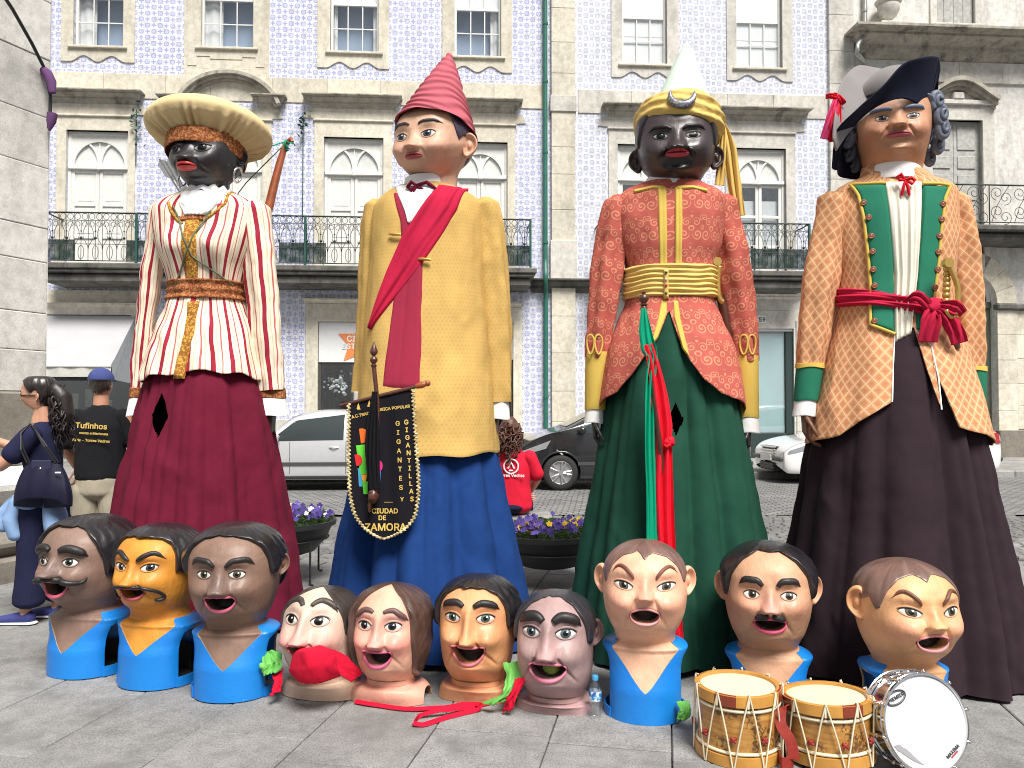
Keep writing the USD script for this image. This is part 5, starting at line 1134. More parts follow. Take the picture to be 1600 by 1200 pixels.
def uvnodes(g):
    t = g.nd('texture_coordinate', None); q = g.nd('separate_xyz', None, vector=t + '.UV'); return q + '.x', q + '.y', t + '.UV'
def m_stripes():
    g = NG(); u, v, uv = uvnodes(g)
    n = g.nd('noise_texture', 'fac', vector=uv, scale=3.0, detail=2.0)
    f = g.m('fraction', g.m('add', g.m('divide', g.m('multiply_add', n, .03, u), .118), 50.0))
    cr = lin(236, 226, 205); red = lin(158, 42, 62); pk = lin(196, 106, 104); tan = lin(214, 190, 150); gr = lin(196, 190, 158)
    c = g.ramp(f, [(0, red), (.2, red), (.215, cr), (.33, cr), (.34, tan), (.365, tan), (.375, cr), (.52, cr), (.53, pk), (.6, pk), (.61, cr), (.74, cr), (.75, gr), (.78, gr), (.79, cr), (1, cr)], False)
    return g.cloth('striped_cloth', c, wr=8, wrd=.008)
def m_dots():
    g = NG(); u, v, uv = uvnodes(g); P = .024
    a = g.m('divide', u, P); b = g.m('divide', v, P)
    row = g.m('floored_modulo', g.m('floor', b), 2.0); a = g.m('multiply_add', row, .5, a)
    fu = g.m('subtract', g.m('fraction', g.m('add', a, 100.)), .5); fv = g.m('subtract', g.m('fraction', g.m('add', b, 100.)), .5)
    d = g.m('less_than', g.m('sqrt', g.m('add', g.m('multiply', fu, fu), g.m('multiply', fv, fv))), .17)
    return g.cloth('yellow_dotted_cloth', g.mix(lin(200, 166, 98), lin(184, 148, 88), d), wr=6, wrd=.006)
def m_damask():
    g = NG(); u, v, uv = uvnodes(g)
    pu = g.m('pingpong', g.m('add', u, 20.0), .075); vv = g.m('floored_modulo', v, .19)
    w = g.nd('noise_texture', 'color', vector=uv, scale=14.0, detail=2.0)
    def curl(cx, cy, R, tw, ph):
        x = g.m('subtract', pu, cx); y = g.m('subtract', vv, cy); r = g.m('sqrt', g.m('add', g.m('multiply', x, x), g.m('multiply', y, y))); th = g.m('divide', g.m('arctan2', y, x), 2 * PI)
        f = g.m('fraction', g.m('add', g.m('multiply_add', r, tw, th), 10.0 + ph)); return g.m('multiply', g.m('less_than', f, .4), g.m('less_than', r, R))
    a = curl(.042, .05, .033, 46.0, .1)
    for q in ((.03, .125, .026, -58.0, .4), (.066, .15, .02, 70.0, .7), (.0, .165, .022, 30.0, .2), (.075, .095, .018, -80., .5), (.0, .09, .02, 40.0, .6)): a = g.m('maximum', a, curl(*q))
    return g.cloth('coral_damask', g.mix(lin(180, 92, 82), lin(206, 144, 114), g.m('multiply', a, .85)), wr=8, wrd=.009)
def m_lattice():
    g = NG(); u, v, uv = uvnodes(g); a = g.m('divide', u, .052); b = g.m('divide', v, .07)
    l1 = g.m('absolute', g.m('subtract', g.m('fraction', g.m('add', g.m('add', a, b), 200.)), .5)); l2 = g.m('absolute', g.m('subtract', g.m('fraction', g.m('add', g.m('subtract', a, b), 200.)), .5))
    ln = g.m('greater_than', g.m('maximum', l1, l2), .44); inn = g.m('less_than', g.m('maximum', l1, l2), .26)
    st = g.m('multiply', g.m('greater_than', g.m('sine', g.m('multiply', b, 60.0)), .0), .35)
    base = g.mix(lin(200, 150, 108), lin(186, 118, 84), g.m('multiply', inn, .8)); base = g.mix(base, lin(214, 160, 110), st)
    return g.cloth('orange_lattice_cloth', g.mix(base, lin(232, 186, 150), ln), wr=7, wrd=.007, relief=ln)
def m_braid(name, c1, c2, period=.018):
    g = NG(); u, v, uv = uvnodes(g); t = g.nd('texture_coordinate', 'object')
    n = g.nd('voronoi_texture', 'distance', vector=t, scale=1 / period) if False else g.nd('noise_texture', 'fac', vector=t, scale=.7 / period, detail=2.0, distortion=1.0)
    k = g.ramp(n, [(.42, (0,) * 3), (.52, (1,) * 3)])
    return g.cloth(name, g.mix(c1, c2, k), wr=40, wrd=.004, relief=k)
MG = dict(stripe=m_stripes(), dots=m_dots(), damask=m_damask(), lattice=m_lattice(),
    braid=m_braid('orange_braid', lin(184, 124, 80), lin(126, 72, 44), .012), gold=m_braid('gold_braid', lin(206, 160, 74), lin(146, 96, 44), .012), rope=m_braid('gold_rope', lin(222, 208, 162), lin(168, 148, 104), .02),
    crimson=m_cloth('crimson_skirt', lin(100, 20, 44), wr=4), blue=m_cloth('blue_skirt', lin(24, 58, 116), wr=4), green=m_cloth('green_skirt', lin(26, 68, 54), wr=4), plum=m_cloth('plum_skirt', lin(46, 34, 40), wr=4),
    maroon=m_cloth('maroon_vest', lin(150, 42, 66), wr=8), red=m_cloth('red_sash', lin(180, 30, 64), wr=12, wrd=.01), white=m_cloth('white_linen', lin(238, 238, 238), wr=18), cream=m_cloth('cream_cloth', lin(216, 194, 148), wr=10, wrd=.012),
    ivory=m_cloth('ivory_vest', lin(226, 222, 208), wr=12), hat=m_cloth('rose_hat_cloth', lin(178, 92, 104), wr=10), yellow=m_cloth('yellow_silk', lin(214, 184, 108), rough=.6, wr=14, wrd=.01), yellowcuff=m_cloth('yellow_cuff', lin(206, 178, 88), wr=10),
    lapel=m_cloth('green_lapel', lin(40, 116, 92), wr=8), mint=m_plain('mint_white_cone', lin(198, 214, 202), .6, var=.04), navy=m_cloth('navy_felt', lin(24, 28, 48), wr=5), felt=m_plain('grey_felt', lin(126, 121, 121), .42, var=.18, vscale=3, bump=.0015, sheen=.3),
    goldm=m_plain('gold_paint_metal', (.62, .42, .12), .35, metal=.75, var=.15), silver=m_plain('silver_metal', (.7, .7, .7), .25, metal=1.0), wood=m_plain('reddish_wood', lin(150, 78, 44), .45, var=.25, vscale=20, coat=.3), dwood=m_plain('dark_turned_wood', lin(78, 42, 30), .4, var=.25, vscale=20, coat=.4),
    cord=m_plain('green_cord', lin(96, 108, 84), .8, var=.2), teal=m_cloth('emerald_ribbon', lin(0, 148, 112), wr=14, rough=.6), scarlet=m_cloth('scarlet_ribbon', lin(214, 22, 44), wr=14, rough=.6), pink=m_cloth('pink_ribbon', lin(206, 70, 120), wr=14))
def fold_fn(seed, freqs=(9, 14, 23), amps=(1, .6, .35)):
    r = np.random.default_rng(seed); ph = r.uniform(0, 2 * PI, len(freqs)); dr = r.uniform(-.5, .5, len(freqs))
    def f(phi, t):
        v = 0
        for n, a, p, d in zip(freqs, amps, ph, dr):
            q = np.sqrt(.012 + np.cos(n * phi / 2 + p + d * t + 1.3 * np.sin(phi * 2 + p) + .5 * np.sin(phi * 5 + 2 * p)) ** 2); v = v + a * (2 * q - 1.25)
        return v / sum(amps)
    return f
class Giant:
    def __init__(s, name, label, px, Y, yaw):
        s.Y, s.k, s.px, s.yaw = Y, Y / FPX, px, math.radians(yaw); s.X = (px - 800) / FPX * Y
        s.T = thing(name, label, 'giant figure', (s.X, s.Y, 0), s.yaw, 'four giant costumed figures')
    def z(s, y): return EYE - (np.asarray(y, float) - 632) * s.k
    def zf(s, y, off=.25): return EYE - (np.asarray(y, float) - 632) * (s.Y - off) / FPX
    def loc(s, px, py, yl=0.0):
        """pixel -> local point at local depth about yl (perpendicular to the view)"""
        w = at(px, py, s.Y + yl) - np.array([s.X, s.Y, 0]); return xf(w[None], rz=-s.yaw)[0]
    def hit(s, su, px, py):
        a, b_ = s.Y - 1.2, s.Y + .3
        for _ in range(34):
            t = (a + b_) / 2; p = xf((at(px, py, t) - np.array([s.X, s.Y, 0]))[None], rz=-s.yaw)[0]
            if p[1] < su.S(p[0], p[2])[1]: a = t
            else: b_ = t
        return float(p[0]), float(p[2])
    def hits(s, su, pts): return [s.hit(su, *p) for p in pts]
    def loft(s, prof, rf, rb, disp=None, n=2.4, yc=None):
        f = lambda q: [(float(s.z(y)), v) for y, v in q][::-1] if q[0][0] < q[-1][0] else [(float(s.z(y)), v) for y, v in q]
        return Surf([(float(s.z(y)), w * s.k) for y, w in prof], f(rf), f(rb), f(yc) if yc else None, n, disp, nt=160)
    def garment(s, name, su, mat, nphi=160, R0=.33, zlo=None, phis=(-PI, PI), zhi=None, nz=90, thick=.008, label=None, crum=True):
        """surface between zlo(phi) and the top, with uv"""
        wrap = zlo is None
        ph = np.linspace(phis[0], phis[1], nphi)
        lo = np.full(nphi, su.z[0]) if zlo is None else np.array([zlo(p) for p in ph]); hi = su.z[-1] if zhi is None else zhi
        t = np.linspace(0, 1, nz)[:, None]; Z = lo[None, :] + (hi - lo[None, :]) * t
        V = crumple(su.ring(ph[None, :] + 0 * Z, Z), .016, len(name) + int(s.px) % 7) if crum else su.ring(ph[None, :] + 0 * Z, Z); uv = np.stack([ph[None, :] * R0 + 0 * Z, Z], -1).reshape(-1, 2)
        P_, F_, R_ = solid_grid(V, thick); return obj(name, (P_, np.vstack([F_, R_])), mat, s.T, smooth=True, uv=np.vstack([uv, uv]), label=label)
    def skirt(s, mat, ytop, prof, seed, amp=.06, rf=.92, slit=None, freqs=(9, 14, 23), shift=0.0, hemw=.03):
        ff = fold_fn(seed, freqs); su = Surf([(0.02, prof[-1][1] * s.k)] + [(float(s.z(y)), w * s.k) for y, w in prof[::-1] if s.z(y) > .05], [(0, rf), (1, rf)], [(0, rf), (1, rf)], n=2.0)
        ph = np.linspace(-PI, PI, 361); nz = 120; zt = float(s.z(ytop)); t = np.linspace(0, 1, nz)[:, None]
        hem = .015 + hemw * (.5 + .5 * np.sin(ph * 3 + seed)); Z = hem[None, :] + (zt - hem[None, :]) * t
        V = su.ring(ph[None, :] + 0 * Z, Z); d = 1 - t
        V = crumple(V, .02, seed, 4.0, 1.0)
        A = amp * (.18 + .82 * d ** .8) * ff(ph[None, :], d * .6) + .015 * (meshkit.fbm(np.stack([np.sin(ph)[None, :] * 2 + 0 * Z + seed, np.cos(ph)[None, :] * 2 + 0 * Z, Z * 1.5], -1), 3, seed) - .5) * 2
        V[..., :2] *= (1 + A / np.maximum(np.hypot(V[..., 0], V[..., 1]), .05))[..., None]
        V[..., 0] += shift * s.k * (1 - d)
        x, z = V[..., 0], V[..., 2]
        if slit is not None:     # a pocket-like opening that gapes in the front seam
            sx, sz, hw, hh = slit; m = np.exp(-((x - sx) / (hw * 1.5)) ** 2 - ((z - sz) / (hh * 1.6)) ** 2) * (V[..., 1] < 0)
            V[..., 1] += m * .05; keep = ~((np.abs(x - sx) / hw + np.abs(z - sz) / hh < 1) & (V[..., 1] < 0))
            F = grid_faces(nz, 361); kf = keep.ravel()[F].any(1); F = F[kf]
            m_ = MB(); m_.add(np.array([(sx - .25, -.02, sz - .4), (sx + .25, -.02, sz - .4), (sx + .25, -.02, sz + .4), (sx - .25, -.02, sz + .4)]), [(0, 1, 2, 3)]); m_.build('dark_lining', M['dark'], s.T)
        else: F = grid_faces(nz, 361)
        s.sk = su; return obj('skirt', (V.reshape(-1, 3), F), mat, s.T, smooth=True)
    def sleeve(s, mat, pts, seed, yl=0.0, flat=.95, name='sleeve', wr=.018):
        """pts: (px, py, radius in px)"""
        c = np.array([s.loc(x, y, yl) for x, y, r in pts]); r = np.array([q[2] * s.k for q in pts]); t = np.linspace(0, 1, len(pts)); q = np.linspace(0, 1, 70)
        C = np.stack([interp(q, np.stack([t, c[:, i]], 1)) for i in range(3)], 1); Rr = interp(q, np.stack([t, r], 1)); n = 48
        a = np.linspace(0, 2 * PI, n + 1)[None, :]; T_ = np.gradient(C, axis=0); T_ /= np.linalg.norm(T_, axis=1, keepdims=True)
        N1 = np.array([1.0, 0, 0]) - T_ * T_[:, :1]; N1 /= np.linalg.norm(N1, axis=1, keepdims=True); N2 = np.cross(T_, N1)
        L = np.concatenate([[0], np.cumsum(np.linalg.norm(np.diff(C, axis=0), axis=1))])
        w = wr * (meshkit.fbm(np.stack([np.cos(a) * 1.3 + 0 * L[:, None] + seed, np.sin(a) * 1.3 + 0 * L[:, None] + L[:, None] * 3.0, L[:, None] * 6 + 0 * a], -1), 3, seed) - .5) * 2
        w = w + wr * .5 * np.sin(a * 5 + seed + L[:, None] * 2)
        RR = Rr[:, None] + w
        cap = sm(q, 0, .05)[:, None] * .4 + .6; RR = RR * cap
        V = C[:, None] + RR[..., None] * (N1[:, None] * np.cos(a)[..., None] + flat * N2[:, None] * np.sin(a)[..., None])
        uv = np.stack([a * .09 + 0 * L[:, None], -L[:, None] + 0 * a], -1)
        P_, F_, R_ = solid_grid(V, -.006); obj(name, (V.reshape(-1, 3), grid_faces(70, n + 1)), mat, s.T, smooth=True, uv=uv.reshape(-1, 2)); s.ends = (C[-1], T_[-1], Rr[-1])
        return C, Rr
    def cuff(s, name, mat, p0, p1, ruffle=0.0, yl=0.0):
        """open flared cuff between (px,py,r) and (px,py,r)"""
        A, B = s.loc(p0[0], p0[1], yl), s.loc(p1[0], p1[1], yl); n = 73; a = np.linspace(0, 2 * PI, n)[None, :]; t = np.linspace(0, 1, 14)[:, None]
        C = A + (B - A) * t; R = (p0[2] + (p1[2] - p0[2]) * t) * s.k + ruffle * s.k * t * np.sin(a * 11 + 3 * np.sin(a * 3))
        V = np.stack([C[:, 0:1] + R * np.cos(a), C[:, 1:2] + R * .92 * np.sin(a), C[:, 2:3] + 0 * a + .004 * np.sin(a * 3) * t], -1)
        P_, F_, R_ = solid_grid(V, .004); uv = np.stack([a * .1 + 0 * t, t * .1 + 0 * a], -1).reshape(-1, 2)
        return obj(name, (P_, np.vstack([F_, R_])), mat, s.T, smooth=50 if False else True, uv=np.vstack([uv, uv]))
    def patch(s, name, su, A, B, mat, off=.008, nx=16, nz=60, wob=None, px=True, parent=None):
        """a piece of cloth on the body between the borders A and B (picture points, top to bottom)"""
        a = np.array(s.hits(su, A) if px else A); b = np.array(s.hits(su, B) if px else B)
        def res(p):
            d = np.concatenate([[0], np.cumsum(np.hypot(*np.diff(p, axis=0).T))]); q = np.linspace(0, 1, nz); return np.stack([np.interp(q, d / d[-1], p[:, i]) for i in (0, 1)], 1)
        a, b = res(a), res(b); u = np.linspace(0, 1, nx)[None, :, None]; X = a[:, None] * (1 - u) + b[:, None] * u
        t = np.linspace(0, 1, nz)[:, None]; uu = u[..., 0]; ev = (1 - np.abs(2 * uu - 1) ** 12) * (1 - np.abs(2 * t - 1) ** 60)
        o = off * (ev + .0) - .003 * (1 - ev)
        if wob is not None: o = o + wob(uu + 0 * t, t + 0 * uu) * ev
        V = su.S(X[..., 0], X[..., 1], o); uv = np.stack([X[..., 0], X[..., 1]], -1).reshape(-1, 2)
        return obj(name, (V.reshape(-1, 3), grid_faces(nz, nx)), mat, parent or s.T, smooth=True, uv=uv)
    def cordline(s, name, su, pts, mat, r=.006, off=.004, px=True):
        p = np.array(s.hits(su, pts) if px else pts); d = np.concatenate([[0], np.cumsum(np.hypot(*np.diff(p, axis=0).T))]); q = np.linspace(0, d[-1], 70)
        x, z = np.interp(q, d, p[:, 0]), np.interp(q, d, p[:, 1]); m = MB(); m.tube(su.S(x, z, off), r, 8); return m.build(name, mat, s.T, smooth=60)
    def head(s, cx, yaw, sp, off=.22):
        """head on its own turned frame: child of the giant"""
        k = s.k; w = np.array([(cx - 800) / FPX * s.Y, s.Y, 0]) - np.array([s.X, s.Y, 0]); l = xf(w[None], rz=-s.yaw)[0]
        x = UsdGeom.Xform.Define(stage, numbered(str(s.T.GetPath()), 'head')); x.AddTranslateOp().Set(Gf.Vec3d(*map(float, l))); x.AddRotateZOp().Set(yaw)
        sp = dict(sp); sp['pz'] = s.z; gz = s.z; sp['sh'] = sp.get('sh', .27)
        s.hx = x; s.hl = l
        su = build_head(x.GetPrim(), sp, gz, k, parent_part=x.GetPrim()); s.hsu = su; s.hyaw = math.radians(yaw); return su
def lumpy(v, amp, sc, seed): return v + (meshkit.fbm(np.asarray(v) * sc + seed, 3, seed)[:, None] - .5) * 2 * amp * np.array([1, 1, 1])
def hand_mesh(L=.19, curl=.55, side=1, spread=.06):
    """relaxed hand hanging down from the wrist at the origin; palm faces the body (-x*side)... fingers point to -z"""
    import manifold3d as m3
    def ball(p, r): return m3.Manifold.sphere(r, 14).translate(tuple(map(float, p)))
    def bone(a, ra, b, rb): return m3.Manifold.batch_hull([ball(a, ra), ball(b, rb)])
    parts = []; pw = L * .42
    corners = [((0, -pw * .3, 0), L * .1), ((0, pw * .3, 0), L * .1), ((0, -pw * .48, -L * .5), L * .062), ((0, pw * .46, -L * .47), L * .058)]
    parts.append(m3.Manifold.batch_hull([ball(c, r) for c, r in corners]))
    for i, (fy, ln) in enumerate(((-.45, .47), (-.15, .52), (.15, .48), (.43, .38))):
        p = np.array([0, fy * pw, -L * .48]); a = .25; r = L * .052; sp_ = fy * spread * 3
        for j, fr_ in enumerate((.45, .32, .23)):
            a += curl * (.5, .8, .6)[j]; d = np.array([-side * math.sin(a), sp_ * .3, -math.cos(a)]); q = p + d * L * ln * fr_; parts.append(bone(p, r, q, r * .9)); p, r = q, r * .9
    p = np.array([0, -pw * .45, -L * .1]); r = L * .062
    for d, ln in (((-side * .35, -.62, -.7), .26), ((-side * .45, -.2, -.85), .2), ((-side * .5, .05, -.85), .15)):
        d = np.array(d) / np.linalg.norm(d); q = p + d * L * ln; parts.append(bone(p, r, q, r * .88)); p, r = q, r * .88
    mm = parts[0]
    for q in parts[1:]: mm = mm + q
    mm = mm.refine_to_length(L * .04).to_mesh(); t = trimesh.Trimesh(mm.vert_properties[:, :3], mm.tri_verts); trimesh.smoothing.filter_taubin(t, iterations=6); return t
HAND = {}
def put_hand(G, px, py, side, mat, L=.24, yl=0.0):
    if (side, L) not in HAND: HAND[(side, L)] = hand_mesh(L, .5, side)
    t = HAND[(side, L)]; c = G.loc(px, py, yl); obj('hand', (t.vertices + c, t.faces), mat, G.T, smooth=True)
m_blackhand = m_plain('black_painted_hand', lin(38, 35, 38), .4, coat=.2); m_brownhand = m_plain('brown_painted_hand', lin(110, 76, 60), .5)
def cloth_tail(pts, w, seed, fold=.012, n=60, nx=14):
    """a hanging strip of cloth along 3D points; w: widths; faces -y"""
    p = np.asarray(pts, float); t = np.linspace(0, 1, len(p)); q = np.linspace(0, 1, n); C = np.stack([interp(q, np.stack([t, p[:, i]], 1)) for i in range(3)], 1); W = np.interp(q, t, w)
    u = np.linspace(-.5, .5, nx)[None, :]; T_ = np.gradient(C, axis=0); T_ /= np.maximum(np.linalg.norm(T_, axis=1, keepdims=True), 1e-9)
    S_ = np.cross(T_, np.array([0, 1.0, 0])); S_ /= np.maximum(np.linalg.norm(S_, axis=1, keepdims=True), 1e-9)
    V = C[:, None] + S_[:, None] * (u * W[:, None])[..., None]
    V[..., 1] += fold * np.sin(u * 14 + seed + q[:, None] * 5) * np.sin(q[:, None] * PI * .9 + .2) + .004 * np.sin(u * 31 + q[:, None] * 9)
    P_, F_, R_ = solid_grid(V, .003); return P_, np.vstack([F_, R_])

# ---------------------------------------------------------------- giant 1: striped blouse
G = Giant('giant_figure', 'black faced giant in a striped blouse, crimson skirt and wide cream hat', 322, 5.6, 0)
k = G.k
def d1(x, z): return .075 * gau(np.abs(x), .125, .085) * gau(z, float(G.zf(385)), .11) + .008 * np.sin(x * 60 + z * 6) * sm(-z, -float(G.z(470)), -float(G.z(560))) + .006 * np.sin(x * 38 + 9 * np.sin(z * 3)) + .01 * np.sin(x * 23 + 1 - z * 4) * sm(-z, -float(G.z(450)), -float(G.z(588)))
su = G.loft([(298, 30), (306, 52), (316, 76), (330, 84), (360, 80), (392, 72), (425, 60), (455, 54), (480, 60), (520, 76), (560, 88), (590, 95)], [(298, .95), (316, .52), (345, .62), (390, .8), (455, .86), (520, .86), (590, .86)], [(298, .95), (316, .55), (390, .7), (455, .86), (590, .86)], d1)
G.garment('blouse', su, MG['stripe'], zlo=lambda p: float(G.z(590)) + .03 * math.sin(p * 2 + 1) + .012 * math.sin(p * 9), nphi=220, nz=120)
G.skirt(MG['crimson'], 572, [(560, 72), (590, 84), (650, 100), (720, 114), (800, 128), (900, 146), (965, 154)], 3, amp=.085, slit=(-.17, float(G.zf(650, .45)), .07, .16))
r1 = np.random.default_rng(2)
A, B = [(284, 300), (279, 316), (288, 337)], [(357, 300), (345, 318), (322, 337)]
G.patch('lace_collar', su, A, B, MG['white'], .026, 40, 40, wob=lambda u, t: .005 * np.sin(u * 42 + 3 * np.sin(t * 5)) + .003 * np.sin(t * 14 + u * 9))
m = MB(); n = 90; a = np.linspace(0, 2 * PI, n); zc = float(G.z(302)); V = np.stack([np.stack([(.155 + q * .03 + .01 * np.sin(a * 17) * q) * np.cos(a), (.145 + q * .03 + .01 * np.sin(a * 17) * q) * np.sin(a), zc - .02 + .05 * (1 - q) + .012 * np.sin(a * 13 + 2)], 1) for q in (0, .5, 1)]); P_, F_, R_ = solid_grid(V, .004); obj('lace_ruffle', (P_, F_), MG['white'], G.T, smooth=True)
G.patch('front_braid', su, [(290, 338), (290, 440)], [(315, 338), (311, 440)], MG['gold'], .012, 8, 40)
G.patch('yoke_braid', su, [(277, 337), (277, 346)], [(322, 336), (322, 345)], MG['braid'], .014, 20, 6)
G.patch('front_braid', su, [(292, 470), (286, 520), (270, 592)], [(312, 470), (306, 520), (288, 592)], MG['gold'], .012, 8, 40)
ph = np.linspace(-PI, PI, 121)[None, :]; zb = np.linspace(float(G.z(470)), float(G.z(443)), 14)[:, None]
V = su.ring(ph + 0 * zb, zb + 0 * ph, .016 + .006 * np.cos(np.linspace(0, 4 * PI, 14))[:, None] + 0 * ph); P_, F_, R_ = solid_grid(V, .012); obj('belt', (P_, np.vstack([F_, R_])), MG['braid'], G.T, smooth=True)
G.cordline('neck_cord', su, [(264, 317), (268, 330), (276, 342), (285, 350)], MG['gold'], .011); G.cordline('neck_cord', su, [(366, 303), (352, 318), (335, 333), (318, 344)], MG['gold'], .011)
for pts in ([(272, 322), (282, 345), (290, 378), (300, 400), (320, 415), (340, 428), (362, 446)], [(330, 330), (318, 348), (303, 368), (292, 395), (283, 425), (274, 455)]): G.cordline('cord', su, pts, MG['cord'], .006, .012)
G.sleeve(MG['stripe'], [(252, 316, 16), (240, 400, 15), (228, 500, 14), (217, 612, 12)], 4, yl=.06); G.cuff('cuff_braid', MG['braid'], (217, 606, 12.5), (216, 622, 13)); G.cuff('lace_cuff', MG['white'], (216, 621, 12), (214, 650, 15), 1.0); put_hand(G, 214, 648, -1, m_blackhand, .22)
G.sleeve(MG['stripe'], [(394, 318, 26), (406, 400, 24), (414, 500, 23), (422, 610, 21)], 5, yl=-.03); G.cuff('cuff_braid', MG['braid'], (422, 606, 22.5), (423, 622, 23)); G.cuff('lace_cuff', MG['white'], (423, 621, 22), (425, 650, 25), 1.2); put_hand(G, 424, 645, 1, m_blackhand, .25)
hs = G.head(325, -13, dict(seed=31, ckf=1.3, white=(.6, .6, .6), iris_r=.72, lash=.1, mat='dark_paint', prof=[(190, 0), (191, 30), (199, 43), (213, 49), (232, 51), (252, 48), (266, 42), (277, 35), (285, 30), (300, 29), (330, 31)], neck=295, chin=287, skin=(40, 37, 42), eye=(23, 232, 12, 5.5), dark_eye=.42, iris=(20, 20, 24), brow=None,
    nose=(222, 246, 15, 12), mouth=(258, 17, 7.5, -2), open=False, lip=(196, 52, 52), lip_full=1.7, bow=.12, cheek=(36, 246, 18, 7), muzzle=13, chin_a=8, fold=1.2, hair=None, ear=(246, 26, 6), lid=(26, 24, 28), lash_c=(15, 14, 16)))
hd = str(G.hx.GetPath())
for sgn in (-1, 1):
    zz = float(G.z(262)); p = hs.ring(sgn * 1.6, zz); m = MB(); a = np.linspace(0, 2 * PI, 32, endpoint=False); m.tube(np.stack([p[0] + sgn * .02 + .012 * np.sin(a), p[1] - .0 + .046 * np.cos(a), zz - .055 + .05 * np.sin(a)], 1) @ np.eye(3), .008, 8, closed=True); m.build('hoop_earring', MG['silver'], hd, smooth=True)
# hat: gathered crown on a braided band, tilted back
def lathe_grid(prof, n=180):
    p = np.asarray(prof, float); a = np.linspace(-PI, PI, n); t = np.linspace(0, 1, len(p)); q = np.linspace(0, 1, 90); P = np.stack([interp(q, np.stack([t, p[:, i]], 1)) for i in (0, 1)], 1)
    return P, a
ht = UsdGeom.Xform.Define(stage, numbered(str(G.T.GetPath()), 'hat')); hp = G.loc(321, 242) + [0, .02, 0]; ht.AddTranslateOp().Set(Gf.Vec3d(*map(float, hp))); ht.AddRotateXYZOp().Set(Gf.Vec3f(-9, 3, 0))
P, a = lathe_grid([(.258, .055), (.275, .07), (.34, .1), (.415, .145), (.435, .19), (.41, .245), (.31, .285), (.14, .315), (0.001, .318)])
rad, zz = P[:, 0][:, None], P[:, 1][:, None]; under = np.clip(1 - np.abs(np.linspace(0, 1, 90)[:, None] - .24) / .24, 0, 1)
fo = (.5 * np.sin(a * 26 + 3 * np.sin(a * 4)) + .5 * np.sin(a * 41 + 2 * np.sin(a * 7)))[None, :]
R = rad * (1 + .0 * fo); Z = zz + under * fo * .034 + .012 * np.sin(a * 2 + 1)[None, :] * (rad / .45) ** 2
V = np.stack([R * np.sin(a) * 1.0, -R * np.cos(a) * .95, Z], -1); obj('crown', (V.reshape(-1, 3), grid_faces(90, 180)), MG['cream'], str(ht.GetPath()), smooth=True)
P, a = lathe_grid([(.262, -.035), (.27, -.02), (.272, .04), (.268, .075), (.255, .08)]); rad, zz = P[:, 0][:, None], P[:, 1][:, None]; V = np.stack([rad * np.sin(a), -rad * np.cos(a) * 1.12, zz + 0 * a], -1); obj('hat_band', (V.reshape(-1, 3), grid_faces(90, 180)), MG['braid'], str(ht.GetPath()), smooth=True)
# bow and arrows
bw = thing('archery_bow', 'reddish wooden bow with a thin string behind the striped sleeve', 'bow')
pts = [at(409, 360, 5.8), at(421, 320, 5.82), at(428, 290, 5.84), at(437, 255, 5.86), at(444, 232, 5.87), at(449, 221, 5.87), at(455, 217, 5.86), at(457, 222, 5.85)]
m = MB(); m.tube([at(400, 520, 5.75), at(402, 440, 5.77)] + pts, [.02, .03, .034, .033, .03, .027, .022, .018, .016, .012], 10); m.build('limb', MG['wood'], bw, smooth=True)
m = MB(); m.tube([at(446, 224, 5.86), at(385, 285, 5.8), at(372, 302, 5.75), at(372, 500, 5.75)], .0045, 5); m.build('string', MG['cord'], bw)
m = MB(); c = at(447, 222, 5.86); r_ = np.random.default_rng(1)
for i in range(9): m.tube([c + r_.normal(0, .012, 3), c + r_.normal(0, .03, 3) + [0, 0, -.01], c + r_.normal(0, .03, 3) + [0, 0, -.04]], .005, 5)
m.build('string_knot', MG['teal'], bw)
for i, (x0, y0, x1, y1, lb) in enumerate(((249, 249, 288, 312, 'leftmost'), (258, 252, 292, 312, 'middle'), (263, 246, 296, 312, 'rightmost'))):
    ar = thing('arrow', f'{lb} of three silver feathered arrows beside the black face', 'arrow', group='arrows behind the striped blouse'); A_, B_ = at(x0, y0, 5.75), at(x1, y1, 5.7)
    m = MB(); m.tube([A_, B_], .007, 6); m.build('shaft', M['white_clean'], ar); d = (B_ - A_) / np.linalg.norm(B_ - A_); sd = np.cross(d, [0, 1, 0]); sd /= np.linalg.norm(sd)
    for sg in (-1, 1): m = MB(); m.add([A_ + d * .0, A_ + d * .03 + sd * sg * .03, A_ + d * .14 + sd * sg * .03, A_ + d * .18], [(0, 1, 2, 3)]); m.build('feather', MG['silver'], ar)

# ---------------------------------------------------------------- giant 2: yellow coat
G = Giant('giant_figure', 'pale giant boy in a yellow coat, red sash, blue skirt and tall rose cone hat', 668, 5.15, -6)
k = G.k
d2 = lambda x, z: .008 * np.sin(x * 15 + 2 + z * 1.5) * sm(-z, -float(G.z(360)), -float(G.z(600))) + .006 * np.sin(x * 27 - z * 2)
su = G.loft([(288, 34), (296, 52), (306, 72), (322, 84), (360, 87), (420, 90), (520, 97), (620, 105), (714, 112)], [(288, .9), (306, .55), (340, .62), (420, .7), (600, .9), (714, 1.04)], [(288, .9), (306, .55), (420, .7), (714, .9)], d2)
G.garment('coat', su, MG['dots'], zlo=lambda p: float(G.z(709)) + .02 * math.sin(p * 1.0 + .3) + .008 * math.sin(7 * p), nphi=200, R0=.36)
G.skirt(MG['blue'], 640, [(620, 92), (700, 106), (780, 122), (860, 138), (950, 154), (1000, 160)], 8, amp=.085, freqs=(8, 13, 19))
G.patch('vest', su, [(614, 299), (625, 345), (627, 372), (616, 450), (604, 540), (596, 608)], [(650, 299), (652, 345), (661, 400), (661, 450), (659, 540), (657, 608)], MG['maroon'], .012, 20, 70, wob=lambda u, t: -.006 * gau(u, .45, .03))
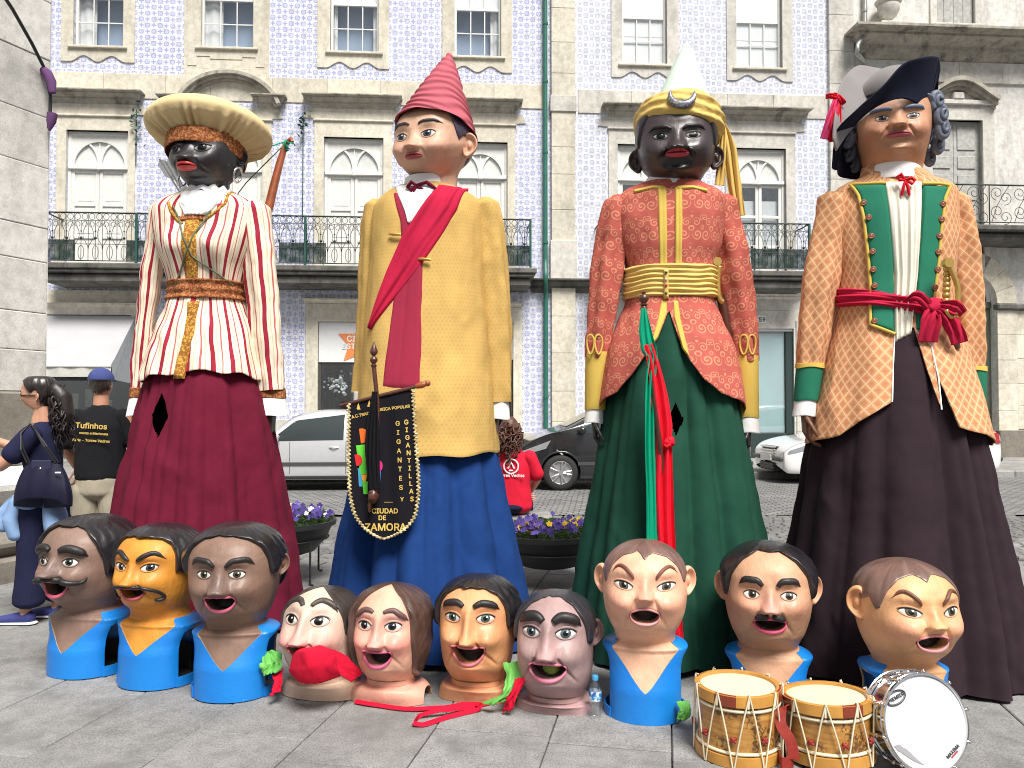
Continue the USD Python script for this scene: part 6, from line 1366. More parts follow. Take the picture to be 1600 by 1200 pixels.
G.patch('shirt_front', su, [(619, 292), (622, 308), (632, 330), (639, 351)], [(690, 292), (676, 308), (658, 330), (642, 351)], MG['white'], .02, 16, 24, wob=lambda u, t: .003 * np.sin(u * 20))
G.patch('sash', su, [(686, 288), (655, 326), (627, 370), (606, 420), (590, 468), (577, 515)], [(733, 294), (716, 326), (690, 370), (655, 420), (617, 468), (581, 517)], MG['red'], .026, 24, 80, wob=lambda u, t: .007 * np.sin(u * 11 + t * 3) + .004 * np.sin(u * 23 - t * 6) - .012 * gau(u, .78 - .2 * t, .05))
G.sleeve(MG['dots'], [(752, 312, 24), (766, 390, 25), (774, 500, 25), (778, 628, 21)], 9, wr=.014); G.cuff('shirt_cuff', MG['white'], (777, 624, 17), (777, 655, 19)); put_hand(G, 774, 652, 1, m_brownhand, .23)
G.sleeve(MG['dots'], [(592, 314, 22), (584, 390, 22), (580, 500, 22), (570, 615, 19)], 10, yl=.1, wr=.014); G.cuff('shirt_cuff', MG['white'], (570, 612, 16), (570, 640, 17), yl=.05); put_hand(G, 565, 640, -1, m_brownhand, .23, .0)
for x, y in ((622, 367), (667, 406)):
    p = G.hit(su, x, y); c = su.S(p[0], p[1], .022); m = MB(); m.tube([c + [-.05, .004, .004], c + [-.02, -.006, 0], c + [.03, -.006, -.004]], [.007, .011, .008], 8); m.build('toggle', MG['goldm'], G.T, smooth=True)
zc = np.linspace(float(G.z(302)), float(G.z(281)), 6)[:, None]; a = np.linspace(-PI, PI, 90)[None, :]; rr = 38 * k + .006 * np.linspace(1, -1, 6)[:, None]
V = np.stack([rr * np.sin(a), -rr * .98 * np.cos(a), zc + .012 * np.cos(a)], -1); P_, F_, R_ = solid_grid(V, .005); obj('shirt_collar', (P_, np.vstack([F_, R_])), MG['white'], G.T, smooth=True)
m = MB()
kn = su.S(*G.hit(su, 652, 291), .03)
for dx, dz in ((-.055, -.012), (.14, -.035)): m.tube([kn, kn + [dx * .5, -.012, dz * .2 + .018], kn + [dx, .0, dz], kn + [dx * .55, -.008, dz - .02], kn], [.008, .014, .012, .012, .008], 8)
for dx in (-.07, -.03): m.tube([kn, kn + [dx * .5, -.005, -.06], kn + [dx, 0, -.14]], [.007, .01, .012], 6)
m.build('bow_tie', m_cloth('maroon_tie', lin(96, 14, 44)), G.T, smooth=True)
hs = G.head(678, -18, dict(seed=32, ckf=1.3, white=(.6, .6, .6), iris_r=.72, lash=.1, prof=[(160, 0), (161, 30), (170, 45), (185, 54), (205, 57), (228, 57), (246, 51), (258, 44), (268, 38), (278, 35), (296, 36)], neck=276, chin=262, skin=(206, 166, 140), blush=(214, 150, 130), jaw=(186, 132, 98), eye=(23, 211, 11, 5.5), iris=(70, 76, 92), gaze=-1, brow=[(8, 194), (17, 191), (28, 191), (42, 198)], brow_t=4.5, brow_c=(66, 54, 60),
    nose=(203, 228, 13, 13), mouth=(241, 15, 5.5, -2), open=False, lip=(172, 80, 84), bow=.3, cheek=(36, 230, 18, 6), chin_a=7, fold=.8, nose_tint=(190, 140, 115),
    hair=[(0, 163), (44, 165), (56, 186), (66, 208), (74, 226), (84, 220), (100, 225), (115, 255), (180, 262)], hair_t=3, hair_c=(72, 62, 84), ear=(232, 40, 0), ear_a=28))
ht = UsdGeom.Xform.Define(stage, numbered(str(G.T.GetPath()), 'hat')); hp = G.loc(681, 208); ht.AddTranslateOp().Set(Gf.Vec3d(*map(float, hp))); ht.AddRotateXYZOp().Set(Gf.Vec3f(-7, 8, 0))
q = np.linspace(0, 1, 150)[:, None]; a = np.linspace(-PI, PI, 160)[None, :]; rad = .262 * (1 - q) ** .93 + .012
wr_ = np.sin(q * 62 + 2.2 * np.sin(a + 1) * (1 - q) + 2.6 * np.sin(3 * a + q * 9) * (1 - q) + 5 * meshkit.noise(np.stack([np.sin(a) * 1.5 + 0 * q, np.cos(a) * 1.5 + 0 * q, q * 5 + 0 * a], -1), 7)); rad = rad * (1 + .018 * np.cos(2 * a)) + .0075 * wr_ * (1 - q * .5) + .006 * (meshkit.fbm(np.stack([np.sin(a) + q * 8, np.cos(a) + q * 3, q * 6 + 0 * a], -1), 3, 4) - .5)
V = np.stack([rad * np.sin(a), -rad * np.cos(a), .0 + .555 * q - .03 * np.cos(a) * (1 - q) * -1 + 0 * a], -1); V = np.concatenate([V[:1] * [.93, .93, 1] + [0, 0, .01], V]); obj('hat_cloth', (V.reshape(-1, 3), grid_faces(151, 160)), MG['hat'], str(ht.GetPath()), smooth=True)

# ---------------------------------------------------------------- giant 3: damask coat
G = Giant('giant_figure', 'dark bearded giant in a coral damask coat, green skirt and yellow turban with a cone', 1048, 5.0, -9)
k = G.k
d3 = lambda x, z: .008 * np.sin(x * 22 + z * 2) * sm(-z, -float(G.z(460)), -float(G.z(520))) + .004 * np.sin(x * 33 - z * 3)
su = G.loft([(284, 36), (291, 56), (300, 76), (316, 86), (345, 84), (385, 77), (420, 69), (470, 69), (500, 80), (560, 100), (645, 112)], [(284, .9), (300, .55), (345, .66), (420, .8), (500, .84), (645, .98)], [(284, .9), (300, .55), (345, .66), (420, .8), (645, .95)], d3)
def hemz(Gx, left, right, slit):
    """height of a cutaway hem as a function of phi, from picture points"""
    L_, R_ = [], []
    for pts, o in ((left, L_), (right, R_)):
        for p in pts:
            x, z = Gx.hit(su, *p); w = float(su.w(z)); a = math.asin(min(1, (min(abs(x) / w, 1)) ** (su.n / 2))); o.append((a * (1 if x >= 0 else -1), z))
    al = sorted([(q, z) for q, z in L_] + [(q, z) for q, z in R_]); aa = np.array(al); return aa
tab = hemz(G, [(1044, 487), (1027, 530), (1006, 558), (985, 586), (962, 612)], [(1046, 487), (1061, 530), (1077, 562), (1100, 592), (1130, 614)], None)
tab = np.array([(-1.6, float(G.z(642)))] + [tuple(q) for q in tab] + [(1.6, float(G.z(642)))]); tab = tab[np.argsort(tab[:, 0])]
hz3 = lambda p: float(np.interp(p, tab[:, 0], tab[:, 1])) if abs(p) < 1.6 else float(G.z(645))
G.garment('coat', su, MG['damask'], zlo=hz3, nphi=241, R0=.33, nz=110)
G.skirt(MG['green'], 468, [(462, 56), (500, 66), (560, 84), (640, 102), (720, 116), (800, 130), (900, 148), (1000, 160)], 14, amp=.08, freqs=(7, 11, 18), slit=(.015, float(G.zf(655, .45)), .05, .11))
G.patch('gold_trim', su, [(1027, 291), (1030, 420)], [(1042, 291), (1043, 420)], MG['yellowcuff'], .012, 10, 50, wob=lambda u, t: -.004 * gau(u, .5, .08)); G.patch('gold_trim', su, [(1054, 291), (1054, 420)], [(1066, 291), (1066, 420)], MG['yellowcuff'], .012, 10, 50, wob=lambda u, t: -.004 * gau(u, .5, .08))
G.patch('gold_trim', su, [(1033, 468), (1027, 500), (1014, 545)], [(1043, 468), (1043, 488), (1028, 528)], MG['yellowcuff'], .012, 8, 30); G.patch('gold_trim', su, [(1051, 468), (1052, 495), (1066, 545)], [(1060, 468), (1064, 500), (1079, 562)], MG['yellowcuff'], .012, 8, 30)
ph = np.linspace(-PI, PI, 181)[None, :]; t = np.linspace(0, 1, 60)[:, None]; zb = float(G.z(469)) + (float(G.z(420)) - float(G.z(469))) * t
o = .018 + .012 * (meshkit.fbm(np.stack([np.sin(ph) * 1.6 + 0 * t, np.cos(ph) * 1.6 + 0 * t, t * 9 + .25 * np.sin(ph * 6)], -1), 3, 6) - .5) * 2 + .006 * np.sin(t * 42 + 1.2 * np.sin(ph * 5)) - .012 * (np.abs(2 * t - 1) ** 20)
V = su.ring(ph + 0 * zb, zb + 0 * ph, o); obj('waist_sash', (V.reshape(-1, 3), grid_faces(60, 181)), MG['yellow'], G.T, smooth=True)
G.patch('sash_placket', su, [(1036, 421), (1036, 468)], [(1046, 421), (1046, 468)], MG['yellow'], .034, 6, 20)
for y, c in ((427, (20, 60, 40)), (438, (210, 205, 190)), (447, (190, 30, 30)), (459, (20, 90, 50))):
    p = G.hit(su, 1041, y); c0 = su.S(p[0], p[1], .038); m = MB(); m.tm(trimesh.creation.icosphere(2, .008).apply_translation(c0)); m.build('gem', m_plain(f'gem_{y}', lin(*c), .15, coat=.6), G.T, smooth=True)
G.sleeve(MG['damask'], [(972, 308, 24), (955, 390, 25), (942, 480, 22), (932, 560, 17)], 11);  G.cuff('yellow_cuff', MG['yellowcuff'], (933, 550, 17.5), (930, 640, 15.5)); G.cuff('shirt_cuff', MG['white'], (929, 636, 13), (928, 661, 14.5)); put_hand(G, 930, 655, -1, m_blackhand, .22)
G.sleeve(MG['damask'], [(1122, 308, 25), (1140, 390, 26), (1156, 480, 23), (1166, 565, 18)], 12);  G.cuff('yellow_cuff', MG['yellowcuff'], (1165, 556, 18.5), (1168, 652, 16.5)); G.cuff('shirt_cuff', MG['white'], (1168, 648, 15), (1170, 676, 17)); put_hand(G, 1168, 668, 1, m_blackhand, .22)
for cx, sg in ((930, 1), (1166, -1)):
    c = G.loc(cx, 545); m = MB(); a = np.linspace(0, 2 * PI, 40); r_ = 16.8 * k
    for q in (-1, 1): m.tube(np.stack([c[0] + q * .025 + .022 * np.sin(a) * (1 + .3 * np.cos(a)), c[1] - np.sqrt(np.maximum(r_ ** 2 - (q * .025 + .022 * np.sin(a)) ** 2, 1e-4)) - .016, c[2] + .02 + .06 * np.cos(a)], 1), .006, 6)
    m.build('loop_trim', MG['yellowcuff'], G.T, smooth=True)
zc = np.linspace(float(G.z(296)), float(G.z(279)), 6)[:, None]; a = np.linspace(-PI, PI, 90)[None, :]; rr = 39 * k + .008 * np.linspace(1, -1, 6)[:, None]
V = np.stack([rr * np.sin(a), -rr * .98 * np.cos(a), zc + .01 * np.cos(a)], -1); P_, F_, R_ = solid_grid(V, .005); obj('shirt_collar', (P_, np.vstack([F_, R_])), MG['white'], G.T, smooth=True)
G.patch('collar_trim', su, [(990, 296), (1020, 289), (1040, 290)], [(990, 302), (1020, 295), (1040, 297)], MG['yellowcuff'], .012, 6, 24); G.patch('collar_trim', su, [(1056, 290), (1082, 289), (1106, 295)], [(1056, 297), (1082, 295), (1106, 301)], MG['yellowcuff'], .012, 6, 24)
hs = G.head(1058, -1, dict(seed=33, ckf=1.3, white=(.6, .6, .6), iris_r=.72, lash=.1, mat='dark_paint', prof=[(160, 0), (161, 34), (170, 50), (190, 58), (215, 60), (240, 59), (258, 54), (270, 45), (278, 40), (284, 37), (298, 37)], neck=284, chin=272, skin=(60, 49, 53), eye=(24, 213, 11.5, 5), dark_eye=.45, iris=(24, 22, 26), brow=[(9, 203), (17, 199), (30, 199), (42, 206)], brow_t=5.5, brow_c=(24, 20, 24),
    nose=(205, 231, 14, 15), mouth=(239, 18, 6.5, -1), open=False, lip=(176, 62, 78), bow=.2, lip_full=1.2, cheek=(38, 232, 18, 7), chin_a=10, beard=(16, 17, 22), mous=[[(2, 231, 4), (12, 232, 6), (22, 237, 5), (27, 244, 3)]], mous_c=(14, 14, 18), lid=(38, 32, 36), lash_c=(12, 11, 12),
    hair=[(0, 172), (45, 176), (58, 200), (70, 232), (82, 230), (110, 250), (180, 262)], hair_t=4, hair_c=(38, 34, 40), ear=(247, 38, 0), ear_a=20))
ht = UsdGeom.Xform.Define(stage, numbered(str(G.T.GetPath()), 'turban')); hp = G.loc(1060, 212); ht.AddTranslateOp().Set(Gf.Vec3d(*map(float, hp))); ht.AddRotateXYZOp().Set(Gf.Vec3f(-14, 4, 0))
P, a = lathe_grid([(.222, -.02), (.25, -.015), (.278, .035), (.28, .095), (.255, .155), (.2, .195), (.12, .21), (.08, .2)], 200)
rad, zz = P[:, 0][:, None], P[:, 1][:, None]; qq = np.linspace(0, 1, 90)[:, None]; a_ = a[None, :]
wv = np.sin(zz * 95 + 1.8 * np.sin(a_ * 2 + 1) + 1.2 * np.sin(a_ * 3)) * .007 + .016 * (meshkit.fbm(np.stack([np.sin(a_) * 2.4 + 0 * zz, np.cos(a_) * 2.4 + 0 * zz, zz * 22 + .5 * np.sin(a_ * 2)], -1), 4, 9) - .5) * 2
R = rad + wv; V = np.stack([R * np.sin(a_), -R * np.cos(a_), zz + 0 * a_ + .006 * np.sin(a_ * 3)], -1); obj('turban_cloth', (V.reshape(-1, 3), grid_faces(90, 200)), MG['yellow'], str(ht.GetPath()), smooth=True)
m = MB(); m.lathe([(.215, .1), (.205, .16), (.15, .33), (.092, .5), (.04, .64), (.007, .715), (.0, .72)], 40, (0.02, .03, 0)); m.build('cone', MG['mint'], str(ht.GetPath()), smooth=60)
m = MB(); ca = np.linspace(-2.6, 1.2, 26); cr = .072; w_ = .026 * np.sin(np.linspace(0, PI, 26)) ** .8 + .002; m.tube(np.stack([cr * np.cos(ca - .9) * 1.0 + .0, -.292 - .005 * np.cos(ca) + 0 * ca, .1 + cr * np.sin(ca - .9)], 1), w_, 10); v, f = m.mesh(); v[:, 1] = -.288 + (v[:, 1] + .288) * .5
g_ = NG(); t_ = g_.nd('texture_coordinate', 'object'); vo = g_.nd('noise_texture', 'color', vector=t_, scale=90.0, detail=0.0); hs_ = g_.nd('hsv', 'color', color=vo, saturation=2.2, value=.55); fc = g_.nd('noise_texture', 'fac', vector=t_, scale=70.0, detail=0.0); cc = g_.mix((.1, .1, .13), hs_, g_.ramp(fc, [(.5, (0,) * 3), (.56, (1,) * 3)])); pb = g_.nd('principled_bsdf', 'BSDF', base_color=cc, roughness=.3, coat_weight=.4)
obj('crescent', (v, f), matl('jewelled_crescent', g_.N, g_.L, pb), str(ht.GetPath()), smooth=True)
for pts, w in (([(1129, 196), (1128, 240), (1124, 290)], [.03, .05, .06]), ([(1130, 194), (1139, 235), (1148, 290), (1157, 338)], [.03, .09, .085, .06])):
    P_, F_ = cloth_tail([G.loc(x, y, -.02) for x, y in pts], w, 4, .02); obj('turban_tail', (P_, F_), MG['yellow'], G.T, smooth=True)

# ---------------------------------------------------------------- giant 4: lattice coat
G = Giant('giant_figure', 'grey wigged giant in an orange lattice coat with green lapels, dark skirt and bicorne', 1398, 4.65, -14)
k = G.k
d4 = lambda x, z: .008 * np.sin(x * 20 + 1 + z * 2) * sm(-z, -float(G.z(460)), -float(G.z(560))) + .005 * np.sin(x * 31 - z * 3)
su = G.loft([(270, 42), (280, 60), (289, 80), (304, 92), (340, 93), (400, 90), (450, 87), (490, 88), (560, 104), (640, 122), (695, 132)], [(270, .9), (289, .52), (340, .62), (450, .74), (560, .84), (695, .98)], [(270, .9), (289, .52), (340, .62), (450, .74), (695, .95)], d4)
tab = hemz(G, [(1396, 512), (1395, 560), (1394, 628), (1350, 655), (1310, 680)], [(1428, 512), (1455, 540), (1466, 590), (1471, 640), (1500, 668)], None)
tab = np.array([(-1.5, float(G.z(694)))] + [tuple(q) for q in tab] + [(1.6, float(G.z(694)))]); tab = tab[np.argsort(tab[:, 0])]
top_slit = float(G.zf(515)); 
hz4 = lambda p: float(np.interp(p, tab[:, 0], tab[:, 1])) if abs(p) < 1.5 else float(G.z(694))
G.garment('coat', su, MG['lattice'], zlo=hz4, nphi=301, R0=.34, nz=120)
G.skirt(MG['plum'], 496, [(486, 70), (520, 80), (560, 92), (640, 112), (720, 128), (800, 142), (900, 160), (1000, 174), (1040, 178)], 21, amp=.08, freqs=(7, 12, 18))
G.patch('vest', su, [(1380, 283), (1390, 350), (1397, 430), (1398, 536)], [(1440, 283), (1439, 350), (1434, 430), (1424, 522)], MG['ivory'], .022, 40, 80, wob=lambda u, t: .006 * np.sin(u * 22) * (.4 + t) + .004 * np.sin(u * 39 + 1 + t * 2))
G.patch('lapel', su, [(1329, 289), (1342, 306), (1350, 340), (1357, 400), (1361, 450), (1361, 508)], [(1384, 287), (1391, 340), (1396, 400), (1398, 450), (1398, 521)], MG['lapel'], .02, 16, 70)
G.patch('lapel', su, [(1440, 289), (1439, 340), (1434, 400), (1431, 440), (1430, 478)], [(1482, 291), (1474, 310), (1468, 360), (1464, 410), (1457, 472)], MG['lapel'], .02, 16, 70)
G.patch('lapel', su, [(1430, 476), (1430, 516)], [(1463, 476), (1463, 516)], MG['lapel'], .016, 10, 20)
for pts in ([(1384, 287), (1352, 288), (1329, 289), (1342, 306), (1350, 340), (1357, 400), (1361, 450), (1361, 508), (1398, 522)], [(1440, 288), (1465, 288), (1482, 291), (1474, 310), (1468, 360), (1464, 410), (1457, 472)]): G.cordline('lapel_edging', su, pts, MG['yellowcuff'], .009, .016)
for pts in ([(1398, 522), (1396, 560), (1394, 628)], [(1430, 516), (1455, 540), (1466, 590), (1471, 640)]): G.cordline('coat_edging', su, pts, MG['white'], .004, .003)
m_but = m_plain('brown_button', lin(140, 84, 60), .4, coat=.3)
for x, y in ((1350, 318), (1358, 341), (1362, 370), (1364, 394), (1365, 422), (1367, 447), (1367, 502), (1469, 320), (1467, 344), (1464, 370), (1462, 395), (1461, 422), (1457, 450)):
    p = G.hit(su, x, y); c = su.S(p[0], p[1], .026); mm = MB(); a = np.linspace(0, 2 * PI, 16, endpoint=False); mm.tube(np.stack([c[0] + .013 * np.cos(a), c[1] + 0 * a, c[2] + .013 * np.sin(a)], 1), .0045, 6, closed=True); v1 = mm.mesh(); mm.tm(trimesh.creation.icosphere(1, .011).apply_transform(np.diag([1, .4, 1, 1])).apply_translation(c)); mm.build('button', m_but, G.T, smooth=True)
G.patch('waist_sash', su, [(1309, 451), (1350, 452), (1400, 459), (1450, 468), (1484, 474)], [(1309, 481), (1350, 478), (1400, 484), (1450, 495), (1484, 500)], MG['red'], .034, 24, 80, wob=lambda u, t: .008 * np.sin(u * 15 + t * 8) + .005 * np.sin(u * 31 + t * 3))
kn = su.S(*G.hit(su, 1450, 482), .06); m = MB(); t_ = trimesh.creation.icosphere(3, 1.0); v = t_.vertices * [.055, .035, .05]; v = lumpy(v, .012, 30, 3); m.add(v + kn, t_.faces); m.build('sash_knot', MG['red'], G.T, smooth=True)
for (dx, dz, w0, w1, sd) in ((-.035, -.19, .06, .1, 2), (.12, -.2, .05, .085, 5)):
    P_, F_ = cloth_tail([kn + [0, -.01, 0], kn + [dx * .6, -.035, dz * .4], kn + [dx, -.02, dz]], [w0, w1, w1], sd, .012); obj('sash_tail', (P_, F_), MG['red'], G.T, smooth=True)
P_, F_ = cloth_tail([kn + [-.02, -.02, .0], kn + [-.09, -.05, .05], kn + [-.13, -.03, .03]], [.05, .07, .03], 7, .01); obj('sash_loop', (P_, F_), MG['red'], G.T, smooth=True)
P_, F_ = cloth_tail([kn + [.02, -.02, .0], kn + [.09, -.05, -.01], kn + [.14, -.02, -.04]], [.05, .08, .05], 9, .01); obj('sash_loop', (P_, F_), MG['red'], G.T, smooth=True)
G.sleeve(MG['lattice'], [(1308, 304, 26), (1290, 390, 27), (1276, 480, 25), (1265, 575, 20)], 13, wr=.015); G.cuff('cuff_edging', MG['yellowcuff'], (1265, 568, 20.5), (1265, 575, 21)); G.cuff('green_cuff', MG['lapel'], (1265, 574, 19.5), (1259, 626, 17)); G.cuff('shirt_cuff', MG['white'], (1259, 623, 15), (1256, 650, 16.5)); put_hand(G, 1258, 645, -1, m_brownhand, .23)
G.sleeve(MG['lattice'], [(1484, 304, 26), (1502, 390, 27), (1512, 480, 25), (1518, 580, 20)], 15, wr=.015); G.cuff('cuff_edging', MG['yellowcuff'], (1518, 573, 20.5), (1518, 580, 21)); G.cuff('green_cuff', MG['lapel'], (1519, 579, 19.5), (1520, 634, 17)); G.cuff('shirt_cuff', MG['white'], (1520, 631, 15), (1521, 657, 17)); put_hand(G, 1520, 650, 1, m_brownhand, .23)
zc = np.linspace(float(G.z(288)), float(G.z(262)), 8)[:, None]; a = np.linspace(-PI, PI, 90)[None, :]; rr = 44 * k + .008 * np.linspace(1, -1, 8)[:, None]
V = np.stack([rr * np.sin(a), -rr * .98 * np.cos(a), zc + .01 * np.cos(a)], -1); P_, F_, R_ = solid_grid(V, .006); obj('shirt_collar', (P_, np.vstack([F_, R_])), MG['white'], G.T, smooth=True)
sel = (a[0] < -.75); V2 = np.stack([(rr + .012) * np.sin(a), -(rr + .012) * .98 * np.cos(a), zc + .012 + 0 * a], -1)[:, sel]; P_, F_, R_ = solid_grid(V2, .008); obj('coat_collar', (P_, np.vstack([F_, R_])), MG['lattice'], G.T, smooth=True, uv=np.stack([P_[:, 0], P_[:, 2]], 1))
c = su.S(*G.hit(su, 1410, 286), .035) + [0, -.03, 0]; m = MB()
for dx, dz in ((-.04, .02), (.05, -.005)): m.tube([c, c + [dx * .6, -.01, dz + .012], c + [dx, 0, dz], c + [dx * .7, -.005, dz - .02], c], [.006, .011, .01, .01, .006], 8)
for dx in (-.01, .012): m.tube([c, c + [dx, -.005, -.04], c + [dx * 1.8, .005, -.085]], [.006, .009, .008], 6)
m.build('neck_ribbon', MG['scarlet'], G.T, smooth=True)
hs = G.head(1399, -4, dict(seed=34, ckf=1.3, white=(.6, .6, .6), iris_r=.72, lash=.1, prof=[(147, 0), (148, 36), (151, 48), (158, 53), (175, 55), (200, 54), (222, 51), (238, 47), (250, 45), (262, 43), (280, 43)], neck=262, chin=238, skin=(190, 142, 112), jaw=(186, 126, 82), blush=(190, 120, 90), eye=(21, 184, 9.5, 4.2), iris=(80, 84, 92), brow=[(8, 172), (18, 170), (30, 171), (38, 176)], brow_t=6, brow_c=(92, 104, 128),
    nose=(172, 196, 13, 16), mouth=(209, 18, 5, -2.5), open=False, lip=(186, 92, 108), bow=.25, cheek=(35, 202, 16, 8), chin_a=9, fold=2.5, hair=[(0, 153), (50, 154), (62, 166), (80, 200), (110, 240), (180, 245)], hair_t=7, hair_c=(96, 104, 122), wave=.8))
hd = str(G.hx.GetPath()); m_wig = m_plain('grey_wig_paint', lin(98, 106, 122), .5, var=.18, vscale=14, bump=.002)
for sgn in (-1, 1):
    for j, (y, ang, r0, out) in enumerate(((168, 74, .05, .0), (188, 80, .055, .02), (207, 84, .06, .03), (226, 98, .055, .03), (243, 112, .05, .02), (176, 100, .06, .03), (205, 112, .06, .04))):
        zz = float(G.z(y)); p = hs.ring(sgn * math.radians(ang), zz, .02 + out); q = np.linspace(0, 1, 40); th = q * 2 * PI * 1.7 + j
        sp_ = np.stack([p[0] + sgn * (.02 + .03 * q * 0), p[1] + 0, zz]) if False else None
        m = MB(); rr = r0 * (.25 + .75 * q); m.tube(np.stack([p[0] + sgn * .022 * (1 - q) + rr * np.cos(th) * .55, p[1] - .02 * (1 - q) + rr * np.cos(th) * .3 * sgn, zz + rr * np.sin(th)], 1), .011 + .012 * q, 10); m.build('curl', m_wig, hd, smooth=True)
# bicorne: a dome, a navy front flap turned up to the right, a grey rear flap
hat = UsdGeom.Xform.Define(stage, numbered(str(G.T.GetPath()), 'hat')); hn = str(hat.GetPath())
def sheet(name, lower, upper, mat, n=70, nz=26, bulge=.03, th=.008):
    """(px, py, local depth) polylines"""
    def rs(pts):
        P3 = np.array([G.loc(x, y, d) for x, y, d in pts]); d = np.concatenate([[0], np.cumsum(np.linalg.norm(np.diff(P3, axis=0), axis=1))]); q = np.linspace(0, 1, n); return np.stack([interp(q, np.stack([d / d[-1], P3[:, i]], 1)) for i in range(3)], 1)
    a_, b_ = rs(lower), rs(upper); t = np.linspace(0, 1, nz)[:, None, None]; V = a_[None] * (1 - t) + b_[None] * t; V[..., 1] -= bulge * np.sin(t[..., 0] * PI)
    P_, F_, R_ = solid_grid(V, th); return obj(name, (P_, np.vstack([F_, R_])), mat, hn, smooth=True)
sheet('front_flap', [(1308, 266, -.02), (1318, 228, -.12), (1346, 186, -.22), (1380, 162, -.27), (1412, 154, -.27), (1436, 163, -.22), (1453, 180, -.1)], [(1302, 262, -.06), (1306, 212, -.2), (1340, 172, -.32), (1380, 136, -.36), (1416, 98, -.36), (1442, 90, -.33), (1467, 90, -.2)], MG['navy'], bulge=-.02)
sheet('front_flap', [(1453, 180, -.1), (1449, 172, .0), (1440, 150, .1)], [(1467, 90, -.2), (1469, 112, -.13), (1462, 150, -.02)], MG['navy'], bulge=-.01, n=20)
sheet('rear_flap', [(1307, 236, -.2), (1328, 206, -.2), (1362, 176, -.12), (1410, 160, .0), (1446, 170, .1)], [(1303, 216, -.24), (1309, 150, -.16), (1324, 115, -.02), (1350, 102, .1), (1392, 110, .12), (1446, 130, .12)], MG['felt'], bulge=.0)
sheet('rear_brim', [(1345, 281, .15), (1330, 280, .14), (1312, 276, .08), (1308, 268, .0)], [(1360, 200, .26), (1335, 205, .22), (1315, 215, .12), (1304, 222, -.05)], MG['navy'], n=30)
m = MB(); t_ = trimesh.creation.icosphere(4, 1.0); v = t_.vertices * [.205, .22, .17]; v[:, 2] = np.maximum(v[:, 2], -.02); m.add(v + G.loc(1396, 152, .0), t_.faces); m.build('crown', MG['felt'], hn, smooth=True)
rb = G.loc(1308, 150, -.18)
for (dx, dz, w0, w1, mt, sd) in ((-.02, -.26, .035, .06, 'scarlet', 1), (-.07, -.24, .03, .05, 'pink', 3), (-.06, .0, .03, .03, 'scarlet', 5), (.035, -.05, .03, .03, 'scarlet', 6)):
    P_, F_ = cloth_tail([rb, rb + [dx * .5, -.015, dz * .5], rb + [dx, 0, dz]], [w0, w1, w1], sd, .008); obj('hat_ribbon', (P_, F_), MG[mt], hn, smooth=True)
# ---------------------------------------------------------------- swords
def sword(label, pts_guard, pommel, Yd, beads=None, tail=None):
    T = thing('sword', label, 'sword', group=None); m = MB(); c = at(*pommel, Yd); t_ = trimesh.creation.cylinder(.026, .035, sections=20); t_.apply_transform(trimesh.transformations.rotation_matrix(PI / 2, [1, 0, 0])); m.tm(t_.apply_translation(c)); m.build('pommel', MG['goldm'], T, smooth=40)
    m = MB(); P = np.array([at(x, y, Yd) for x, y, r in pts_guard]); q = np.linspace(0, 1, 40); tt = np.linspace(0, 1, len(P)); m.tube(np.stack([interp(q, np.stack([tt, P[:, i]], 1)) for i in range(3)], 1), interp(q, np.stack([tt, [r for *_, r in pts_guard]], 1)), 10); m.build('guard', MG['goldm'], T, smooth=True)
    if beads:
        m = MB(); P = np.array([at(x, y, Yd + .03) for x, y in beads]); m.tube(P, .013, 10)
        for p in np.linspace(P[0], P[-1], 7): m.tm(trimesh.creation.icosphere(2, .02).apply_translation(p))
        m.build('grip', MG['goldm'], T, smooth=True)
    if tail: m = MB(); m.tube([at(x, y, Yd + .08) for x, y in tail], [.02, .03, .02], 8); m.build('blade', MG['dwood'], T, smooth=True)
    return T
sword('curved gold sword hilt tucked in the red waist sash of the lattice coat', [(1481, 415, .016), (1490, 430, .014), (1497, 455, .014), (1496, 478, .014), (1489, 496, .013), (1478, 484, .012)], (1481, 411), 4.27, beads=[(1480, 420), (1478, 470)], tail=[(1479, 470), (1484, 500), (1495, 545)])
sword('gold sword hilt tucked in the pleated yellow sash of the damask coat', [(1124, 416, .02), (1122, 440, .014), (1123, 462, .016), (1130, 472, .016)], (1120, 409), 4.86, tail=[(1123, 460), (1130, 480), (1140, 530)])
# ---------------------------------------------------------------- banner carried in front of the yellow coat
bn = thing('banner', 'black pointed banner with gold rope border hung before the blue skirt', 'banner')
YB = 4.62
pole = [at(585, 560, YB - .02), at(592, 640, YB - .03), at(588, 760, YB - .03)]
m = MB(); P0 = at(584, 572, YB - .02); P1 = at(588, 792, YB - .05); m.tube([P0, at(590, 630, YB - .03), P1], .013, 12); m.build('pole', MG['dwood'], bn, smooth=50)
m = MB(); m.lathe([(0, 0), (.014, 0), (.018, .012), (.01, .02), (.022, .038), (.022, .05), (.008, .066), (.02, .08), (.024, .094), (.012, .12), (.004, .145), (0, .15)], 20, tuple(at(584, 574, YB - .02))); m.build('finial', MG['dwood'], bn, smooth=50)
m = MB(); m.tube([at(531, 634, YB - .01), at(662, 601, YB - .01)], .011, 10); m.build('crossbar', MG['dwood'], bn, smooth=50)
m = MB(); a_, b_ = at(650, 604, YB - .01), at(668, 599, YB - .01); m.tube([a_, a_ * .5 + b_ * .5, b_], [.014, .02, .012], 12); m.tm(trimesh.creation.icosphere(2, .018).apply_translation(b_)); m.build('bar_knob', MG['wood'], bn, smooth=True)
Lx = [(545, 632), (545, 700), (546, 760), (553, 800), (570, 825), (598, 842)]; Rx = [(645, 606), (650, 690), (654, 760), (650, 800), (634, 825), (598, 842)]
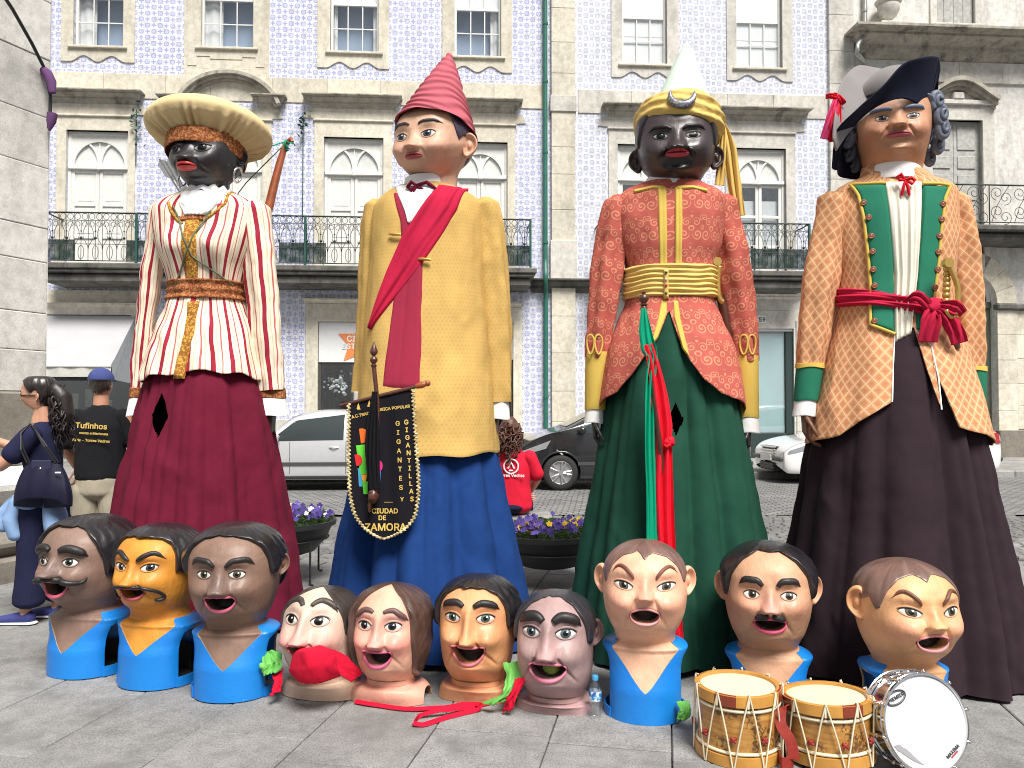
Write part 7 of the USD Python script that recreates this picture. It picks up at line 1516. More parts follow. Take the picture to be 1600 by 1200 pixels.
def bsheet(off=0.0, n=60, nx=40):
    def rs(p):
        p = np.array(p, float); d = np.concatenate([[0], np.cumsum(np.hypot(*np.diff(p, axis=0).T))]); q = np.linspace(0, 1, n); return np.stack([interp(q, np.stack([d / d[-1], p[:, i]], 1)) for i in (0, 1)], 1)
    a_, b_ = rs(Lx), rs(Rx); u = np.linspace(0, 1, nx)[None, :, None]; X = a_[:, None] * (1 - u) + b_[:, None] * u; return X
def bpt(x, y, off=0.0):
    d = YB - .0 - .012 * math.sin((x - 545) * .16 + 1) * sm(y, 600, 700) - off - .06 * (y - 600) / 240
    return at(x, y, float(d))
X = bsheet(); V = np.array([[bpt(p[0], p[1]) for p in row] for row in X]); P_, F_, R_ = solid_grid(V, .004)
g_ = NG(); obj('cloth', (P_, np.vstack([F_, R_])), m_cloth('black_velvet', lin(20, 19, 26), wr=6), bn, smooth=True)
m = MB(); brd = np.array([bpt(x, y, .006) for x, y in interp(np.linspace(0, 1, 80), np.stack([np.linspace(0, 1, 6), [q[0] for q in Lx]], 1))[:, None].repeat(1, 1)] if False else [bpt(p[0], p[1], .006) for p in X[:, 0]] + [bpt(p[0], p[1], .006) for p in X[::-1, -1]][1:])
cs = np.concatenate([[0], np.cumsum(np.linalg.norm(np.diff(brd, axis=0), axis=1))]); q = np.arange(0, cs[-1], .011); pts = np.stack([np.interp(q, cs, brd[:, i]) for i in range(3)], 1); off2 = np.where(np.arange(len(q)) % 2 == 0, 1, -1)
for i, p in enumerate(pts): t_ = trimesh.creation.icosphere(1, .0085); m.add(t_.vertices * [1.15, .7, .85] + p + [off2[i] * .004, -.003, 0], t_.faces)
m.tube(pts, .006, 6); m.build('rope_border', MG['rope'], bn, smooth=True, kind=None)
def btext(s, x, y, h, mat, bold=True, tilt=0.0, adv=None, name='lettering'):
    """letters laid on the banner; x, y in picture units of the banner, h letter height in the same"""
    kk = YB / FPX; t = meshkit.text_mesh(s, h * kk, .002, bold); v = np.array(t.vertices); w = v[:, 0].max(); v = np.stack([v[:, 0] - w / 2, -v[:, 2], v[:, 1]], 1); v = xf(v, ry=-tilt); v = np.array([bpt(x + q[0] / kk, y - q[2] / kk, .004 - q[1]) for q in v]); obj(name, (v, t.faces), mat, bn)
for i, ch in enumerate('GIGANTES'): btext(ch, 621 + i * .75, 665 + i * 14.3, 7, M['gold_text'])
btext('Y', 628, 783, 6, M['gold_text'])
for i, ch in enumerate('GIGANTILLAS'): btext(ch, 634.5 + i * .9, 663 + i * 12.0, 7, M['gold_text'])
btext('A.C.TRADIC', 567, 650, 4.5, M['gold_text'], tilt=.22); btext('MUSICA POPULAR', 613, 640, 4.5, M['gold_text'], tilt=.12)
btext('CIUDAD', 601, 802, 7.5, M['gold_text']); btext('DE', 597, 812.5, 7, M['gold_text']); btext('ZAMORA', 602, 829, 11, M['gold_text'])
btext('.........', 607, 785, 4, M['gold_text'])
for x in (560, 577): m = MB(); kk = YB / FPX; c = bpt(x, 640 - (x - 560) * .25, .005); m.add([c + [-.012, 0, 0], c + [.012, 0, 0], c + [0, -.001, .04]], [(0, 1, 2)]); m.build('gold_triangle', M['gold_text'], bn)
def disc(x, y, r, col, nm, sx=1.0):
    m = MB(); kk = YB / FPX; c = bpt(x, y, .007); a = np.linspace(0, 2 * PI, 28, endpoint=False); m.add(np.vstack([[c], np.stack([c[0] + r * kk * sx * np.cos(a), c[1] + 0 * a, c[2] + r * kk * np.sin(a)], 1)]), [(0, 1 + (i + 1) % 28, 1 + i) for i in range(28)]); m.build(nm, m_plain(nm + f'_{x}_{y}', lin(*col), .8), bn)
def quad(pts, col, nm):
    m = MB(); m.add([bpt(x, y, .0065) for x, y in pts], [(0, 1, 2, 3)]); m.build(nm, m_plain(nm + f'_{pts[0][0]}_{pts[0][1]}', lin(*col), .8), bn)
disc(565, 681, 11.5, (240, 110, 30), 'orange_disc'); disc(557, 719, 9, (215, 30, 40), 'red_disc'); disc(571, 744, 8, (245, 165, 40), 'yellow_disc'); disc(593, 728, 8, (225, 40, 130), 'pink_disc', .6)
quad([(556, 696), (574, 694), (575, 740), (563, 742)], (90, 200, 50), 'green_figure'); quad([(559, 732), (566, 730), (566, 760), (561, 760)], (60, 150, 190), 'blue_figure'); quad([(566, 752), (575, 752), (574, 772), (568, 772)], (90, 200, 50), 'green_figure'); quad([(592, 736), (595, 736), (594, 755), (592, 755)], (60, 120, 200), 'blue_figure')
m = MB(); c = at(583, 775, YB - .1); t_ = trimesh.creation.icosphere(3, 1); v = lumpy(t_.vertices * [.03, .03, .04], .01, 40, 2); m.add(v + c, t_.faces); m.tube([c, c + [-.02, 0, -.05], c + [-.02, 0, -.09]], [.012, .012, .008], 8); m.build('carrying_socket', MG['dwood'], bn, smooth=True)
for x0, x1, sd in ((578, 582, 2), (586, 590, 4)):
    P_, F_ = cloth_tail([at(586, 612, YB - .05), at(x0, 690, YB - .085), at(x1, 765, YB - .11)], [.03, .05, .035], sd, .01); obj('black_ribbon', (P_, F_), m_cloth(f'black_ribbon_{sd}', lin(16, 15, 20)), bn, smooth=True)
# ---------------------------------------------------------------- staff with green and red ribbons
st = thing('ribboned_staff', 'wooden staff with long green and red ribbons leaning on the green skirt', 'staff')
YS = 4.42
m = MB(); m.tube([at(1006, 478, YS + .12), at(1032, 700, YS), ground(1060, 1040) + [0, .05, 0]], .013, 10); m.build('pole', MG['dwood'], st, smooth=50)
m = MB(); m.lathe([(0, 0), (.02, 0), (.022, .01), (.015, .02), (.024, .028), (.014, .036), (.028, .055), (.03, .07), (.02, .085), (.01, .09), (.013, .1), (0, .105)], 20, tuple(at(1006, 484, YS + .12))); m.build('finial', MG['dwood'], st, smooth=50)
tl = lambda pts, off=0: [at(x, y, YS + .12 - .1 * (y - 480) / 350 - .03 + off) for x, y in pts]
P_, F_ = cloth_tail(tl([(1006, 482), (1008, 515), (1014, 545), (1020, 560), (1016, 600), (1015, 700), (1018, 780), (1019, 858)]), [.03, .07, .085, .05, .05, .055, .06, .065], 2, .012, 90); obj('green_ribbon', (P_, F_), MG['teal'], st, smooth=True)
P_, F_ = cloth_tail(tl([(1012, 538), (1022, 575), (1030, 620), (1036, 665), (1038, 690), (1038, 760), (1042, 850), (1052, 930), (1062, 1012)], -.008), [.05, .07, .1, .11, .085, .1, .09, .07, .05], 6, .02, 110); obj('red_ribbon', (P_, F_), MG['scarlet'], st, smooth=True)
m = MB(); c = tl([(1047, 690)], -.03)[0]; t_ = trimesh.creation.icosphere(3, 1); m.add(lumpy(t_.vertices * [.03, .018, .03], .014, 45, 8) + c, t_.faces); m.build('ribbon_knot', MG['scarlet'], st, smooth=True)
# ================================================================ cars, people, planters, drums, small things
def m_car(name, col, coat=1.0, metal=.0): return matl(name, {'g': ('texture_coordinate', {}), 'n': ('noise_texture', {'scale': 3.0, 'detail': 5.0}), 'r': ('rgb_ramp', {'ramp': [(.3, (.22,) * 3), (.7, (.36,) * 3)]}), 'p': ('principled_bsdf', {'base_color': col, 'metallic': metal, 'coat_weight': coat, 'coat_roughness': .06})}, [('g.object', 'n.vector'), ('n.fac', 'r.fac'), ('r.color', 'p.roughness')])
m_rub = m_plain('tyre_rubber', (.02, .02, .021), .8, var=.2); m_alloy = m_plain('alloy_rim', (.55, .55, .56), .3, metal=.8); m_lamp = m_plain('headlamp_glass', (.3, .32, .34), .12, coat=1.0, metal=.2); m_redl = m_plain('tail_lamp', (.4, .015, .02), .2, coat=1.0); m_trim = m_plain('grey_trim', (.06, .06, .062), .5)
m_cg = m_plain('car_glass', (.03, .04, .042), .06, coat=.5, var=.0); m_plate = m_plain('number_plate_white', (.7, .7, .68), .4)
def car(label, x, y, L, Hh, W, mat, spokes, hood=.27, ws=.42, rear=.93, belt=.56, hoodz=.62, cap=None):
    """small hatchback; +x is forward, fractions from the nose; parts: body, windows, doors, wheels, lamps"""
    T = thing('parked_car', label, 'car', (x, y, 0), PI + FPHI, 'cars parked along the facade')
    n, R = 150, .31; f = np.linspace(0, 1, n); X = L / 2 - L * f
    bz = belt * Hh + .06
    top = interp(f, [(0, .36 * Hh), (.012, .42 * Hh), (.05, .5 * Hh), (.12, hoodz * .9 * Hh), (hood, hoodz * Hh), (ws, .93 * Hh), (ws + .12, Hh), (.72, .985 * Hh), (rear - .07, .92 * Hh), (rear, .72 * Hh), (.985, .6 * Hh), (1, .5 * Hh)])
    bot = interp(f, [(0, .3), (.03, .2), (.1, .19), (.9, .19), (.97, .24), (1, .32)]); wid = W / 2 * interp(f, [(0, .8), (.01, .88), (.04, .94), (.15, .98), (.4, 1), (.75, 1), (.93, .93), (.99, .82), (1, .75)])
    m_ = 64; u = np.linspace(-1, 1, m_); V = np.zeros((n, m_, 3))
    def sect(i):
        w, zt, zb = wid[i], top[i], bot[i]; be = min(bz, zt - .04); roof = max(zt - be, .03); wr = w * (1 - .24 * min(roof / (.45 * Hh), 1))
        P = np.array([(w * .93, zb), (w * .985, zb + .1), (w, zb + .55 * (be - zb)), (w * .975, be), (wr * .98 + .02 * w, zt - .28 * roof), (wr * .8, zt - .06 * roof), (wr * .4, zt - .01 * roof), (0, zt)]); return P
    for i in range(n):
        P = sect(i); q = np.linspace(0, 1, 8); h = np.linspace(0, 1, m_ // 2); s = np.stack([interp(h, np.stack([q, P[:, j]], 1)) for j in (0, 1)], 1)
        V[i, :m_ // 2] = np.stack([np.full(m_ // 2, X[i]), -s[:, 0], s[:, 1]], 1); V[i, m_ // 2:] = np.stack([np.full(m_ // 2, X[i]), s[::-1, 0], s[::-1, 1]], 1)
    V[0] = V[0] * [1, .02, .02] + [-.02, 0, .42]; V[-1] = V[-1] * [1, .02, .02] + [0, 0, .45]
    wx = (L / 2 - .19 * L, -L / 2 + .18 * L); F = grid_faces(n, m_); C = V.reshape(-1, 3)[F].mean(1)
    keep = np.ones(len(F), bool)
    for c in wx: keep &= ~((np.hypot(C[:, 0] - c, C[:, 2] - R) < R + .055) & (np.abs(C[:, 1]) > W * .3))
    keep2 = keep
    obj('body', (V.reshape(-1, 3), F[keep2]), mat, T, smooth=35)
    def side(xx, zz, off=.006):
        fi = np.clip((L / 2 - xx) / L * (n - 1), 0, n - 1.001); i = int(fi); P = sect(i); zq = np.linspace(0, 1, 60); s = np.stack([interp(zq, np.stack([np.linspace(0, 1, 8), P[:, j]], 1)) for j in (0, 1)], 1); return np.interp(zz, s[:, 1], s[:, 0]) + off
    def spatch(name, lo, hi, mt, off=.006, nn=24, sg=1):
        q = np.linspace(0, 1, nn); a = np.array([(np.interp(t, np.linspace(0, 1, len(lo)), [p[0] for p in lo]), np.interp(t, np.linspace(0, 1, len(lo)), [p[1] for p in lo])) for t in q]); b = np.array([(np.interp(t, np.linspace(0, 1, len(hi)), [p[0] for p in hi]), np.interp(t, np.linspace(0, 1, len(hi)), [p[1] for p in hi])) for t in q])
        G_ = np.array([[(a[j] * (1 - r) + b[j] * r) for j in range(nn)] for r in np.linspace(0, 1, 8)]); vv = np.array([[(p[0], sg * -side(p[0], p[1], off), p[1]) for p in row] for row in G_]); obj(name, (vv.reshape(-1, 3), grid_faces(8, nn)), mt, T, smooth=True)
    X_ = lambda q: L / 2 - L * q; zt_ = lambda q: float(np.interp(q, f, top))
    bp = ws + (rear - ws) * .42
    for sg in (-1, 1):
        spatch('side_window', [(X_(hood + .04), bz + .01), (X_(bp - .012), bz + .03)], [(X_(hood + .05), bz + .02), (X_(ws - .0), zt_(ws) - .1), (X_(bp - .012), zt_(bp) - .09)], m_cg, .005, 24, sg)
        spatch('side_window', [(X_(bp + .012), bz + .03), (X_(rear - .1), bz + .05)], [(X_(bp + .012), zt_(bp) - .09), (X_(rear - .17), zt_(rear - .17) - .1)], m_cg, .005, 24, sg)
        for q0, q1 in ((ws - .02, ws - .018), (bp - .002, bp + .0), (rear - .15, rear - .148)): spatch('door_gap', [(X_(q0), .3), (X_(q1), .3)], [(X_(q0), bz), (X_(q1), bz)], M['black'], .003, 2, sg)
        spatch('rub_strip', [(X_(.26), .44), (X_(.76), .44)], [(X_(.26), .5), (X_(.76), .5)], m_trim, .014, 20, sg); spatch('sill', [(X_(.27), .2), (X_(.74), .2)], [(X_(.27), .26), (X_(.74), .26)], m_trim, .01, 20, sg)
        for q in (bp - .05, rear - .16): mm = MB(); yy = side(X_(q), bz - .1, .012); mm.tube([(X_(q) + .08, -sg * yy, bz - .1), (X_(q), -sg * (yy + .025), bz - .1), (X_(q) - .08, -sg * yy, bz - .1)], .013, 8); mm.build('door_handle', mat, T, smooth=True)
        mm = MB(); t_ = trimesh.creation.icosphere(3, 1); mm.add(t_.vertices * [.07, .1, .075] + [X_(hood + .075), -sg * (W / 2 + .07), bz + .07], t_.faces); mm.build('mirror', cap or mat, T, smooth=True)
        spatch('headlight', [(X_(.02), .37 * Hh), (X_(.13), .45 * Hh)], [(X_(.03), .42 * Hh), (X_(.15), .54 * Hh)], m_lamp, .012, 14, sg)
        spatch('tail_light', [(X_(.985), .5 * Hh), (X_(.955), .5 * Hh)], [(X_(.975), .62 * Hh), (X_(.94), .7 * Hh)], m_redl, .012, 8, sg)
    for (q0, q1, nm) in ((hood + .02, ws + .015, 'windscreen'), (rear - .08, rear - .005, 'rear_window')):
        i0, i1 = int(q0 * n), int(q1 * n); G_ = V[i0:i1, int(m_ * .36):int(m_ * .64)].copy(); G_[..., 2] += .008; G_[..., 0] += .006 * (1 if nm == 'windscreen' else -1); obj(nm, (G_.reshape(-1, 3), grid_faces(G_.shape[0], G_.shape[1])), m_cg, T, smooth=True)
    xb = L / 2
    mm = MB(); [mm.bbox(xb - .06, xb + .012, -.33, .33, .66 - .06 * i, .69 - .06 * i, .008) for i in range(3)]; mm.build('grille', M['steel'], T)
    mm = MB(); mm.bbox(xb - .25, xb - .03, -.34, .34, .52, .69, .02); mm.build('grille_backing', M['black'], T)
    mm = MB(); [mm.bbox(xb - .08, xb + .03, -.34, .34, .245 + .05 * i, .265 + .05 * i, .005) for i in range(3)]; mm.bbox(xb - .2, xb + .01, -.36, .36, .22, .38, .02); mm.build('lower_grille', M['black'], T)
    mm = MB(); [MB().bbox(xb - .1, xb + .035, min(s_ * .3, s_ * .7), max(s_ * .3, s_ * .7), .42, .5, .02).build('bumper_strip', m_trim, T) for s_ in (-1, 1)]
    mm = MB(); mm.bbox(xb + .0, xb + .04, -.26, .26, .41, .52, .005); mm.build('number_plate', m_plate, T)
    mm = MB(); mm.bbox(-xb - .03, -xb + .3, -W * .4, W * .4, .4, .5, .03); mm.build('rear_bumper', m_trim, T)
    mm = MB(); mm.box(-xb + .25, xb - .25, -W * .36, W * .36, .2, .5); mm.build('underbody', M['black'], T)
    for c in wx:
        for sg in (-1, 1):
            w_ = thing('wheel', parent=T, loc=(c, -sg * (W / 2 - .1), R), rotz=0 if sg > 0 else PI)
            prof = [(.2, .09), (.24, .1), (.29, .085), (R, .06), (R, -.06), (.29, -.085), (.24, -.1), (.2, -.09)]; v, ff = lathe_mesh(prof, 40); v = v[:, [0, 2, 1]]; obj('tyre', (v, ff), m_rub, w_, smooth=40)
            mm = MB(); v, ff = lathe_mesh([(.0, -.06), (.19, -.06), (.205, -.095), (.2, -.1), (.185, -.075)], 40); mm.add(v[:, [0, 2, 1]], ff)
            for i in range(spokes):
                a = 2 * PI * i / spokes; d = np.array([math.cos(a), 0, math.sin(a)]); e = np.array([-math.sin(a), 0, math.cos(a)])
                for k_ in (-1, 1): mm.tube([d * .03 + [0, -.085, 0], d * .12 + e * .022 * k_ + [0, -.095, 0], d * .195 + e * .035 * k_ + [0, -.085, 0]], .014, 6)
            mm.tm(trimesh.creation.cylinder(.045, .03, sections=20).apply_transform(trimesh.transformations.rotation_matrix(PI / 2, [1, 0, 0])).apply_translation((0, -.09, 0))); mm.build('rim', m_alloy, w_, smooth=40)
            mm = MB(); v, ff = lathe_mesh([(0, -.02), (.2, -.03)], 30); mm.add(v[:, [0, 2, 1]], ff); mm.build('brake_shadow', M['black'], w_)
            a = np.linspace(-.35, PI + .35, 40); mm = MB(); mm.tube([(c + (R + .055) * math.cos(t), -sg * (min(side(c + (R + .055) * math.cos(t), max(R + (R + .055) * math.sin(t), .2), -.008), W / 2)), max(R + (R + .055) * math.sin(t), .2)) for t in a], .02, 8); mm.build('wheel_arch', mat, T, smooth=True)
    return T
car('silver hatchback parked behind the giant in the yellow coat', -3.5, 14.75, 4.15, 1.42, 1.7, m_car('silver_paint', (.62, .63, .65), 1, .35), 7)
car('black car with alloy wheels parked beside the green drainpipe', 2.12, 14.95, 4.3, 1.62, 1.78, m_car('black_paint', (.012, .013, .015)), 5, hood=.2, ws=.42, belt=.57, hoodz=.66)
car('small white hatchback parked behind the dark plum skirt', 7.24, 16.0, 4.4, 1.5, 1.66, m_car('white_paint', (.78, .78, .78)), 9)
# ---------------------------------------------------------------- people
import manifold3d as m3
def blob(chains, edge=.018, it=8):
    """union of tapered bones: chains of ((x,y,z), r)"""
    ball = lambda p, r: (m3.Manifold.sphere(1.0, 18).scale(tuple(float(q) for q in (r if np.ndim(r) else (r, r, r))))).translate(tuple(map(float, p)))
    mm = None
    for ch in chains:
        for (a, ra), (b_, rb_) in zip(ch[:-1], ch[1:]):
            h = m3.Manifold.batch_hull([ball(a, ra), ball(b_, rb_)]); mm = h if mm is None else mm + h
    mm = mm.refine_to_length(edge).to_mesh(); t = trimesh.Trimesh(mm.vert_properties[:, :3], mm.tri_verts); trimesh.smoothing.filter_taubin(t, iterations=it); return t
def hair_locks(T, nm, a, b, n, rad, wave, seed):
    r = np.random.default_rng(seed); m = MB(); a, b = np.array(a), np.array(b)
    for i in range(n):
        o = r.normal(0, 1, 3); o *= rad / np.linalg.norm(o); q = np.linspace(0, 1, 14)[:, None]; ln = r.uniform(.6, 1.1); P = a + o + (b - a) * q * ln + o * np.sin(q * 2.6) * .35 + wave * np.sin(q * r.uniform(10, 22) + r.uniform(0, 6, 3)); m.tube(P, np.linspace(.011, .003, 14), 5)
    m.build(nm, m_hairr if wave > .015 else m_hairb, T, smooth=True, kind='stuff')
def cloth_blob(T, name, chains, mat, amp=.006, seed=1, edge=.018):
    t = blob(chains, edge); n = t.vertex_normals; v = t.vertices + n * ((meshkit.fbm(t.vertices * [9, 9, 5] + seed, 3, seed)[:, None] - .5) * 2 * amp); return obj(name, (v, t.faces), mat, T, smooth=True)
def person_head(T, pos, yaw, skin, hair, hair_c, k=.0092, extra=None):
    x = UsdGeom.Xform.Define(stage, numbered(str(T.GetPath()), 'head')); x.AddTranslateOp().Set(Gf.Vec3d(*map(float, pos))); x.AddRotateZOp().Set(yaw)
    gz = lambda y: -np.asarray(y, float) * k
    sp = dict(pz=gz, prof=[(-24, 0), (-23.7, 4), (-21, 7), (-16, 8.3), (-11, 8.1), (-7, 7.2), (-3, 5.8), (-.5, 4.9), (2, 5.0), (8, 5.6)], neck=.3, chin=-.8, skin=skin, eye=(3.3, -11.4, 1.6, .7), brow=[(1.5, -13.2), (3.2, -13.8), (5.2, -13)], brow_t=.7, nose=(-11, -7.4, 1.5, 1.9), mouth=(-4.6, 2.4, .8), open=False, lip=(176, 104, 96), cheek=(4.5, -8, 2, .4), muzzle=.7, chin_a=.9, fold=.1, rf=1.18, rb=1.28, hair=hair, hair_t=1.4, hair_c=hair_c, ear=(-9.5, 5.5, 8), wave=.5, seed=3)
    return build_head(x.GetPrim(), sp, gz, k, parent_part=x.GetPrim()), str(x.GetPath())
m_navy = m_cloth('navy_cotton', lin(32, 34, 62), wr=9, wrd=.01); m_skin = m_plain('skin', lin(196, 146, 120), .5, var=.05); m_skin2 = m_plain('tanned_skin', lin(186, 136, 110), .5, var=.05); m_denim = m_cloth('pale_denim', lin(124, 152, 190), wr=16, wrd=.012, var=.2); m_blackc = m_cloth('black_cotton', lin(26, 26, 30), wr=8, wrd=.01); m_beige = m_cloth('beige_cotton', lin(168, 160, 142), wr=9, wrd=.01); m_redc = m_cloth('red_tshirt', lin(206, 30, 56), wr=8, wrd=.01); m_hairb = m_plain('dark_hair', lin(36, 30, 30), .45, var=.3, vscale=60, bump=.002); m_hairr = m_plain('brown_hair', lin(84, 54, 42), .5, var=.3, vscale=60, bump=.003)
WX, WY = -3.27, 5.6
wm = thing('person', 'woman in navy with sunglasses, arms raised, a denim jacket tied round her waist', 'person', (WX, WY, 0), 0)   # faces -x
sh = lambda x, z, y=0: (x, y, z)
t = blob([[((0, 0, .75), (.1, .14, .1)), ((0, 0, 1.0), (.09, .12, .1)), ((0, 0, 1.27), (.08, .14, .05)), ((.0, .0, 1.33), .055), ((-.005, 0, 1.42), .05), ((-.01, 0, 1.47), .05)], [((.0, -.17, 1.29), .048), ((-.12, -.21, 1.13), .046), ((-.17, -.215, 1.09), .042), ((-.36, -.14, 1.21), .032), ((-.46, -.08, 1.27), .026)], [((.0, .17, 1.29), .048), ((-.14, .2, 1.12), .044), ((-.34, .1, 1.22), .032), ((-.46, .03, 1.28), .026)], [((.0, -.08, .78), .08), ((-.02, -.1, .45), .05), ((-.05, -.1, .13), .036), ((-.05, -.1, .04), .036)], [((.02, .08, .78), .08), ((.06, .09, .45), .05), ((.06, .08, .13), .036), ((.06, .08, .04), .036)]], .014)
obj('body', (t.vertices, t.faces), m_skin, wm, smooth=True)
for sg, c in ((-1, (-.47, -.08, 1.275)), (1, (-.47, .03, 1.285))):
    h = hand_mesh(.17, .8, 1); obj('hand', (xf(h.vertices, ry=math.radians(100), loc=c), h.faces), m_skin, wm, smooth=True)
ph_ = MB(); ph_.bbox(-.6, -.59, -.06, .02, 1.27, 1.42, .004); ph_.build('phone', M['black'], thing('phone', 'black phone held up by the woman at left edge', 'phone', (WX, WY, 0)))
cloth_blob(wm, 'top', [[((.0, 0, .9), (.125, .17, .1)), ((.0, 0, 1.05), (.11, .145, .1)), ((-.02, 0, 1.2), (.125, .165, .09)), ((.0, 0, 1.29), (.085, .16, .06)), ((0, 0, 1.36), (.06, .07, .03))], [((.0, -.16, 1.29), .07), ((-.085, -.2, 1.17), .075)], [((.0, .16, 1.29), .07), ((-.085, .2, 1.17), .075)]], m_navy, .006, 3)
cloth_blob(wm, 'trousers', [[((.0, 0, .93), (.125, .17, .06)), ((.01, 0, .8), (.14, .18, .1))], [((.0, -.09, .8), .105), ((-.02, -.1, .45), (.09, .09, .09)), ((-.03, -.1, .16), (.1, .095, .05))], [((.02, .09, .8), .105), ((.06, .09, .45), (.09, .09, .09)), ((.07, .08, .16), (.1, .095, .05))]], m_navy, .008, 5)
cloth_blob(wm, 'tied_jacket', [[((-.13, -.02, .86), (.04, .12, .05)), ((.0, -.17, .84), (.1, .05, .055)), ((.13, -.05, .85), (.06, .12, .06))], [((.13, -.1, .83), (.06, .1, .06)), ((.17, -.13, .68), (.07, .1, .06)), ((.2, -.14, .52), (.055, .07, .05)), ((.18, -.14, .46), .03)], [((-.1, -.14, .83), .05), ((-.12, -.17, .72), (.05, .04, .05)), ((-.09, -.17, .62), (.045, .04, .04))], [((-.15, -.08, .83), .045), ((-.22, -.12, .74), .04), ((-.2, -.13, .66), .035)]], m_denim, .014, 7, .014)
for (x, y, rz, nm) in ((-.08, -.1, 0, 1), (.03, .08, 0, 2)):
    t = blob([[((x + .05, y, .05), (.045, .042, .045)), ((x - .05, y, .04), (.05, .042, .035)), ((x - .15, y, .03), (.045, .04, .025))]], .012); s_ = thing('shoe', parent=wm); obj('upper', (t.vertices, t.faces), m_plain(f'blue_canvas_{nm}', lin(52, 58, 120), .8, var=.1), s_, smooth=True)
    t = blob([[((x + .06, y, .012), (.05, .048, .012)), ((x - .155, y, .012), (.05, .046, .012))]], .012); obj('sole', (t.vertices, t.faces), M['white_clean'], s_, smooth=True)
su_, hp_ = person_head(wm, (-.03, 0, 1.455), -80, (198, 148, 122), [(0, -20), (40, -19.5), (60, -16), (75, -13), (95, -13), (110, -6), (180, -1)], (34, 28, 28), k=.0102)
for sg in (-1, 1):
    r = np.linspace(0, 1, 8)[:, None]; a = np.linspace(0, 2 * PI, 24, endpoint=False)[None, :]; xx = sg * .033 + r * .029 * np.cos(a); zz = .106 + r * .022 * np.sin(a) - .004; v = su_.S(xx, zz, use=False) + np.array([0, -.014, 0]); obj('sunglasses_lens', (v.reshape(-1, 3), grid_faces(8, 24, True)), M['black'], hp_, smooth=True)
    m = MB(); m.tube([su_.S(sg * .06, .108, .012, False), su_.ring(sg * 1.2, .11, .008), su_.ring(sg * 1.65, .11, .008)], .004, 6); m.build('temple', M['black'], hp_)
hair_locks(wm, 'hair_strand', (.09, 0, 1.58), (.15, 0, 1.2), 46, .055, .012, 3)
cloth_blob(wm, 'ponytail', [[((.08, 0, 1.6), .055), ((.13, 0, 1.55), .06), ((.15, 0, 1.44), .055), ((.14, 0, 1.34), .035), ((.13, 0, 1.27), .015)]], m_hairb, .012, 4, .012)
bg = thing('handbag', 'navy handbag with flap hanging from the woman\'s shoulder', 'handbag', (WX + .14, WY - .24, 0), 0)
a = np.linspace(0, 2 * PI, 60)[None, :]; q = np.linspace(0, 1, 30)[:, None]; hw = .115 + .075 * np.sin(np.clip(q * 1.15, 0, 1) * PI / 2); dp = .02 + .05 * np.sin(np.clip(q, 0, 1) * PI * .6); sgp = lambda c: np.sign(c) * np.abs(c) ** .7
V = np.stack([hw * sgp(np.cos(a)), dp * sgp(np.sin(a)) + .005 * np.sin(hw * sgp(np.cos(a)) * 60), 1.12 - .27 * q - .03 * q * np.cos(a * 2) - .02 * (1 - q) * np.cos(a) ** 2 + 0 * a], -1); V = np.concatenate([V, V[-1:] * [.5, .5, 1] + [0, 0, -.008], V[-1:] * [0.02, .02, 1] + [0, 0, -.01]]); obj('bag_body', (V.reshape(-1, 3), grid_faces(32, 60, flip=True)), m_cloth('navy_nylon', lin(26, 26, 48), rough=.6, wr=12, wrd=.012), bg, smooth=True)
m = MB(); m.bbox(-.065, .065, -.035, -.025, 1.05, 1.13, .006); m.build('flap', m_plain('navy_leather', lin(44, 44, 72), .5), bg); m = MB(); m.tm(trimesh.creation.icosphere(2, .009).apply_translation((0, -.037, 1.075))); m.build('stud', M['steel'], bg)
m = MB(); [m.tube([(-.1, dy, 1.11), (-.13, dy - .02, 1.2), (-.15, -.01, 1.31), (-.13, .06, 1.37), (-.06, .01, 1.32), (.03, dy - .03, 1.22), (.09, dy, 1.11)], .006, 6) for dy in (-.02, .01)]; m.build('strap', M['black'], bg)
m = MB(); m.bbox(.11, .15, -.064, -.058, 1.045, 1.055, .002); m.build('tag', M['white_clean'], bg)
MX, MY = -3.34, 6.5
mn = thing('person', 'man seen from behind in a black T-shirt, blue cap and beige shorts', 'person', (MX, MY, 0), math.radians(8))      # faces +y
t = blob([[((0, 0, .8), (.15, .1, .08)), ((0, 0, 1.15), (.16, .1, .1)), ((0, 0, 1.4), (.15, .08, .04)), ((0, 0, 1.45), .06), ((0, .01, 1.56), .058)], [((.2, 0, 1.4), .055), ((.265, .01, 1.15), .05), ((.29, .08, .93), .036)], [((-.2, 0, 1.4), .055), ((-.27, .03, 1.15), .05), ((-.24, .16, 1.0), .036)], [((-.09, 0, .8), .09), ((-.1, 0, .55), .06), ((-.1, .01, .3), .058), ((-.1, .0, .08), .04)], [((.09, 0, .8), .09), ((.1, 0, .55), .06), ((.1, .01, .3), .058), ((.1, 0, .08), .04)]], .016)
obj('body', (t.vertices, t.faces), m_skin2, mn, smooth=True)
for sg, c in ((1, (.29, .09, .91)), (-1, (-.235, .18, .98))): h = hand_mesh(.18, .5, -sg); obj('hand', (h.vertices + c, h.faces), m_skin2, mn, smooth=True)
cloth_blob(mn, 'tshirt', [[((0, 0, .92), (.19, .14, .08)), ((0, 0, 1.12), (.195, .135, .1)), ((0, 0, 1.32), (.2, .125, .09)), ((0, 0, 1.42), (.17, .09, .05)), ((0, 0, 1.48), (.07, .065, .03))], [((.17, 0, 1.4), .066), ((.245, .0, 1.2), .07)], [((-.17, 0, 1.4), .066), ((-.25, .01, 1.2), .07)]], m_blackc, .008, 2)
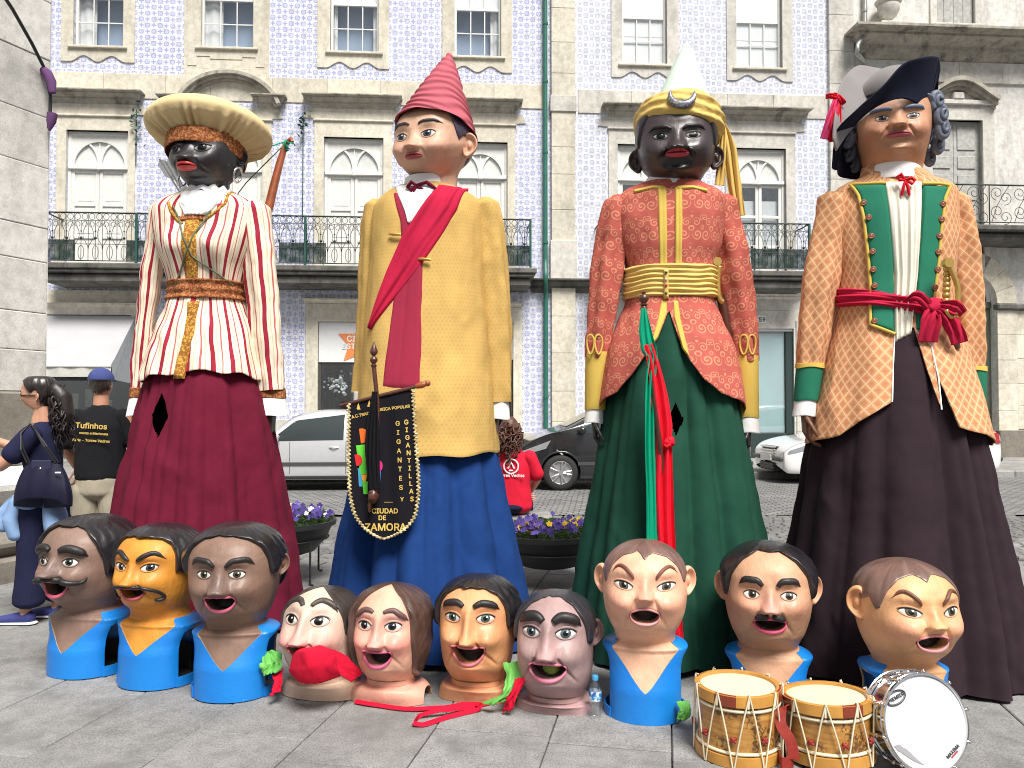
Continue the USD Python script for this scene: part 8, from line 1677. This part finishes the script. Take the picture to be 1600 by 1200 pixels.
cloth_blob(mn, 'shorts', [[((0, 0, .9), (.18, .135, .06)), ((0, 0, .8), (.185, .14, .08))], [((.095, 0, .8), .11), ((.1, .0, .52), (.1, .11, .05))], [((-.095, 0, .8), .11), ((-.1, .0, .52), (.1, .11, .05))]], m_beige, .01, 6)
for x in (-.1, .1): t = blob([[((x, -.04, .05), (.05, .05, .05)), ((x, .14, .035), (.05, .06, .03))]], .015); obj('shoe', (t.vertices, t.faces), M['white_clean'], mn, smooth=True)
person_head(mn, (0, -.0, 1.555), 176, (190, 138, 112), [(0, -19), (60, -17), (75, -13), (95, -12), (110, -7), (180, -3)], (62, 52, 48))
m = MB(); q = np.linspace(0, PI / 2, 14)[:, None]; a = np.linspace(0, 2 * PI, 40)[None, :]; V = np.stack([.097 * np.cos(q) * np.cos(a), .118 * np.cos(q) * np.sin(a) + .0, 1.70 + .1 * np.sin(q) + 0 * a], -1); m.add(V.reshape(-1, 3), grid_faces(14, 40)); q = np.linspace(0, 1, 8)[:, None]; a = np.linspace(.35, PI - .35, 20)[None, :]; V = np.stack([(.097 + .0 * q) * np.cos(a), (.115 + .09 * q) * np.sin(a), 1.703 - .015 * q + 0 * a], -1); m.add(V.reshape(-1, 3), grid_faces(8, 20)); m.build('cap', m_cloth('blue_cap', lin(66, 76, 128)), mn, smooth=True)
def ptext(T, s, x, y, z, h, mat, bold=True, tilt=0.0, nm='lettering'): t = meshkit.text_mesh(s, h, .002, bold); v = np.array(t.vertices); v = np.stack([v[:, 0] - v[:, 0].max() / 2, -v[:, 2], v[:, 1]], 1); obj(nm, (xf(v, ry=tilt, loc=(x, y, z)), t.faces), mat, T)
ptext(mn, 'Tufinhos', -.02, -.146, 1.31, .042, M['gold_text'], tilt=.06); ptext(mn, 'mento e Marioneta', 0, -.147, 1.262, .018, M['gold_text'], tilt=.06); ptext(mn, 'dade - Torres Vedras', -.02, -.147, 1.205, .02, M['gold_text'], tilt=.06)
RX, RY = .0, 7.9
rp_ = thing('person', 'person seen from behind in a red T-shirt with a round white logo, seated', 'person', (RX, RY, 0), math.radians(-4))
t = blob([[((0, 0, .52), (.15, .11, .06)), ((0, 0, .75), (.14, .1, .1)), ((0, 0, .97), (.14, .08, .04)), ((0, 0, 1.05), .055), ((0, .01, 1.14), .055)], [((.19, 0, .98), .05), ((.24, .05, .75), .042), ((.16, .25, .62), .034)], [((-.19, 0, .98), .05), ((-.24, .05, .75), .042), ((-.16, .25, .62), .034)], [((.08, .0, .5), .08), ((.1, .45, .45), .055), ((.1, .47, .06), .04)], [((-.08, .0, .5), .08), ((-.1, .45, .45), .055), ((-.1, .47, .06), .04)]], .018); obj('body', (t.vertices, t.faces), m_skin, rp_, smooth=True)
for sg in (-1, 1): h = hand_mesh(.17, .6, -sg); obj('hand', (xf(h.vertices, rx=math.radians(60), loc=(sg * .15, .27, .61)), h.faces), m_skin, rp_, smooth=True)
cloth_blob(rp_, 'tshirt', [[((0, 0, .5), (.2, .15, .08)), ((0, 0, .7), (.18, .13, .1)), ((0, .0, .9), (.185, .12, .1)), ((0, 0, 1.0), (.15, .09, .05)), ((0, 0, 1.06), (.07, .06, .03))], [((.17, 0, .98), .07), ((.235, .03, .82), .075)], [((-.17, 0, .98), .07), ((-.235, .03, .82), .075)]], m_redc, .008, 2)
cloth_blob(rp_, 'trousers', [[((0, .0, .5), (.19, .16, .08)), ((.1, .42, .5), .09), ((.1, .46, .12), .07)], [((0, .0, .5), (.19, .16, .08)), ((-.1, .42, .5), .09), ((-.1, .46, .12), .07)]], m_navy, .008, 4)
person_head(rp_, (-.02, .01, 1.1), 172, (196, 146, 120), [(0, -19), (60, -16), (90, -6), (110, 0), (180, 3)], (84, 54, 42)); hair_locks(rp_, 'hair_strand', (-.02, -.01, 1.24), (-.03, -.08, 1.02), 80, .09, .024, 5)
cloth_blob(rp_, 'curly_hair', [[((-.02, .0, 1.27), (.1, .1, .1)), ((-.03, -.04, 1.12), (.09, .06, .08))]], m_hairr, .03, 8, .014)
a = np.linspace(0, 2 * PI, 30, endpoint=False); m = MB(); m.tube(np.stack([.0 + .07 * np.cos(a), -.127 + 0 * a, .9 + .07 * np.sin(a)], 1), .008, 6, closed=True); m.tube([(-.03, -.13, .88), (0, -.132, .94), (.03, -.13, .88)], .01, 6); m.tube([(-.02, -.13, .86), (.02, -.13, .86)], .008, 6); m.build('logo', M['white_text'], rp_); ptext(rp_, 'Torres Vedras', .0, -.137, .8, .028, M['white_text'])
sb_ = MB(); sb_.bbox(RX - .5, RX + .4, RY - .12, RY + .3, 0, .42, .03); sb_.build('block', M['kerb'], thing('stone_bench', 'low granite bench under the person in red', 'bench'))
# ---------------------------------------------------------------- planters
m_pl = m_plain('dark_plastic', (.03, .031, .033), .5, var=.15, bump=.0006); m_soil = m_plain('soil', (.03, .022, .016), .95, var=.3)
m_leafs = matl('pansy_leaves', {'o': ('geometry', {}), 'r': ('rgb_ramp', {'ramp': [(0, (.035, .09, .02)), (1, (.12, .2, .05))]}), 'p': ('principled_bsdf', {'roughness': .6}), 't': ('translucent_bsdf', {'color': (.15, .25, .05)}), 'm': ('mix_closure', {'fac': .25})}, [('o.random_per_island', 'r.fac'), ('r.color', 'p.base_color'), ('p.BSDF', 'm.closure1'), ('t.BSDF', 'm.closure2')], 'm.closure')
PET = {n: m_plain('petal_' + n, lin(*c), .7, var=.2, vscale=30) for n, c in (('purple', (84, 62, 150)), ('violet', (62, 44, 120)), ('lilac', (112, 92, 178)), ('yellow', (232, 190, 40)), ('white', (222, 222, 228)))}
def planter(label, X, Y, r, zr, seed, names):
    T = thing('planter', label, 'planter', (X, Y, 0), 0, 'round flower planters'); rg = np.random.default_rng(seed)
    m = MB(); m.lathe([(0, zr - .27), (r * .45, zr - .265), (r * .62, zr - .24), (r * .82, zr - .14), (r * .93, zr - .03), (r * .95, zr - .02), (r, zr - .02), (r, zr + .02), (r * .93, zr + .02), (r * .9, zr - .04)], 64); m.build('bowl', m_pl, T, smooth=35); m = MB(); m.lathe([(0, zr - .03), (r * .92, zr - .03)], 40); m.build('earth', m_soil, T)
    m = MB(); a = np.linspace(0, 2 * PI, 48, endpoint=False); m.tube(np.stack([r * .86 * np.cos(a), r * .86 * np.sin(a), 0 * a + zr - .13], 1), .008, 6, closed=True); m.build('stand_ring', M['iron'], T)
    for i in range(4): b = i * PI / 2 + .9; c, s = math.cos(b) * r * .86, math.sin(b) * r * .86; m = MB(); m.tube([(c, s, zr - .13), (c, s, .02), (c * 1.06, s * 1.06, .008), (c * 1.1, s * 1.1, .012)], .009, 6); m.build('stand_leg', M['iron'], T)
    m = MB()
    for i in range(1500):
        q = r * .95 * math.sqrt(rg.uniform()); b = rg.uniform(0, 2 * PI); c = np.array([q * math.cos(b), q * math.sin(b), zr + rg.uniform(-.02, .09) * (1.1 - (q / r) ** 4 * .6)]); d = rg.normal(0, 1, 3) * [1, 1, .5]; d /= np.linalg.norm(d); e = np.cross(d, rg.normal(0, 1, 3)); e /= np.linalg.norm(e); l = rg.uniform(.015, .032); m.add([c - d * l, c + e * l * .45 + [0, 0, .004], c + d * l, c - e * l * .45 + [0, 0, .004]], [(0, 1, 2), (0, 2, 3)])
    m.build('foliage', m_leafs, T, kind='stuff')
    for i in range(130):
        b = rg.uniform(PI * .95, PI * 2.05) if i < 90 else rg.uniform(0, 2 * PI); q = r * math.sqrt(rg.uniform(.05, .98)); c = np.array([q * math.cos(b), q * math.sin(b), zr + .06 + rg.uniform(0, .075) * (1.1 - (q / r) ** 4 * .7)]); f = np.array([rg.normal(0, .45), -1 + rg.normal(0, .3), rg.uniform(.1, 1.1)]); f /= np.linalg.norm(f); e = np.cross(f, [0, 0, 1.0]); e /= np.linalg.norm(e); g = np.cross(e, f); m = MB(); s = rg.uniform(.018, .026)
        for j in range(5):
            w = j * 2 * PI / 5 + PI / 2; p = (e * math.cos(w) + g * math.sin(w)); t_ = np.cross(f, p); m.add([c, c + p * s * .6 + t_ * s * .55, c + p * s * 1.15 + t_ * s * .25 + f * .004, c + p * s * 1.15 - t_ * s * .25 + f * .004, c + p * s * .6 - t_ * s * .55], [(0, 1, 2), (0, 2, 3), (0, 3, 4)])
        m.build('blossom', PET[names[rg.integers(len(names))]], T)
planter('dark round planter of purple and yellow pansies between the blue and green skirts', .31, 6.75, .47, .42, 3, ['purple'] * 4 + ['violet'] * 2 + ['lilac'] * 2 + ['yellow'] * 2)
planter('dark round planter of pansies on a stand beside the crimson skirt', -1.98, 6.9, .46, .49, 8, ['purple'] * 4 + ['violet'] * 2 + ['lilac'] * 2 + ['yellow', 'white'])
# ---------------------------------------------------------------- drums
g_ = NG(); t_ = g_.nd('texture_coordinate', 'object'); gr = g_.nd('mapping', 'vector', vector=t_, scale=(3., 3., 30.)); n1 = g_.nd('noise_texture', 'fac', vector=gr, scale=2.0, detail=5.0); wc = g_.ramp(n1, [(.3, lin(150, 100, 44)), (.7, lin(198, 150, 78))]); n2 = g_.nd('noise_texture', 'fac', vector=t_, scale=8.0, detail=1.0); n3 = g_.nd('noise_texture', 'fac', vector=t_, scale=44.0, detail=4.0, distortion=1.5); dk = g_.m('multiply', g_.ramp(n2, [(.48, (0,) * 3), (.58, (1,) * 3)]), g_.ramp(n3, [(.44, (0,) * 3), (.56, (.85,) * 3)])); col = g_.mix(wc, lin(74, 44, 22), dk); pb = g_.nd('principled_bsdf', 'BSDF', base_color=col, roughness=.4, coat_weight=.35, coat_roughness=.15)
m_dw = matl('burnt_drum_wood', g_.N, g_.L, pb); m_hoop = m_plain('pale_hoop_wood', lin(188, 136, 62), .45, var=.2, vscale=14, coat=.25); m_vel = m_plain('calf_skin', lin(218, 208, 180), .6, var=.05, vscale=5); m_rope = m_plain('white_rope', lin(216, 206, 180), .8, var=.15, bump=.001, bscale=300); m_tug = m_plain('red_leather', lin(140, 40, 30), .6, var=.25, vscale=30); m_redh = m_plain('red_brown_hoop', lin(126, 52, 32), .45, var=.25, vscale=20, coat=.25)
def drum(label, X, Y, rz, r, h, tilt, seed):
    T = thing('wooden_drum', label, 'drum', (X, Y, 0), 0); Tp = T
    Rt = lambda v: xf(np.asarray(v) - [0, 0, 0], rx=tilt[0], ry=tilt[1], rz=rz)
    def B(nm, mb, mt, sm_=40): v, f = mb.mesh(); obj(nm, (Rt(v) + [0, 0, r * (abs(math.sin(tilt[0])) + abs(math.sin(tilt[1])))], f), mt, T, smooth=sm_)
    m = MB(); m.lathe([(r - .004, .02), (r, .025), (r + .003, h / 2), (r, h - .02), (r - .004, h - .02)], 64); B('shell', m, m_dw)
    for z0 in (.0, h - .052):
        m = MB(); m.lathe([(r + .004, z0), (r + .016, z0 + .002), (r + .016, z0 + .046), (r + .005, z0 + .048), (r - .006, z0 + .046), (r - .006, z0 + .0)], 64); B('hoop', m, m_hoop)
        zb_ = z0 + (.058 if z0 == 0 else -.016); m = MB(); a = np.linspace(0, 2 * PI, 64, endpoint=False); m.tube(np.stack([(r + .006) * np.cos(a), (r + .006) * np.sin(a), 0 * a + zb_], 1), .007, 8, closed=True); B('band', m, m_vel)
    for a0 in (-1.0, 1.9, 3.6):
        a = np.linspace(a0, a0 + .5, 14); V = np.array([np.stack([q * np.cos(a), q * np.sin(a), 0 * a + z], 1) for q, z in ((r + .0165, h - .05), (r + .018, h - .048), (r + .018, h - .007), (r + .005, h - .003))]); m = MB(); m.add(V.reshape(-1, 3), grid_faces(4, 14)); B('hoop_patch', m, m_redh)
    m = MB(); a = np.linspace(0, 2 * PI, 48, endpoint=False); m.lathe([(0, h - .02), (r * .8, h - .02), (r - .004, h - .018), (r - .002, h - .025)], 48); B('drum_head', m, m_vel, True)
    n = 9; A_ = np.arange(n) * 2 * PI / n + seed; rr = r + .021; P = lambda a, z: (rr * math.cos(a), rr * math.sin(a), z)
    for a in A_:
        d = PI / n; m = MB()
        for s in (-1, 1): m.tube([P(a, h + .002), P(a + s * d * .35, h * .7), P(a + s * d * .62, h * .42), P(a + s * d * .95, .0 + .004)], .0035, 6)
        m.tube([P(a - .02, h - .05), (rr * .985 * math.cos(a), rr * .985 * math.sin(a), h + .006), (rr * .93 * math.cos(a), rr * .93 * math.sin(a), h + .0)], .004, 6); B('tension_rope', m, m_rope, True)
        m = MB(); b = a + d; m.tube([P(b - .06, h * .37), P(b, h * .4), P(b + .06, h * .37)], .008, 8); m.tube([P(b - .05, h * .43), P(b, h * .4), P(b + .05, h * .43)], .008, 8); B('tug', m, m_tug, True)
    return T
p = ground(1152, 1172); drum('larger wooden rope drum with a carved shell, left of the brown strap', p[0], 3.50, .3, .166, .30, (.0, .0), .2)
p = ground(1297, 1185); drum('shorter wooden rope drum between the strap and the white snare drum', p[0], 3.44, 1.1, .168, .26, (-.05, .03), .45)
sd = thing('snare_drum', 'white headed snare drum with chrome rim leaning against a blue shirted head', 'drum')
c0 = at(1446, 1130, 3.3); ax_ = np.array([-.30, -.88, .16]); ax_ = np.array([.05 + .12, -.93, .22]); ax_ /= np.linalg.norm(ax_); e1 = np.cross([0, 0, 1.0], ax_); e1 = -e1 / np.linalg.norm(e1); e1 = np.cross(ax_, [0, 0, 1.0]); e1 /= np.linalg.norm(e1); e1 = -e1; e2 = np.cross(ax_, e1); e2 = e2 if e2[2] > 0 else -e2
RS = .187
def SB(nm, mb, mt, sm_=40): v, f = mb.mesh() if isinstance(mb, MB) else mb; obj(nm, (c0 + v[:, :1] * e1 + v[:, 1:2] * e2 + v[:, 2:3] * ax_, f), mt, sd, smooth=sm_)
m_chrome = m_plain('chrome', (.75, .75, .76), .12, metal=1.0)
m = MB(); m.lathe([(RS - .01, -.13), (RS - .004, -.12), (RS - .004, -.012)], 64); SB('shell', m, m_chrome)
for z0 in (-.012, -.135): m = MB(); m.lathe([(RS - .006, z0), (RS + .008, z0), (RS + .01, z0 + .004), (RS + .006, z0 + .006), (RS + .004, z0 + .018), (RS + .006, z0 + .02), (RS - .002, z0 + .021), (RS - .006, z0 + .004)], 72); SB('rim', m, m_chrome)
m = MB(); m.lathe([(RS - .002, -.004), (RS - .006, .0015), (0.001, .0025)][::1], 64); SB('drum_head', m, m_plain('drum_film', (.6, .61, .63), .35, var=.02), True)
for i in range(10):
    b = i * 2 * PI / 10 + .2; m = MB(); q = RS + .012; m.tube([(q * math.cos(b), q * math.sin(b), .014), (q * math.cos(b), q * math.sin(b), -.1)], .0045, 6); m.tube([((q - .004) * math.cos(b), (q - .004) * math.sin(b), .002), ((q + .008) * math.cos(b), (q + .008) * math.sin(b), .002)], .007, 6); m.tube([(q * math.cos(b), q * math.sin(b), -.045), (q * math.cos(b), q * math.sin(b), -.09)], .009, 8); SB('lug', m, m_chrome, True)
a = np.linspace(0, 2 * PI, 40, endpoint=False); C = np.array([-.118, .105]); rot = .38
def oval(rx_, ry_, t): x, y = rx_ * np.cos(t), ry_ * np.sin(t); return np.stack([C[0] + x * math.cos(rot) - y * math.sin(rot), C[1] + x * math.sin(rot) + y * math.cos(rot), 0 * t + .004], 1)
m = MB(); m.tube(oval(.047, .026, a), .0022, 6, closed=True); m.tube(oval(.041, .021, a), .0009, 5, closed=True); SB('oval_mark', m, M['black_text'])
def stext(s, x, y, h, rt, mt, nm='lettering'): t = meshkit.text_mesh(s, h, .001, True); v = np.array(t.vertices); v[:, 0] -= v[:, 0].max() / 2; v = xf(v, rz=rt, loc=(x, y, .0032)); SB(nm, (v, t.faces), mt, False)
cr_ = lambda dx, dy: (C[0] + dx * math.cos(rot) - dy * math.sin(rot), C[1] + dx * math.sin(rot) + dy * math.cos(rot))
stext('PREMIER', *cr_(0, -.006), .0135, rot, M['black_text']); stext('MAXIMA', .105, -.118, .013, .62, M['black_text']); stext('MAXIMA', .11, -.127, .007, .62, m_plain('red_print', lin(190, 40, 40), .6))
m = MB(); pts = [(-.16, -.075), (-.135, -.07), (-.12, -.082), (-.105, -.09), (-.055, -.14), (-.035, -.155), (-.075, -.138), (-.11, -.115), (-.13, -.1), (-.145, -.092), (-.15, -.083)]; g2 = Polygon(pts).buffer(0); t_ = trimesh.creation.extrude_polygon(g2 if g2.geom_type == 'Polygon' else max(g2.geoms, key=lambda q: q.area), .0008, engine='earcut'); SB('bird_mark', (t_.vertices + [0, 0, .0032], t_.faces), m_plain('grey_print', (.3, .3, .31), .6), False)
# leather strap between the drums
sp_ = thing('leather_strap', 'reddish brown leather strap curled between the two wooden drums', 'strap')
def band(T, nm, pts, w, mat, n=60, th=.004, side=(0, 0, 1)):
    p = np.asarray(pts, float); t = np.linspace(0, 1, len(p)); q = np.linspace(0, 1, n); C_ = np.stack([interp(q, np.stack([t, p[:, i]], 1)) for i in range(3)], 1); T_ = np.gradient(C_, axis=0); T_ /= np.maximum(np.linalg.norm(T_, axis=1, keepdims=True), 1e-9); S_ = np.asarray(side, float) - T_ * (T_ @ np.asarray(side, float))[:, None]; S_ /= np.maximum(np.linalg.norm(S_, axis=1, keepdims=True), 1e-6); u = np.linspace(-.5, .5, 6)[None, :, None]; V = C_[:, None] + S_[:, None] * u * w; P_, F_, R_ = solid_grid(V, th); return obj(nm, (P_, np.vstack([F_, R_])), mat, T, smooth=50)
band(sp_, 'strap', [at(1252, 1108, 3.42), at(1222, 1106, 3.4), at(1220, 1130, 3.37), at(1236, 1160, 3.33), at(1240, 1186, 3.32)], .045, m_tug, side=(1, -.3, .4)); band(sp_, 'strap', [ground(1240, 1190, .03), ground(1222, 1194, .03), ground(1212, 1176, .03), ground(1222, 1160, .03), ground(1240, 1168, .03)], .05, m_tug)
# water bottle
bt = thing('water_bottle', 'small clear water bottle with a blue cap on the paving', 'bottle', tuple(ground(930, 1122)), 0)
m_pet = matl('clear_plastic', {'t': ('transparent_bsdf', {'color': (.97, .985, 1)}), 'gl': ('glossy_bsdf', {'roughness': .05}), 'mx': ('mix_closure', {'fac': .16})}, [('t.BSDF', 'mx.closure1'), ('gl.BSDF', 'mx.closure2')], 'mx.closure')
m = MB(); prof = [(.0, .002), (.024, .002), (.029, .008)] + [(.029 - .0025 * (i % 2), .012 + i * .011) for i in range(9)] + [(.03, .112), (.03, .12), (.029, .135), (.022, .158), (.014, .172), (.0125, .178), (.0125, .186)]; m.lathe(prof, 32); m.build('bottle_body', m_pet, bt, smooth=40)
m = MB(); m.lathe([(.0305, .088), (.0308, .09), (.0308, .13), (.03, .132)], 32); m.build('label', matl('bottle_label', {'g': ('texture_coordinate', {}), 'n': ('noise_texture', {'scale': 40.0}), 'r': ('rgb_ramp', {'ramp': [(.42, (.03, .12, .42)), (.5, (.1, .35, .6)), (.58, (.75, .75, .7))]}), 'p': ('principled_bsdf', {'roughness': .35})}, [('g.object', 'n.vector'), ('n.fac', 'r.fac'), ('r.color', 'p.base_color')]), bt, smooth=40)
m = MB(); m.lathe([(.015, .182), (.0155, .184), (.0155, .2), (.013, .203), (0, .203)], 24); m.build('cap', m_plain('blue_cap_plastic', lin(70, 150, 200), .4), bt, smooth=40)
# scarf in the pale head's mouth, apple, ribbons on the ground
sc_ = thing('red_scarf', 'red scarf stuffed in the pale head\'s mouth and hanging to the right', 'scarf'); Ys = 3.93
def sheet3(T, nm, rows, mat, n=70, wob=.012, seed=0, freq=18):
    R_ = []
    for row in rows: P3 = np.array([at(x, y, Y) for x, y, Y in row]); q = np.linspace(0, 1, n); R_.append(np.stack([interp(q, np.stack([np.linspace(0, 1, len(P3)), P3[:, i]], 1)) for i in range(3)], 1))
    R_ = np.array(R_); q = np.linspace(0, 1, 40); V = np.stack([np.stack([interp(q, np.stack([np.linspace(0, 1, len(R_)), R_[:, j, i]], 1)) for j in range(n)], 1) for i in range(3)], -1)
    u = np.linspace(0, 1, n)[None, :]; t = q[:, None]; nz_ = lambda a, b, s_: meshkit.fbm(np.stack([u * a + 0 * t, t * b + 0 * u, 0 * u + 0 * t + s_], -1), 3, int(freq)) - .5; V[..., 1] += wob * 3.2 * (nz_(freq / 4, 1.6, 1) + .5 * nz_(freq / 2, 3, 7)) * (.4 + .8 * t); V[..., 0] += wob * 1.6 * nz_(4, 4, 3); V[..., 2] += wob * 1.6 * nz_(4, 3, 11); P_, F_, RR = solid_grid(V, .004); return obj(nm, (P_, np.vstack([F_, RR])), mat, T, smooth=True)
m_sc = m_cloth('red_scarf_cloth', lin(196, 18, 50), wr=22, wrd=.01)
sheet3(sc_, 'scarf_front', [[(476, 1010, 3.98), (485, 1012, 3.92), (500, 1009, 3.93)], [(458, 1022, 3.95), (484, 1018, 3.84), (516, 1016, 3.9)], [(454, 1042, 3.94), (484, 1042, 3.81), (526, 1038, 3.9)], [(464, 1060, 3.96), (484, 1068, 3.85), (532, 1056, 3.93)]], m_sc, wob=.009, freq=11)
sheet3(sc_, 'scarf_tail', [[(494, 1009, 3.92), (508, 1012, 3.93)], [(506, 1034, 3.9), (534, 1020, 3.96)], [(530, 1052, 3.92), (552, 1036, 4.0)], [(548, 1066, 3.98), (567, 1052, 4.06)]], m_sc, n=40, wob=.006, freq=7)
ap = thing('green_apple', 'green apple held in the mauve head\'s mouth', 'apple'); T7, s7, k7, gz7 = BIG[6]; yw = math.radians(-11); pl = s7.S(0, float(gz7(1041))) + [0, .005, 0]; pw_ = xf(pl[None], rz=yw)[0] + [(868 - 800) / FPX * 4.03, 4.03, 0]; m = MB(); m.lathe([(0, -.03), (.02, -.036), (.038, -.02), (.044, .004), (.036, .028), (.014, .036), (0, .03)], 28, tuple(pw_)); m.build('fruit', m_plain('apple_skin', lin(110, 140, 50), .35, var=.25, vscale=20), ap, smooth=True)
rb_ = thing('red_ribbon', 'long red ribbon lying looped on the paving before the bare chested heads', 'ribbon'); G0 = lambda x, y, z=.012: ground(x, y, z)
band(rb_, 'ribbon', [G0(555, 1096), G0(590, 1102), G0(640, 1108), G0(690, 1106, .02), G0(730, 1100), G0(752, 1102, .03), G0(742, 1110), G0(700, 1120), G0(660, 1132), G0(646, 1129, .02), G0(655, 1119), G0(690, 1110, .03), G0(740, 1104), G0(766, 1098)], .024, m_sc, 140, .003, (0.2, 1, .55))
gc = thing('green_scarf', 'green satin scarf with red fringe bunched between the grinning and mauve heads', 'scarf'); m_gs = m_cloth('green_satin', lin(104, 176, 84), rough=.4, wr=22, wrd=.012)
sheet3(gc, 'scarf', [[(788, 1035, 4.02), (808, 1034, 4.0)], [(790, 1060, 3.96), (820, 1050, 3.95)], [(786, 1082, 3.9), (812, 1078, 3.93)], [(752, 1100, 3.93), (800, 1098, 3.9)]], m_gs, n=50, wob=.015, freq=12); sheet3(gc, 'red_scarf_end', [[(806, 1062, 3.9), (822, 1058, 3.92)], [(796, 1085, 3.87), (812, 1080, 3.9)], [(784, 1112, 3.9), (800, 1108, 3.88)]], m_sc, n=30, wob=.014, freq=14)
g3 = thing('green_scarf', 'green satin scarf sticking out beside the third blue shirted head', 'scarf'); sheet3(g3, 'scarf', [[(410, 1020, 4.2), (432, 1018, 4.15)], [(408, 1038, 4.1), (444, 1032, 4.1)], [(408, 1054, 4.1), (430, 1050, 4.08)]], m_gs, n=40, wob=.02, freq=16); sheet3(g3, 'red_scarf_end', [[(428, 1054, 4.1), (444, 1044, 4.1)], [(426, 1075, 4.04), (442, 1066, 4.06)], [(420, 1088, 4.02), (436, 1082, 4.02)]], m_sc, n=30, wob=.012, freq=12)
g4_ = thing('green_scarf', 'green satin scarf under the hoop of the fair head beside the bottle', 'scarf'); sheet3(g4_, 'scarf', [[(1058, 1098, 3.78), (1076, 1096, 3.78)], [(1062, 1112, 3.72), (1080, 1112, 3.74)], [(1056, 1126, 3.72), (1072, 1124, 3.72)]], m_gs, n=30, wob=.012, freq=14)
